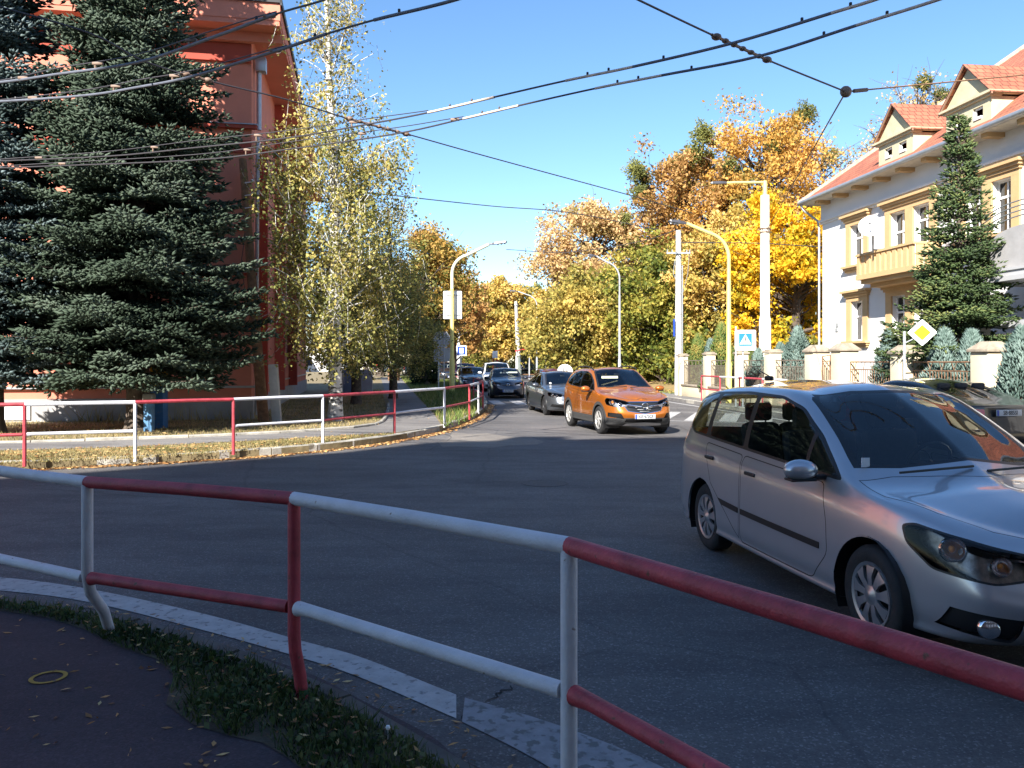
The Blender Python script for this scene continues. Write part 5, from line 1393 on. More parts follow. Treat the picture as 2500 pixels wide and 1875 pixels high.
spruce('spruce_tree', 'slender dark green spruce in front of the villa', (12.0, 22.0, .13), 8.3, 2.0, .7, 33, SPG, nb=9, gap=.15, dz=.18, tr=.10, expo=1.15, droop=.12, brush=.13, br=.026, start=.05, dens=1.1)
def column_bush(name, label, loc, h, r, seed, lm, group):
    rr = random.Random(seed); rg = np.random.default_rng(seed)
    t = thing(name, label, 'conifer', loc, 0, group)
    tk = MB(); tk.tube([(0, 0, -.05), (0, 0, h * .8)], [.05, .01], 6, cap=False); tk.build('trunk', M['bark'], t)
    n = int(3200 * h * r)
    u = rg.uniform(0, 1, n) ** 1.25; a = rg.uniform(0, 6.283, n)
    lob = 1 + .22 * np.sin(a * 3 + u * 9 + seed) + .15 * np.sin(a * 5 - u * 14)
    prof = np.minimum(1, u * 6 + .35) * (1 - u) ** .72
    q = rg.uniform(.35, 1.0, n) ** .5
    rad = r * prof * q * lob
    P = np.stack([rad * np.cos(a), rad * np.sin(a), .05 + u * h * .97], 1)
    D = np.stack([np.cos(a) * .55, np.sin(a) * .55, np.full(n, .95)], 1) + rg.normal(size=(n, 3)) * .22
    V, F = spindles(P, D, rg.uniform(.10, .20, n), rg.uniform(.014, .028, n), rg)
    np_mesh('crown', V, F, lm, t, np.clip(rg.normal(.5, .17, n) + .12 * np.sin(a * 3 + u * 11), 0, 1).repeat(8))
    return t
GJ = 'garden conifers behind the fence'
for i, (px, Y, h, r, k, lab) in enumerate([
    (2170, 24.0, 2.55, .62, 'j', 'blue-green juniper between the third and fourth big pillars, left of the spruce'),
    (2305, 20.9, 2.45, .72, 'j', 'blue-green juniper under the spruce, just right of the diamond sign'),
    (2372, 20.4, 2.4, .72, 'j', 'blue-green juniper left of the last visible fence pillar'),
    (2428, 21.2, 2.1, .5, 'j', 'small blue-green juniper peeking over the last visible pillar'),
    (2496, 17.6, 2.35, .75, 'j', 'big blue-green juniper at the right edge of the view'),
    (1948, 30.2, 2.9, .85, 'j', 'tallest blue-green juniper right of the cream pole'),
    (1905, 30.9, 2.3, .65, 'j', 'blue-green juniper against the cream pole'),
    (1985, 29.5, 1.9, .5, 'j', 'low blue-green juniper beside the gate pillar'),
    (1705, 40.5, 3.0, .85, 't', 'green thuja between the first two fence pillars'),
    (1762, 36.8, 3.4, .85, 't', 'green-brown thuja behind the yellow lamp'),
    (1735, 39.5, 2.7, .6, 'j', 'bluish conifer between the two thujas'),
    (1815, 34.5, 2.9, .8, 't', 'bronzed thuja behind the pedestrian sign'),
    (1850, 32.3, 2.1, .6, 'j', 'low bluish conifer right of the pedestrian sign')]):
    x = (px - 1250) / 2000 * Y
    column_bush('juniper' if k == 'j' else 'thuja', lab, (x, Y, .13), h, r, 70 + i, JUN if k == 'j' else THU, GJ)

# ---------------------------------------------------------------- grass, weeds and fallen leaves
def scatter(poly, n, rg):
    xs = [p[0] for p in poly]; ys = [p[1] for p in poly]
    X = rg.uniform(min(xs), max(xs), n); Y = rg.uniform(min(ys), max(ys), n)
    k = in_poly(X, Y, poly); return X[k], Y[k]
def blades(X, Y, z, h, w, rg):
    n = len(X); a = rg.uniform(0, 6.28, n); hh = h * rg.uniform(.4, 1.3, n); ln = rg.normal(size=(n, 2)) * .45 * hh[:, None]
    dx, dy = np.cos(a) * w, np.sin(a) * w
    V = np.stack([np.stack([X - dx, Y - dy, np.full(n, z)], 1), np.stack([X + dx, Y + dy, np.full(n, z)], 1), np.stack([X + ln[:, 0], Y + ln[:, 1], z + hh], 1)], 1).reshape(-1, 3)
    return V, np.arange(n * 3).reshape(n, 3)
def clumpy(X, Y, thr, sc, rg):
    c = np.sin(X * sc + 1.3) * np.sin(Y * sc * 1.3 + .4) + .6 * np.sin(X * sc * 2.7 + Y * 1.9) + rg.normal(size=len(X)) * .25
    return c > thr
rg = np.random.default_rng(99)
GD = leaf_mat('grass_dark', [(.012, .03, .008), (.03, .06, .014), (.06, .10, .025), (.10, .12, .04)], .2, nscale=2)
GY = leaf_mat('grass_dry', [(.10, .12, .03), (.25, .21, .08), (.38, .30, .13), (.48, .38, .18)], .2, nscale=1)
GG = leaf_mat('grass_green', [(.05, .09, .02), (.10, .16, .03), (.18, .22, .05), (.34, .30, .10)], .2, nscale=1.2)
LF = leaf_mat('fallen_leaf', [(.16, .07, .03), (.34, .17, .06), (.50, .27, .10), (.62, .42, .18)], .1, nscale=3)
VP = [tuple(p) for p in VERGE]
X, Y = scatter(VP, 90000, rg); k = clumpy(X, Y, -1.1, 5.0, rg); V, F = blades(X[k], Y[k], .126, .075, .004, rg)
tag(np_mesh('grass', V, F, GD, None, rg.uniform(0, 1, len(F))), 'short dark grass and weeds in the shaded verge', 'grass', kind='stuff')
# broad weed leaves
X, Y = scatter(VP, 52000, rg); k = clumpy(X, Y, -.5, 5.0, rg); P = np.stack([X[k], Y[k], .135 + rg.uniform(0, .04, k.sum())], 1)
V, F = quads_at(P, .016, rg); tag(np_mesh('clover', V, F, GD, None, rg.uniform(.3, 1, len(F))), 'clover and broad weeds in the shaded verge', 'weeds', kind='stuff')
# dry verge and lawn on the far corner
LP = [v2(PX(x, y, .14)) for x, y in [(-500, 1138), (0, 1133), (330, 1120), (570, 1103), (788, 1084), (963, 1062), (963, 1059), (840, 1066), (600, 1080), (300, 1095), (0, 1103), (-500, 1120)]]
LP2 = [v2(PX(x, y, .14)) for x, y in [(-500, 1093), (0, 1079), (300, 1071), (600, 1060), (800, 1048), (930, 1028), (944, 1008), (940, 985), (930, 950), (700, 975), (600, 1005), (0, 1010), (-500, 1020)]]
LP3 = [v2(PX(x, y, .14)) for x, y in [(1085, 1042), (1062, 1015), (1036, 986), (1003, 950), (978, 921), (1070, 921), (1130, 945), (1165, 965), (1180, 990), (1160, 1018), (1120, 1038)]]
X, Y = scatter(LP, 60000, rg); V, F = blades(X, Y, .14, .06, .006, rg)
tag(np_mesh('grass', V, F, GY, None, np.clip(rg.normal(.5, .25, len(F)), 0, 1)), 'dry mown grass strip along the far kerb', 'grass', kind='stuff')
X, Y = scatter(LP2, 90000, rg); V, F = blades(X, Y, .14, .07, .008, rg)
tag(np_mesh('grass', V, F, GY, None, np.clip(rg.normal(.55, .25, len(F)), 0, 1)), 'dry lawn around the spruce and birch trunks', 'grass', kind='stuff')
X, Y = scatter(LP3, 60000, rg); V, F = blades(X, Y, .14, .22, .012, rg)
k = rg.uniform(0, 1, len(F)) < .9
tag(np_mesh('grass', V, F[k], GG, None, np.clip(rg.normal(.45, .2, k.sum()), 0, 1)), 'tufty green verge around the yellow lamp foot', 'grass', kind='stuff')
X, Y = scatter([v2(p) for p in [(5.0, 55), (8.4, 41), (20, 41), (30, 58), (9, 75)]], 30000, rg); V, F = blades(X, Y, .13, .12, .03, rg)
tag(np_mesh('grass', V, F, GG, None, rg.uniform(.2, 1, len(F))), 'park grass behind the utility pole', 'grass', kind='stuff')
X, Y = scatter([v2(p) for p in [(-12, 22.0), (-7.3, 22.9), (-6.9, 25), (-7.8, 24), (-12, 23.2)]], 900, rg); V, F = blades(X, Y, .14, .5, .012, rg)
tag(np_mesh('grass', V, F, GY, None, rg.uniform(.2, 1, len(F))), 'tall dry weeds along the plinth of the salmon block', 'grass', kind='stuff')
# fallen leaves
def leaves(name, pts, size, label, m_=LF):
    V, F = quads_at(pts, size, rg, aspect=.36 if size < .03 else .5)
    c = V.reshape(-1, 4, 3); ctr = c.mean(1, keepdims=True); c = ctr + (c - ctr) * np.array([1, 1, .28])
    c[:, :, 2] = np.maximum(c[:, :, 2], pts[:, None, 2] - size * .2)
    tag(np_mesh(name, c.reshape(-1, 3), F, m_, None, rg.uniform(0, 1, len(F))), label, 'leaves', kind='stuff')
P = []
kl = [p for p in KL if -13 < p.x and p.y < 34]
for p, q in zip(kl[:-1], kl[1:]):
    L = (q - p).length; n = int(L * 170); u = rg.uniform(0, 1, n); o_ = np.abs(rg.normal(size=n)) * .13
    t_ = (q - p) / L; P.append(np.stack([p.x + (q.x - p.x) * u + t_.y * o_, p.y + (q.y - p.y) * u - t_.x * o_, np.full(n, .018)], 1))
leaves('fallen_leaves', np.concatenate(P), .05, 'orange-brown leaves gathered in the far gutter')
X, Y = scatter(LP + [], 3500, rg); X2, Y2 = scatter(LP2, 2500, rg); X3, Y3 = scatter([tuple(p) for p in FP], 500, rg)
leaves('fallen_leaves', np.stack([np.concatenate([X, X2, X3]), np.concatenate([Y, Y2, Y3]), np.concatenate([np.full(len(X), .19), np.full(len(X2), .19), np.full(len(X3), .16)])], 1), .04, 'scattered leaves on the far verge, lawn and footpath')
X, Y = scatter(VP, 3200, rg)
NP_ = [v2(PX(x, y, .12)) for x, y in [(-100, 1500), (0, 1495), (200, 1538), (380, 1610), (425, 1660), (400, 1720), (560, 1800), (760, 1900), (760, 2050), (-100, 2050)]]
X2, Y2 = scatter(NP_, 900, rg); k = np.random.default_rng(3).uniform(0, 1, len(X2)) < np.clip(.25 + .5 * (X2 + 3.2) / 3, .15, 1)
leaves('fallen_leaves', np.stack([np.concatenate([X, X2[k]]), np.concatenate([Y, Y2[k]]), np.concatenate([np.full(len(X), .17), np.full(k.sum(), .128)])], 1), .027, 'pale slim leaves scattered over the near pavement and verge')
kn = [p for p in KN if -4 < p.x < .6 and p.y > 2.8]; P = []
for p, q in zip(kn[:-1], kn[1:]):
    L = (q - p).length; n = int(L * 60); u = rg.uniform(0, 1, n); o_ = rg.uniform(-.05, .35, n)
    t_ = (q - p) / L; P.append(np.stack([p.x + (q.x - p.x) * u - t_.y * o_, p.y + (q.y - p.y) * u + t_.x * o_, np.full(n, .012)], 1))
leaves('fallen_leaves', np.concatenate(P), .024, 'leaves in the near gutter beside the white line')
X, Y = scatter([v2(p) for p in [(5.5, 50), (8.4, 41), (22, 41), (30, 60), (8, 80)]], 16000, rg)
leaves('fallen_leaves', np.stack([X, Y, np.full(len(X), .2)], 1), .10, 'leaf litter on the park bank behind the utility pole')
# white clover flowers
X, Y = scatter(VP, 60, rg)
m = MB()
for x, y in list(zip(X, Y))[:16]: m.ball((x, y, .19), .011, 4); m.tube([(x, y, .125), (x, y, .185)], .0015, 3)
tag(m.build('clover_flowers', M['sign_white']), 'tiny white clover heads in the shaded verge', 'flowers', kind='stuff')

# ---------------------------------------------------------------- cars
def crn(P, n):
    """numpy Catmull-Rom along axis 0 of P (k, ...)"""
    P = np.concatenate([[2 * P[0] - P[1]], P, [2 * P[-1] - P[-2]]])
    out = []
    for i in range(1, len(P) - 2):
        a, b, c, d = P[i - 1:i + 3]
        for k in range(n):
            t = k / n
            out.append(.5 * (2 * b + (c - a) * t + (2 * a - 5 * b + 4 * c - d) * t * t + (3 * b - a - 3 * c + d) * t ** 3))
    out.append(P[-2])
    return np.array(out)
def body_faces(sp, nu, nv):
    belt = np.array(sp['belt'], float); cant = np.array(sp['cant'], float); cen = np.array(sp['cen'], float)
    N = len(belt); zb = sp['zb']; wf = sp.get('wf', 1.045)
    sf = np.array([0] * 9 + [.35, .8, 1, 1.]); sr = np.array([1, 1, .95, .5] + [0] * 9)
    fo = sp.get('fo', (-.10, .03, .11, .10, .05)); ro = sp.get('ro', (.12, -.02, -.08, -.06, -.02))
    rows = []
    c0 = belt.copy(); c0[:, 1] = 0; c0[:, 2] = zb; c0[:, 0] += fo[0] * sf + ro[0] * sr
    rows.append(c0)
    for k, (wy, z) in enumerate(((.90, zb), (1.0, zb + .09), (1.01, zb + .27), (1.008, zb + .45), (.995, None))):
        r = belt.copy(); r[:, 1] *= wf * wy; r[:, 2] = z if z is not None else belt[:, 2] - .11
        if z is not None and k > 1: r[:, 2] = np.minimum(r[:, 2], belt[:, 2] - .12 - .1 * (4 - k))
        r[:, 0] += fo[k] * sf + ro[k] * sr
        rows.append(r)
    rows.append(belt)
    mid = (belt * .5 + cant * .5); mid[3:9, 1] += .028; mid[:, 2] += .0
    mid[9:, 2] += .018
    rows.append(mid); rows.append(cant)
    C = np.stack([cen[:, 0], np.zeros(N), cen[:, 1]], 1)
    for q, l in ((.33, .35), (.68, .78)):
        e = cant * (1 - q) + C * q; e[:, 2] = cant[:, 2] * (1 - l) + C[:, 2] * l
        rows.append(e)
    rows.append(C)
    G = np.stack(rows, 0)                                   # rows x stations x 3
    G = crn(G, nv); G = np.transpose(crn(np.transpose(G, (1, 0, 2)), nu), (1, 0, 2))
    G[:, :, 1] = np.maximum(G[:, :, 1], 0)
    G[:, 0, 1] = 0; G[:, -1, 1] = 0; G[0, :, 1] = 0; G[-1, :, 1] = 0
    H = np.concatenate([G[:, 1:2] * [1, -1, 1], G, G[:, -2:-1] * [1, -1, 1]], 1)
    H = np.concatenate([H[1:2] * [1, -1, 1], H, H[-2:-1] * [1, -1, 1]], 0)
    du = H[1:-1, 2:] - H[1:-1, :-2]; dv = H[2:, 1:-1] - H[:-2, 1:-1]
    Nn = np.cross(du, dv); l = np.linalg.norm(Nn, axis=2, keepdims=True); Nn = Nn / np.maximum(l, 1e-9)
    # orient outward: at the side mid, y must be positive
    if Nn[G.shape[0] // 3, G.shape[1] // 2, 1] < 0: Nn = -Nn
    faces = []
    A = np.concatenate([G, Nn], 2)
    R_, C_ = G.shape[:2]
    for i in range(R_ - 1):
        for j in range(C_ - 1):
            q = [tuple(A[i, j]), tuple(A[i, j + 1]), tuple(A[i + 1, j + 1]), tuple(A[i + 1, j])]
            faces.append(['body', q])
    return faces
def lerp6(p, q, t): return tuple(a + (b - a) * t for a, b in zip(p, q))
def cut(faces, poly, u, v, tagn, cond=None, only=None):
    """split faces by a convex polygon seen along u,v; the inside takes the tag (None = removed)"""
    u = tuple(u); v = tuple(v)
    a_ = sum(poly[i][0] * poly[(i + 1) % len(poly)][1] - poly[(i + 1) % len(poly)][0] * poly[i][1] for i in range(len(poly)))
    if a_ < 0: poly = poly[::-1]
    x0 = min(p[0] for p in poly); x1 = max(p[0] for p in poly); y0 = min(p[1] for p in poly); y1 = max(p[1] for p in poly)
    out = []
    n = len(poly)
    for fc in faces:
        tg, vs = fc
        if only and tg not in only: out.append(fc); continue
        c = [sum(p[k] for p in vs) / len(vs) for k in range(6)]
        if cond and not cond(c): out.append(fc); continue
        uv = [(p[0] * u[0] + p[1] * u[1] + p[2] * u[2], p[0] * v[0] + p[1] * v[1] + p[2] * v[2]) for p in vs]
        if max(q[0] for q in uv) < x0 or min(q[0] for q in uv) > x1 or max(q[1] for q in uv) < y0 or min(q[1] for q in uv) > y1: out.append(fc); continue
        inside = list(zip(vs, uv)); outs = []
        for i in range(n):
            ax, ay = poly[i]; bx, by = poly[(i + 1) % n]
            d = [(bx - ax) * (q[1] - ay) - (by - ay) * (q[0] - ax) for _, q in inside]
            if min(d) >= -1e-9: continue
            if max(d) <= 1e-9: inside = []; break
            I = []; O = []
            m = len(inside)
            for k in range(m):
                p, q = inside[k]; p2, q2 = inside[(k + 1) % m]; d1, d2 = d[k], d[(k + 1) % m]
                (I if d1 >= 0 else O).append((p, q))
                if (d1 > 0 and d2 < 0) or (d1 < 0 and d2 > 0):
                    t = d1 / (d1 - d2); pn = lerp6(p, p2, t); qn = (q[0] + (q2[0] - q[0]) * t, q[1] + (q2[1] - q[1]) * t)
                    I.append((pn, qn)); O.append((pn, qn))
            if len(O) > 2: outs.append([p for p, _ in O])
            inside = I
            if len(inside) < 3: inside = []; break
        if not inside: out.append(fc); continue
        for o_ in outs: out.append([tg, o_])
        if tagn: out.append([tagn, [p for p, _ in inside]])
    return out
def grow(poly, d):
    c = (sum(p[0] for p in poly) / len(poly), sum(p[1] for p in poly) / len(poly))
    n = len(poly); a_ = sum(poly[i][0] * poly[(i + 1) % n][1] - poly[(i + 1) % n][0] * poly[i][1] for i in range(n))
    P = poly if a_ > 0 else poly[::-1]
    L = []
    for i in range(n):
        a, b = Vector(P[i]), Vector(P[(i + 1) % n]); t = (b - a).normalized(); nn = Vector((t.y, -t.x)); L.append((a + nn * d, t))
    out = []
    for i in range(n):
        (p, t), (q, s) = L[i - 1], L[i]
        den = t.x * s.y - t.y * s.x
        if abs(den) < 1e-4: out.append(tuple(q)); continue
        k = ((q.x - p.x) * s.y - (q.y - p.y) * s.x) / den
        out.append(tuple(p + t * k))
    return out
def clipx(poly, x0, x1):
    for s, x in ((1, x0), (-1, x1)):
        o = []
        for i in range(len(poly)):
            a, b = poly[i], poly[(i + 1) % len(poly)]; da, db = s * (a[0] - x), s * (b[0] - x)
            if da >= 0: o.append(a)
            if da * db < 0: t = da / (da - db); o.append((a[0] + (b[0] - a[0]) * t, a[1] + (b[1] - a[1]) * t))
        poly = o
        if not poly: return []
    return poly
def rnd(poly, r=.03, n=3):
    """round the corners of a polygon"""
    out = []
    m = len(poly)
    for i in range(m):
        p = Vector(poly[i]); a = Vector(poly[i - 1]); b = Vector(poly[(i + 1) % m])
        ra = min(r, (a - p).length * .45); rb = min(r, (b - p).length * .45)
        s = p + (a - p).normalized() * ra; e = p + (b - p).normalized() * rb
        for k in range(n + 1):
            t = k / n; out.append(tuple(s * (1 - t) ** 2 + p * 2 * t * (1 - t) + e * t * t))
    return out
X_, Y_, Z_ = (1, 0, 0), (0, 1, 0), (0, 0, 1)
def emit(name, faces, mats, order, parent, both=True, off=0., sides=None):
    """faces -> mesh with carried normals, mirrored to both sides"""
    V = []; N = []; F = []; Mi = []; idx = {}
    for tg, vs in faces:
        for s in ((1, -1) if sides is None else sides):
            f = []
            for p in vs:
                q = (p[0] + p[3] * off, s * (p[1] + p[4] * off), p[2] + p[5] * off)
                k = (round(q[0], 5), round(q[1], 5), round(q[2], 5), tg)
                if k not in idx: idx[k] = len(V); V.append(q); N.append((p[3], s * p[4], p[5]))
                if not f or f[-1] != idx[k]: f.append(idx[k])
            if len(f) > 1 and f[0] == f[-1]: f.pop()
            if len(set(f)) < 3 or len(set(f)) != len(f): continue
            # winding to match the normal
            a, b, c = Vector(V[f[0]]), Vector(V[f[1]]), Vector(V[f[2]])
            nn = Vector((0, 0, 0))
            for i in range(len(f)):
                nn += Vector(V[f[i]]).cross(Vector(V[f[(i + 1) % len(f)]]))
            if nn.dot(Vector(N[f[0]])) < 0: f = f[::-1]
            F.append(f); Mi.append(order.get(tg, 0))
    if not F: return None
    me = bpy.data.meshes.new(name); me.from_pydata(V, [], F)
    for m in mats: me.materials.append(m)
    me.polygons.foreach_set('material_index', Mi)
    me.polygons.foreach_set('use_smooth', [True] * len(F))
    me.update()
    me.normals_split_custom_set_from_vertices(N)
    return link(name, me, parent)
def wheel(parent, x, y, r, w, side, style, spokes, front=False):
    """tyre, rim and hub cap; side = +1 outward to +y"""
    t = MB()
    prof = [(r * .66, -w / 2 + .02), (r * .80, -w / 2), (r * .94, -w / 2 + .012), (r, -w / 2 + .04), (r, w / 2 - .04), (r * .94, w / 2 - .012), (r * .80, w / 2), (r * .66, w / 2 - .02)]
    t.lathe(prof, (x, y, r), axis='y', n=40)
    for k in (-.05, 0, .05):
        t.lathe([(r + .0005, k - .004), (r - .01, k), (r + .0005, k + .004)], (x, y, r), axis='y', n=40)
    o = t.build('wheel', M['rubber'], parent, angle=50)
    c = (x, y, r); s = side
    m = MB(); rr = r * .66
    m.lathe([(rr, -w * .3 * 1), (rr * .97, s * (w / 2 - .045)), (rr * .3, s * (w / 2 - .09)), (.001, s * (w / 2 - .09))], c, axis='y', n=32)
    m.build('rim_well', M['rimdark'], o, angle=40)
    m = MB(); ye = y + s * (w / 2 - .012)
    m.lathe([(rr * 1.02, s * (w / 2 - .03)), (rr * 1.0, s * (w / 2 - .008)), (rr * .90, s * (w / 2 - .014)), (rr * .87, s * (w / 2 - .03))], c, axis='y', n=40)
    m.lathe([(.001, s * (w / 2 + .004)), (rr * .13, s * (w / 2 + .002)), (rr * .20, s * (w / 2 - .006)), (rr * .34, s * (w / 2 - .012)), (rr * .36, s * (w / 2 - .03))], c, axis='y', n=32)
    for k in range(spokes):
        a = 2 * math.pi * k / spokes + .2
        da_in, da_out = (.62, .30) if style == 'cap' else (.40, .16)
        pts = []
        for (q, da, yy) in ((.30, da_in * math.pi / spokes * 1.5, .010), (.60, da_out * math.pi / spokes * 1.9, .004), (.90, da_out * math.pi / spokes * (2.2 if style == 'cap' else 1.6), .014)):
            for sg in (-1, 1):
                aa = a + sg * da
                pts.append((x + rr * q * math.cos(aa), y + s * (w / 2 - yy), r + rr * q * math.sin(aa)))
        b = [(p[0], p[1] - s * .018, p[2]) for p in pts]
        m.add(pts + b, [(0, 1, 3, 2), (2, 3, 5, 4), (0, 2, 8, 6), (2, 4, 10, 8), (1, 7, 9, 3), (3, 9, 11, 5)])
    m.build('hubcap', M['rimsilver'] if style == 'cap' else (M['rimdark'] if style == 'dark' else M['pale_hubcap']), o, angle=30)
    return o
def glossy_paint(name, col, metal=.55, rough=.28):
    m = mat(name, col, rough, metal=metal, coat=1.0, var=.03, vs=2)
    return m

def make_car(name, label, cat, sp, paint, loc, rz, nu=6, nv=4, det=2):
    t = thing(name, label, cat, loc, rz)
    wb = sp['wb']; hw = wb / 2; ra = sp['ra']; rt = sp['rt']
    faces = body_faces(sp, nu, nv)
    side = lambda c: c[4] > .25 and c[1] > .45
    # wheel arches
    for cx in (hw, -hw):
        circ = [(cx + ra * math.cos(a), rt + ra * math.sin(a)) for a in [2 * math.pi * i / 40 for i in range(40)]]
        circ2 = [(cx + (ra + .035) * math.cos(a), rt + (ra + .035) * math.sin(a)) for a in [2 * math.pi * i / 40 for i in range(40)]]
        if sp.get('clad'): faces = cut(faces, [(cx + (ra + .075) * math.cos(a), rt + (ra + .075) * math.sin(a)) for a in [2 * math.pi * i / 40 for i in range(40)]], X_, Z_, 'clad', lambda c: c[1] > .5)
        faces = cut(faces, circ, X_, Z_, None, lambda c: c[1] > .5)
    if sp.get('clad'):
        z = sp['zb']
        faces = cut(faces, [(-3, z - .1), (3, z - .1), (3, z + .20), (-3, z + .20)], X_, Z_, 'clad', lambda c: True, only=('body',))
    # side windows
    so = sp['glass']
    faces = cut(faces, rnd(so, .07), X_, Z_, 'rubber', side)
    inn = grow(so, -.022)
    for (a, b) in sp['panes']:
        p = clipx(inn, a, b)
        if len(p) > 2: faces = cut(faces, rnd(p, .03), X_, Z_, 'glass', side, only=('rubber',))
    # windscreen and rear window
    ws = sp['screen']; x0, x1 = sp['screen_x']
    fs = lambda c: x0 < c[0] < x1 and c[3] > .2
    faces = cut(faces, ws, Y_, Z_, 'rubber', fs, only=('body',))
    faces = cut(faces, grow(ws, -.022) if ws[0][0] > 0.001 else [(max(0, y - .024) if y > .01 else 0, z) for y, z in grow(ws, -.02)], Y_, Z_, 'screen', fs, only=('rubber',))
    rw = sp['rear']; rs = lambda c: c[3] < -.15 and c[0] < sp['rear_x']
    faces = cut(faces, rw, Y_, Z_, 'rearglass', rs, only=('body',))
    # doors with shut lines
    nd = 0
    for d in sp['doors']:
        faces = cut(faces, rnd(d, .05), X_, Z_, 'seam', side, only=('body',))
        faces = cut(faces, rnd(grow(d, -.008), .045), X_, Z_, 'door%d' % nd, side, only=('seam',)); nd += 1
    if sp.get('mould'):
        for (a, b, z0_, z1_, sl) in sp['mould']:
            faces = cut(faces, [(a, z0_ + sl), (b, z0_), (b, z1_), (a, z1_ + sl)], X_, Z_, 'mould', side, only=tuple('door%d' % i for i in range(nd)))
    # bonnet shut line seen from above
    if sp.get('bonnet'):
        q = sp['bonnet']; cb = lambda c: c[5] > .15 and c[0] > q[0][0] - .2
        faces = cut(faces, q, X_, Y_, 'seam', cb, only=('body',))
        faces = cut(faces, [(a, 0 if b < .012 else b) for a, b in grow(q, -.007)], X_, Y_, 'bonnet', cb, only=('seam',))
    # head lamps, seen along a diagonal
    n_ = Vector((.75, .66, 0)); u_ = (-.66, .75, 0)
    hl = lambda c: c[0] > hw and c[3] * .75 + c[4] * .66 > .1 and c[2] > .5
    if sp.get('lamp'):
        faces = cut(faces, rnd(sp['lamp'], .03), u_, Z_, 'lampseal', hl)
        faces = cut(faces, rnd(grow(sp['lamp'], -.012), .03), u_, Z_, 'lamp', hl, only=('lampseal',))
    tl = lambda c: c[0] < -hw - .3 and c[4] * .66 - c[3] * .75 > .1
    if sp.get('tail'):
        faces = cut(faces, rnd(sp['tail'], .03), (.66, .75, 0), Z_, 'tail', tl)
    ff = lambda c: c[0] > hw + .3 and c[3] > .1
    for tg, poly in sp.get('front', ()):
        faces = cut(faces, poly, Y_, Z_, tg, ff, only=('body', 'clad', 'bonnet', 'seam', 'grille', 'intake', 'chrome'))
    fb = lambda c: c[0] < -hw - .3 and c[3] < -.1
    for tg, poly in sp.get('back', ()):
        faces = cut(faces, poly, Y_, Z_, tg, fb, only=('body', 'clad'))
    S = lambda *tg: [f for f in faces if f[0] in tg]
    emit('body', S('body', 'rubber', 'seam', 'lampseal'), [paint, M['black']], {'body': 0, 'rubber': 1, 'seam': 1, 'lampseal': 1}, t)
    for i in range(nd):
        for s in (1, -1):
            o = emit('door', S('door%d' % i), [paint], {}, t, sides=(s,))
            if o and det:
                hx, hz = sp['handles'][i]; m = MB(); yy = s * sp['wh']
                m.rbox((hx, yy, hz), (.20, .045, .035), bev=.014); m.rbox((hx + .0, yy - s * .012, hz), (.12, .03, .07), bev=.02)
                m.build('handle', sp.get('handle_m', paint), o)
    emit('bonnet', S('bonnet'), [paint], {}, t)
    for s in (1, -1): emit('moulding', S('mould'), [M['black']], {}, t, sides=(s,), off=.006)
    emit('cladding', S('clad'), [sp.get('clad_m', M['black'])], {}, t)
    emit('side_window', S('glass'), [M['carglass']], {}, t, sides=(1,)); emit('side_window', S('glass'), [M['carglass']], {}, t, sides=(-1,))
    emit('windscreen', S('screen'), [M['carglass']], {}, t)
    emit('rear_window', S('rearglass'), [M['carglass']], {}, t)
    gr = S('grille')
    if gr: emit('grille', gr, [M['black']], {}, t, off=-.015)
    gr = S('intake')
    if gr: emit('lower_intake', gr, [M['black']], {}, t, off=-.02)
    emit('skid_plate', S('skid'), [M['rimsilver']], {}, t, off=.012)
    emit('chrome_trim', S('chrome'), [M['chrome']], {}, t, off=.004)
    for s in (1, -1):
        o = emit('headlight', S('lamp'), [M['lens_clear']], {}, t, sides=(s,))
        if o:
            emit('reflector', S('lamp'), [sp.get('refl', M['black'])], {}, o, sides=(s,), off=-.11)
            for (bu, bz, br) in sp.get('bulbs', ()):
                best = min(S('lamp'), key=lambda f: (sum(-.66 * p[0] + .75 * p[1] for p in f[1]) / len(f[1]) - bu) ** 2 + (sum(p[2] for p in f[1]) / len(f[1]) - bz) ** 2)[1]
                c = [sum(p[k] for p in best) / len(best) for k in range(6)]
                ax_ = Vector((1.0, s * .28, .0)).normalized(); ctr = Vector((c[0] - c[3] * .045 - .01, s * (c[1] - c[4] * .045), c[2] - c[5] * .03))
                Mx = Matrix.Translation(ctr) @ Vector((0, 1, 0)).rotation_difference(ax_).to_matrix().to_4x4()
                m = MB(); m.lathe([(br * 1.08, -.012), (br * 1.02, .002), (br, -.004), (br * .85, -.03), (br * .5, -.05), (.001, -.055)], (0, 0, 0), axis='y', n=24)
                m.v = [tuple(Mx @ Vector(v)) for v in m.v]; m.build('bowl', M['chrome'], o)
                m = MB(); m.ball((0, -.02, 0), br * .30, 6); m.v = [tuple(Mx @ Vector(v)) for v in m.v]; m.build('bulb', M['amber'] if br > .05 else M['chrome'], o)
        emit('tail_lamp', S('tail'), [M['tail']], {}, t, sides=(s,))
    # inner wheel wells, wheels
    tw = sp['track']
    for cx in (hw, -hw):
        for s in (1, -1):
            m = MB(); a0 = [(cx + (ra + .01) * math.cos(a), rt + (ra + .01) * math.sin(a)) for a in [math.pi * (-.15 + 1.3 * i / 16) for i in range(17)]]
            y0, y1 = s * (tw - .34), s * (sp['wbody'] - .02)
            m.add([(x, y0, z) for x, z in a0] + [(x, y1, z) for x, z in a0], [(i, i + 1, 18 + i, 17 + i) for i in range(16)])
            m.add([(x, y0, z) for x, z in a0], [tuple(range(17))])
            m.build('wheel_well', M['black'], t, fixn=False, angle=40)
            wheel(t, cx, s * (tw - .01), rt, .205, s, sp.get('wstyle', 'cap'), sp.get('spokes', 9))
    # mirrors
    mx, mz = sp['mirror']
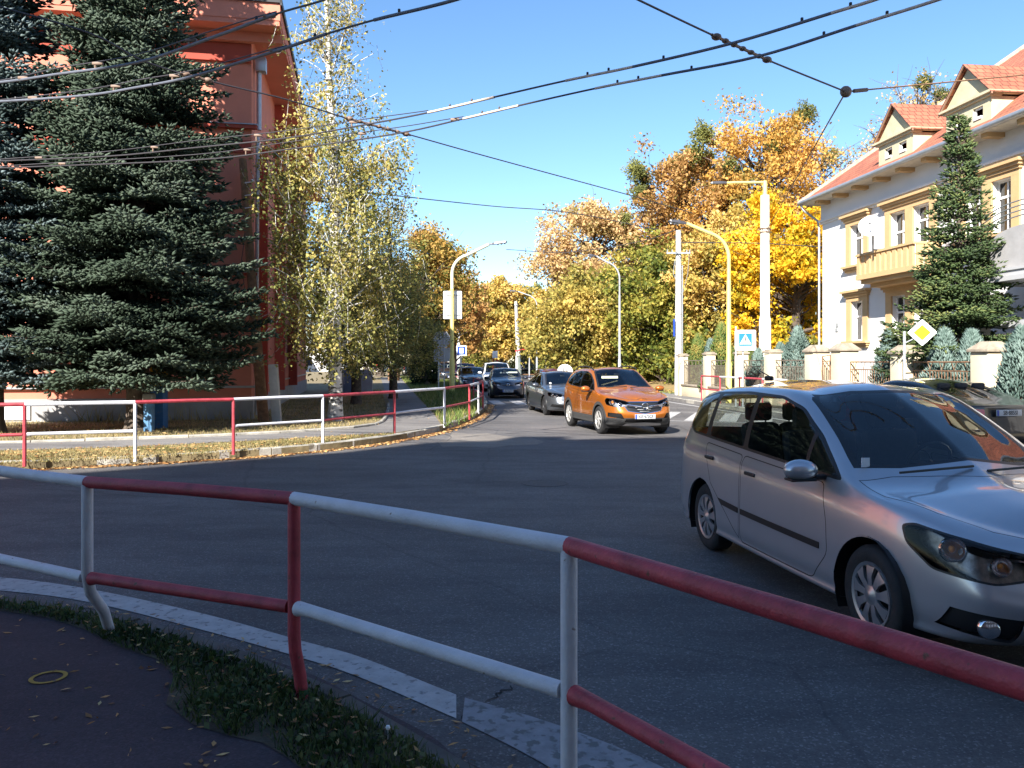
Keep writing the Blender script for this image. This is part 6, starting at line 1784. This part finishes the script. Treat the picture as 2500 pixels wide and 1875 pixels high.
    for s in (1, -1):
        m = MB(); m.ball((mx, s * (sp['wbody'] + .13), mz), 1, 9, sc=(.085, .125, .075))
        for i, v in enumerate(m.v):
            if v[0] < mx - .03: m.v[i] = (mx - .03, v[1], v[2])
        o = m.build('mirror', sp.get('mirror_m', paint), t)
        m = MB(); m.rbox((mx - .01, s * (sp['wbody'] - .01), mz - .055), (.07, .14, .035), bev=.012); m.rbox((mx + .0, s * (sp['wbody'] + .13), mz - .065), (.12, .19, .02), bev=.008); m.build('mirror_foot', M['black'], o)
        m = MB(); m.rbox((mx - .033, s * (sp['wbody'] + .13), mz), (.004, .19, .10), bev=.001); m.build('mirror_glass', M['chrome'], o)
    # plates
    if sp.get('fplate'):
        px_, pz, txt = sp['fplate']
        m = MB(); m.rbox((px_ - .006, 0, pz), (.02, .52, .112), bev=.004); o = m.build('number_plate', M['plate'], t)
        m = MB(); m.box(px_ + .0045, px_ + .006, -.256, -.215, pz - .052, pz + .052); m.build('plate_band', M['sign_navy'], o, angle=0)
        Mt = Matrix.Translation((px_ + .0055, .02, pz)) @ Matrix.Rotation(R(90), 4, 'Z') @ Matrix.Rotation(R(90), 4, 'X')
        text(txt, .105, Mt, M['dark'], o, font_scale=(.82, 1), extrude=.0008)
    if sp.get('rplate'):
        px_, pz, txt = sp['rplate']
        m = MB(); m.rbox((px_ + .006, 0, pz), (.02, .52, .112), bev=.004); o = m.build('number_plate', M['plate'], t)
        m = MB(); m.box(px_ - .006, px_ - .0045, .215, .256, pz - .052, pz + .052); m.build('plate_band', M['sign_navy'], o, angle=0)
        Mt = Matrix.Translation((px_ - .0055, -.02, pz)) @ Matrix.Rotation(R(-90), 4, 'Z') @ Matrix.Rotation(R(90), 4, 'X')
        text(txt, .105, Mt, M['dark'], o, font_scale=(.82, 1), extrude=.0008)
    # cabin
    if det:
        sx = sp['seatx']; zf = sp['zb'] + .10; zs = zf + .28
        m = MB(); m.rbox(((sp['dash'] - 1.9) / 2 - .0, 0, zf), (sp['dash'] + 1.9, 1.4, .06), bev=.01); m.build('cabin_floor', M['dash'], t)
        for x, ys in ((sx, (-.36, .36)), (sx - .88, (-.38, 0, .38))):
            for y in ys:
                m = MB(); m.rbox((x, y, zs), (.52, .50 if len(ys) == 2 else .38, .18), bev=.06)
                m.rbox((x - .27, y, zs + .34), (.15, .48 if len(ys) == 2 else .37, .62), bev=.06, tilt=Matrix.Rotation(R(-14), 4, 'Y')); m.build('seat', M['seat'], t)
                m = MB(); m.rbox((x - .37, y, zs + .74), (.09, .26, .17), bev=.035); m.tube([(x - .36, y - .07, zs + .58), (x - .37, y - .07, zs + .7)], .008, 5); m.tube([(x - .36, y + .07, zs + .58), (x - .37, y + .07, zs + .7)], .008, 5); m.build('headrest', M['seat'], t)
        dx, dz = sp['dash'], sp['dashz']
        m = MB(); m.rbox((dx, 0, dz - .17), (.62, 1.36, .34), bev=.07); m.build('dashboard', M['dash'], t)
        m = MB(); c = Vector((dx - .42, .36, dz + .0)); ax_ = Vector((-.9, 0, .43)).normalized(); s_ = Vector((0, 1, 0)); u2 = ax_.cross(s_)
        m.tube([c + (s_ * math.cos(a) + u2 * math.sin(a)) * .18 for a in [2 * math.pi * i / 20 for i in range(21)]], .014, 6, cap=False)
        m.tube([c - s_ * .17, c + s_ * .17], .018, 5); m.tube([c, c - ax_ * .2], .03, 6); m.build('steering_wheel', M['black'], t)
        m = MB(); m.rbox((sp['rvm'][0], 0, sp['rvm'][1]), (.04, .24, .07), bev=.015); m.build('interior_mirror', M['black'], t)
        for s in (-1, 1):
            pl = sp['wiper']; m = MB(); m.tube([Vector((pl[0], s * .32 - .25, pl[1])), Vector((pl[0] - .02, s * .32 + .3, pl[1] + .03))], .009, 5); m.build('wiper', M['black'], t)
    return t, faces

MPV = dict(wb=2.68, zb=.20, ra=.365, rt=.315, track=.775, wbody=.90, wh=.893,
    belt=[(-2.12, 0, 1.02), (-2.10, .45, 1.02), (-2.03, .74, 1.03), (-1.85, .84, 1.04), (-1.34, .86, 1.035), (-.6, .865, 1.01), (.15, .865, .985), (.80, .855, .96), (1.30, .83, .92), (1.72, .775, .86), (2.02, .64, .775), (2.13, .36, .735), (2.15, 0, .725)],
    cant=[(-2.0, 0, 1.42), (-1.99, .36, 1.42), (-1.94, .58, 1.43), (-1.75, .65, 1.47), (-1.2, .675, 1.53), (-.5, .68, 1.55), (.08, .675, 1.51), (.62, .715, 1.27), (1.10, .70, 1.00), (1.5, .63, .935), (1.83, .49, .87), (2.03, .27, .81), (2.09, 0, .79)],
    cen=[(-1.75, 1.585), (-1.6, 1.60), (-1.4, 1.615), (-1.15, 1.625), (-.8, 1.63), (-.35, 1.632), (.18, 1.59), (.76, 1.33), (1.27, 1.055), (1.6, .99), (1.85, .935), (2.03, .865), (2.10, .805)],
    glass=[(1.00, .985), (-1.70, 1.09), (-1.88, 1.17), (-1.92, 1.30), (-1.78, 1.44), (-1.45, 1.505), (-.7, 1.535), (-.1, 1.52), (.24, 1.445), (.60, 1.26)],
    panes=[(-1.88, -1.36), (-1.27, -.53), (-.45, .50), (.545, .97)],
    screen=[(0, 1.085), (.45, 1.075), (.66, 1.05), (.735, 1.06), (.72, 1.13), (.62, 1.50), (.56, 1.545), (.3, 1.565), (0, 1.575)], screen_x=(.12, 1.5),
    rear=[(0, 1.10), (.60, 1.12), (.52, 1.42), (0, 1.46)], rear_x=-1.7,
    doors=[[(-.475, .26), (.70, .26), (.90, .48), (.88, .70), (.80, .955), (-.475, 1.0)], [(-1.0, .42), (-.92, .26), (-.495, .26), (-.495, 1.0), (-1.30, 1.035), (-1.30, .78), (-1.14, .68)]],
    handles=[(-.30, .86), (-1.16, .90)], handle_m=M['black'],
    mould=[(-1.02, -.51, .50, .545, .02), (-.46, .80, .49, .535, .01)],
    bonnet=[(1.16, 0), (1.10, .55), (1.02, .775), (1.35, .765), (1.72, .66), (1.97, .50), (2.07, .32), (2.10, 0)],
    lamp=[(-1.20, .685), (-1.17, .615), (-.95, .575), (-.62, .605), (-.47, .72), (-.44, .82), (-.52, .845), (-.80, .80), (-1.1, .735)],
    bulbs=[(-.72, .735, .070), (-.98, .675, .054)], refl=mat('glint_reflector', (.22, .19, .16), .3, metal=.9, var=.5, vs=16),  # brown mottling puts the lamp's warm reflections into the reflector colour
    tail=[(-1.0, .85), (-.75, .82), (-.68, 1.05), (-.85, 1.12), (-1.0, 1.1)],
    front=[('grille', [(0, .60), (.42, .60), (.50, .70), (0, .715)]), ('intake', [(0, .20), (.40, .20), (.46, .40), (0, .42)]), ('intake', [(.48, .235), (.78, .30), (.76, .42), (.50, .40)])],
    mirror=(.78, 1.04), fplate=(2.275, .47, 'RV·114BL'), seatx=.02, dash=.64, dashz=1.0, rvm=(.42, 1.40), wiper=(1.22, 1.07), spokes=9, wstyle='cap')
SUV = dict(wb=2.555, zb=.24, ra=.385, rt=.345, track=.79, wbody=.885, wh=.875, clad=True, clad_m=mat('grey_cladding', (.045, .045, .045), .6),
    belt=[(-2.02, 0, 1.10), (-2.0, .45, 1.10), (-1.93, .72, 1.12), (-1.75, .81, 1.13), (-1.28, .845, 1.10), (-.6, .85, 1.06), (.1, .85, 1.03), (.70, .84, 1.01), (1.25, .83, .99), (1.66, .78, .94), (1.96, .64, .855), (2.07, .36, .80), (2.09, 0, .79)],
    cant=[(-1.88, 0, 1.46), (-1.87, .34, 1.46), (-1.80, .55, 1.47), (-1.6, .62, 1.51), (-1.1, .64, 1.565), (-.5, .65, 1.575), (.0, .645, 1.54), (.48, .69, 1.31), (.92, .68, 1.08), (1.4, .61, 1.02), (1.75, .48, .95), (1.95, .28, .89), (2.02, 0, .87)],
    cen=[(-1.65, 1.60), (-1.5, 1.62), (-1.3, 1.635), (-1.05, 1.645), (-.7, 1.65), (-.3, 1.645), (.10, 1.605), (.60, 1.36), (1.08, 1.12), (1.45, 1.06), (1.75, .995), (1.97, .92), (2.03, .88)],
    glass=[(.86, 1.055), (-1.25, 1.145), (-1.55, 1.20), (-1.60, 1.30), (-1.30, 1.47), (-.8, 1.545), (-.15, 1.54), (.16, 1.47), (.50, 1.29)],
    panes=[(-1.6, -1.12), (-1.04, -.40), (-.32, .48), (.53, .85)],
    screen=[(0, 1.15), (.45, 1.14), (.68, 1.11), (.725, 1.12), (.60, 1.515), (.54, 1.565), (.3, 1.59), (0, 1.60)], screen_x=(.0, 1.35),
    rear=[(0, 1.17), (.56, 1.18), (.48, 1.44), (0, 1.48)], rear_x=-1.6,
    doors=[[(-.36, .46), (.72, .46), (.84, .75), (.76, 1.0), (-.36, 1.04)], [(-.82, .46), (-.38, .46), (-.38, 1.04), (-1.12, 1.075), (-1.12, .82)]],
    handles=[(-.20, .90), (-.98, .95)],
    bonnet=[(1.02, 0), (.96, .55), (.90, .74), (1.25, .76), (1.62, .68), (1.88, .55), (1.98, .35), (2.01, 0)],
    lamp=[(-1.12, .80), (-1.08, .715), (-.85, .69), (-.52, .74), (-.45, .84), (-.50, .91), (-.75, .90), (-1.0, .85)],
    bulbs=[(-.68, .82, .055), (-.9, .785, .045)], refl=mat('bright_reflector', (.75, .76, .78), .25, metal=.8, var=.3, vs=14),
    tail=[(-.95, .92), (-.70, .90), (-.62, 1.08), (-.8, 1.16), (-.95, 1.14)],
    front=[('chrome', [(0, .535), (.42, .60), (.535, .79), (.50, .83), (0, .83)]), ('grille', [(0, .550), (.41, .612), (.515, .785), (.49, .808), (0, .808)]),
           ('intake', [(.50, .42), (.80, .46), (.80, .56), (.58, .55)]), ('intake', [(0, .34), (.48, .34), (.46, .41), (0, .42)]), ('skid', [(0, .245), (.50, .25), (.44, .31), (0, .335)])],
    mirror=(.68, 1.10), fplate=(2.215, .475, 'KK·673CF'), seatx=-.1, dash=.54, dashz=1.06, rvm=(.32, 1.45), wiper=(1.03, 1.14), spokes=7, wstyle='sun')
SED = dict(wb=2.84, zb=.18, ra=.365, rt=.325, track=.80, wbody=.925, wh=.918,
    belt=[(-2.38, 0, 1.0), (-2.36, .45, 1.0), (-2.28, .76, 1.0), (-2.08, .865, .99), (-1.42, .89, .975), (-.7, .895, .955), (.1, .895, .935), (.80, .885, .915), (1.42, .865, .875), (1.88, .80, .80), (2.17, .64, .715), (2.28, .36, .68), (2.30, 0, .67)],
    cant=[(-2.22, 0, 1.04), (-2.16, .40, 1.05), (-2.0, .62, 1.09), (-1.6, .66, 1.20), (-1.05, .65, 1.345), (-.45, .655, 1.395), (.05, .65, 1.365), (.6, .71, 1.16), (1.1, .71, .95), (1.55, .63, .895), (1.9, .48, .82), (2.13, .28, .755), (2.21, 0, .735)],
    cen=[(-2.05, 1.08), (-1.8, 1.15), (-1.5, 1.25), (-1.2, 1.35), (-.85, 1.43), (-.4, 1.468), (.2, 1.43), (.75, 1.20), (1.28, .985), (1.65, .93), (1.95, .865), (2.16, .79), (2.22, .745)],
    glass=[(.98, .965), (-1.40, 1.03), (-1.62, 1.09), (-1.45, 1.19), (-1.1, 1.31), (-.6, 1.375), (-.1, 1.372), (.18, 1.31), (.60, 1.14)],
    panes=[(-1.6, -1.22), (-1.15, -.42), (-.34, .52), (.56, .96)],
    screen=[(0, 1.01), (.45, 1.0), (.68, .98), (.74, .99), (.62, 1.34), (.56, 1.375), (.3, 1.405), (0, 1.415)], screen_x=(.1, 1.5),
    rear=[(0, 1.12), (.52, 1.16), (.50, 1.34), (0, 1.40)], rear_x=-.9,
    doors=[[(-.39, .26), (.72, .26), (.92, .50), (.80, .91), (-.39, .945)], [(-.95, .26), (-.41, .26), (-.41, .945), (-1.25, .97), (-1.25, .76)]],
    handles=[(-.22, .82), (-1.05, .86)],
    bonnet=[(1.20, 0), (1.12, .55), (1.05, .76), (1.45, .77), (1.85, .68), (2.08, .55), (2.2, .35), (2.23, 0)],
    lamp=[(-1.18, .70), (-1.15, .62), (-.9, .61), (-.62, .66), (-.55, .755), (-.62, .79), (-.9, .765), (-1.1, .735)],
    bulbs=[(-.78, .715, .042), (-.98, .685, .04)], refl=mat('xenon_reflector', (.72, .74, .78), .2, metal=.85, var=.3, vs=12),
    tail=[(-1.25, .72), (-.95, .70), (-.85, .93), (-1.0, .96), (-1.25, .94)],
    front=[('chrome', [(0, .475), (.34, .495), (.475, .70), (0, .725)]), ('grille', [(0, .49), (.33, .51), (.45, .69), (0, .708)]), ('intake', [(.42, .29), (.80, .32), (.76, .40), (.42, .38)]), ('intake', [(0, .25), (.42, .25), (.42, .38), (0, .40)])],
    mirror=(.74, .99), fplate=(2.42, .42, 'PO·420KJ'), seatx=-.05, dash=.64, dashz=.94, rvm=(.40, 1.29), wiper=(1.18, 1.0), spokes=5, wstyle='dark')
def variant(b, **k):
    d = dict(b); d.update(k); return d
def scaled(b, sx, sy, sz, **k):
    """same body re-proportioned"""
    d = dict(b)
    for q in ('belt', 'cant'): d[q] = [(x * sx, y * sy, z * sz) for x, y, z in b[q]]
    d['cen'] = [(x * sx, z * sz) for x, z in b['cen']]
    for q in ('glass', 'bonnet'): d[q] = [(x * sx, z * (sz if q == 'glass' else sy)) for x, z in b[q]]
    d['doors'] = [[(x * sx, z * sz) for x, z in p] for p in b['doors']]
    d['panes'] = [(x * sx, y * sx) for x, y in b['panes']]
    for q in ('screen', 'rear'): d[q] = [(x * sy, z * sz) for x, z in b[q]]
    d['screen_x'] = tuple(x * sx for x in b['screen_x']); d['rear_x'] = b['rear_x'] * sx
    for q in ('lamp', 'tail'): d[q] = [((x * (sx + sy) / 2), z * sz) for x, z in b[q]]
    d['front'] = [(t_, [(x * sy, z * sz) for x, z in p]) for t_, p in b['front']]
    d['wb'] = b['wb'] * sx; d['wbody'] = b['wbody'] * sy; d['track'] = b['track'] * sy; d['wh'] = b['wh'] * sy
    d['handles'] = [(x * sx, z * sz) for x, z in b['handles']]; d['mirror'] = (b['mirror'][0] * sx, b['mirror'][1] * sz)
    d['bulbs'] = [(u * (sx + sy) / 2, z * sz, r_) for u, z, r_ in b['bulbs']]
    d['dash'] = b['dash'] * sx; d['dashz'] = b['dashz'] * sz; d['rvm'] = (b['rvm'][0] * sx, b['rvm'][1] * sz); d['wiper'] = (b['wiper'][0] * sx, b['wiper'][1] * sz); d['seatx'] = b['seatx'] * sx
    if b.get('fplate'): d['fplate'] = (b['fplate'][0] * sx, b['fplate'][1] * sz, b['fplate'][2])
    d.update(k); return d
def pose(front, rear, half):
    """centre and heading from the two right-hand wheel contacts"""
    f, r = Vector(front), Vector(rear); h = (f - r).normalized(); l = Vector((-h.y, h.x)); c = (f + r) / 2 + l * half
    return (c.x, c.y, .0), math.atan2(h.y, h.x)
# --- silver minivan
loc, rz = pose((2.33, 5.22), (1.92, 7.85), .80)
VAN, _ = make_car('minivan', 'silver minivan driving past the near railing, cut by the right edge', 'car', MPV, glossy_paint('silver_paint', (.50, .49, .51), .65, .30), loc, rz, 10, 6)
m = MB(); m.tube([(2.155 - .02 * abs(i) ** 1.6, i * .09, .665) for i in range(-5, 6)], .008, 6); m.tube([(2.17 - .02 * abs(i) ** 1.6, i * .09, .635) for i in range(-5, 6)], .008, 6); m.build('grille_bar', M['chrome'], VAN)
for s in (1, -1):
    m = MB(); m.lathe([(.001, .012), (.045, .008), (.055, 0), (.06, -.02)], (0, 0, 0), axis='y', n=20); Mx = Matrix.Translation((2.10, s * .63, .33)) @ Matrix.Rotation(R(-65 if s > 0 else -115), 4, 'Z'); m.v = [tuple(Mx @ Vector(v)) for v in m.v]; m.build('fog_lamp', M['chrome'], VAN)
m = MB(); m.rbox((-1.78, 0, 1.625), (.14, .05, .05), bev=.018); m.tube([(-1.74, 0, 1.64), (-2.0, 0, 1.70)], .006, 5); m.build('aerial', M['black'], VAN)
m = MB(); m.box(.965, .97, -.685, -.625, 1.075, 1.14); m.build('vignette_sticker', M['sign_white'], VAN, angle=0)
# --- orange suv
loc, rz = pose((2.20, 20.35), (1.64, 22.85), .81)
OC, _ = make_car('suv', 'bright orange compact suv waiting at the junction, plate KK 673CF', 'car', SUV, glossy_paint('orange_paint', (.45, .135, .016), .5, .30), loc, rz, 8, 5)
m = MB(); m.lathe([(.078, -.006), (.085, .006), (.074, .012), (.066, .006), (.066, -.006)], (0, 0, 0), axis='y', n=28); m.box(-.075, .075, 0, .010, -.008, .008)
Mx = Matrix.Translation((2.19, 0, .725)) @ Matrix.Rotation(R(-90), 4, 'Z'); m.v = [tuple(Mx @ Vector(v)) for v in m.v]; m.build('badge', M['chrome'], OC)
m = MB(); m.tube([(2.165, -.46, .765), (2.19, -.30, .74), (2.205, -.09, .718)], .012, 6); m.tube([(2.165, .46, .765), (2.19, .30, .74), (2.205, .09, .718)], .012, 6); m.build('grille_wing', M['chrome'], OC)
for k in range(3):
    m = MB(); m.tube([(2.19 - .018 * abs(i) ** 1.5, i * .08, .60 + k * .045) for i in range(-4, 5)], .006, 5); m.build('grille_bar', M['sign_back'], OC)
for s in (1, -1):
    m = MB(); m.tube([(-1.45, s * .60, 1.575), (-1.2, s * .605, 1.635), (-.5, s * .61, 1.665), (.0, s * .60, 1.62), (.08, s * .60, 1.585)], .018, 8); m.build('roof_rail', M['black'], OC)
m = MB(); m.box(.62, .63, -.56, -.12, 1.36, 1.42); m.build('sun_strip', mat('strip', (.55, .6, .45), .6), OC, angle=0)
# --- grey liftback
loc, rz = pose((1.14, 27.4), (.70, 30.25), .82)
GC, _ = make_car('sedan', 'dark grey liftback with slatted grille behind the orange suv', 'car', SED, glossy_paint('steel_paint', (.10, .11, .125), .6, .3), loc, rz, 7, 5)
m = MB()
for i in range(-8, 9): m.rbox((2.385 - .014 * abs(i * .05) * 3, i * .048, .60), (.02, .012, .17), bev=.003)
m.build('grille_slats', M['chrome'], GC)
m = MB(); m.box(.98, .985, -.62, -.55, 1.03, 1.08); m.build('sticker', M['sign_white'], GC, angle=0)
# --- dark blue-black hatchback
HB = scaled(SUV, .93, .955, .895, ra=.345, rt=.30, clad=False, zb=.17, bulbs=[(-.66, .74, .06)], fplate=(2.06, .37, 'PO·166CX'), wstyle='cap')
HB['front'] = [('grille', [(0, .60), (.26, .61), (.30, .66), (0, .67)]), ('intake', [(0, .20), (.40, .20), (.46, .30), (0, .31)])]
HB['refl'] = SUV['refl']
DC, _ = make_car('hatchback', 'small dark blue hatchback behind the grey liftback, pale sun strip on its screen', 'car', HB, glossy_paint('ink_paint', (.018, .022, .035), .3, .3), (-.33, 41.3, 0), R(-86), 5, 4)
m = MB(); m.lathe([(.06, -.004), (.066, .004), (.056, .008), (.05, .0)], (0, 0, 0), axis='y', n=20); m.tube([(-.05, .004, .02), (0, .004, -.01), (.05, .004, .02)], .008, 4)
Mx = Matrix.Translation((2.045, 0, .66)) @ Matrix.Rotation(R(-90), 4, 'Z') @ Matrix.Diagonal((1.3, 1, 1, 1)); m.v = [tuple(Mx @ Vector(v)) for v in m.v]; m.build('badge', M['chrome'], DC)
m = MB(); m.box(.60, .61, .12, .55, 1.22, 1.28); m.build('sun_strip', mat('strip2', (.55, .6, .5), .6), DC, angle=0)
# --- black hatchback further back, beside the railing end
HC = scaled(SUV, 1.0, 1.0, .90, ra=.35, rt=.31, clad=False, zb=.17, bulbs=[(-.66, .74, .06)], fplate=(2.2, .38, 'BB·302EA'), refl=SUV['refl'])
HC['front'] = [('grille', [(0, .62), (.40, .62), (.44, .69), (0, .69)]), ('intake', [(0, .20), (.50, .20), (.50, .34), (0, .35)])]
make_car('hatchback', 'black hatchback with one bright headlamp seen over the railing end', 'car', HC, glossy_paint('black_paint', (.012, .014, .02), .3, .3), (-2.5, 50.5, 0), R(-82), 5, 3)
WV = scaled(MPV, 1.0, 1.02, 1.08, fplate=(2.27, .5, 'PP·551DB'))
make_car('minivan', 'white high-roofed minivan hidden behind the small dark blue hatchback', 'car', WV, glossy_paint('white_paint', (.72, .73, .74), 0, .35), (-.95, 50.0, 0), R(-85), 5, 3)
make_car('hatchback', 'red car of which only the roof shows behind the black hatchback', 'car', scaled(SUV, 1, 1, 1.02, clad=False, zb=.2), glossy_paint('red_paint', (.55, .02, .02), .1, .35), (-3.45, 60, 0), R(-80), 4, 3)
make_car('suv', 'large black suv furthest left in the queue, behind the yellow lamp', 'car', scaled(SUV, 1.1, 1.06, 1.06, bulbs=[(-.66, .74, .06)]), glossy_paint('black_suv', (.012, .012, .016), .3, .3), (-5.55, 70, 0), R(-78), 5, 3)
WG = scaled(MPV, 1.02, .96, .885, ra=.34, rt=.30)
WG['tail'] = [(-1.15, .62), (-.85, .60), (-.70, .80), (-.75, .95), (-1.05, .95)]
make_car('estate_car', 'dark red estate car driving away with its brake lamp lit, left of the grey liftback', 'car', WG, glossy_paint('wine_paint', (.10, .015, .02), .4, .3), (2.05, 45.5, 0), R(96), 5, 3)
DS = variant(SED, rplate=(-2.47, .88, 'SB·885SI'), fplate=None)
h = Vector((-.2, .98)); o_ = Vector((8.85, 14.6)) + h * 2.45
make_car('sedan', 'dark grey sedan leaving to the right behind the silver minivan roof', 'car', DS, glossy_paint('brown_grey_paint', (.022, .021, .022), .5, .32), (o_.x, o_.y, 0), math.atan2(h.y, h.x), 7, 4)
for i, (lab, x, y, col, rz_) in enumerate((('tiny dark car far down the left side of the road', -12.3, 100, (.03, .03, .035), -78), ('tiny white car in the distance left of the black suv', -10.4, 112, (.7, .7, .7), -78), ('small silver car parked by the white shop front', -24, 118, (.4, .4, .42), -10))):
    make_car('car', lab, 'car', scaled(SUV, 1, 1, .92, clad=False, zb=.18), glossy_paint('far_paint%d' % i, col, .2, .35), (x, y, 0), R(rz_), 3, 2, det=0)
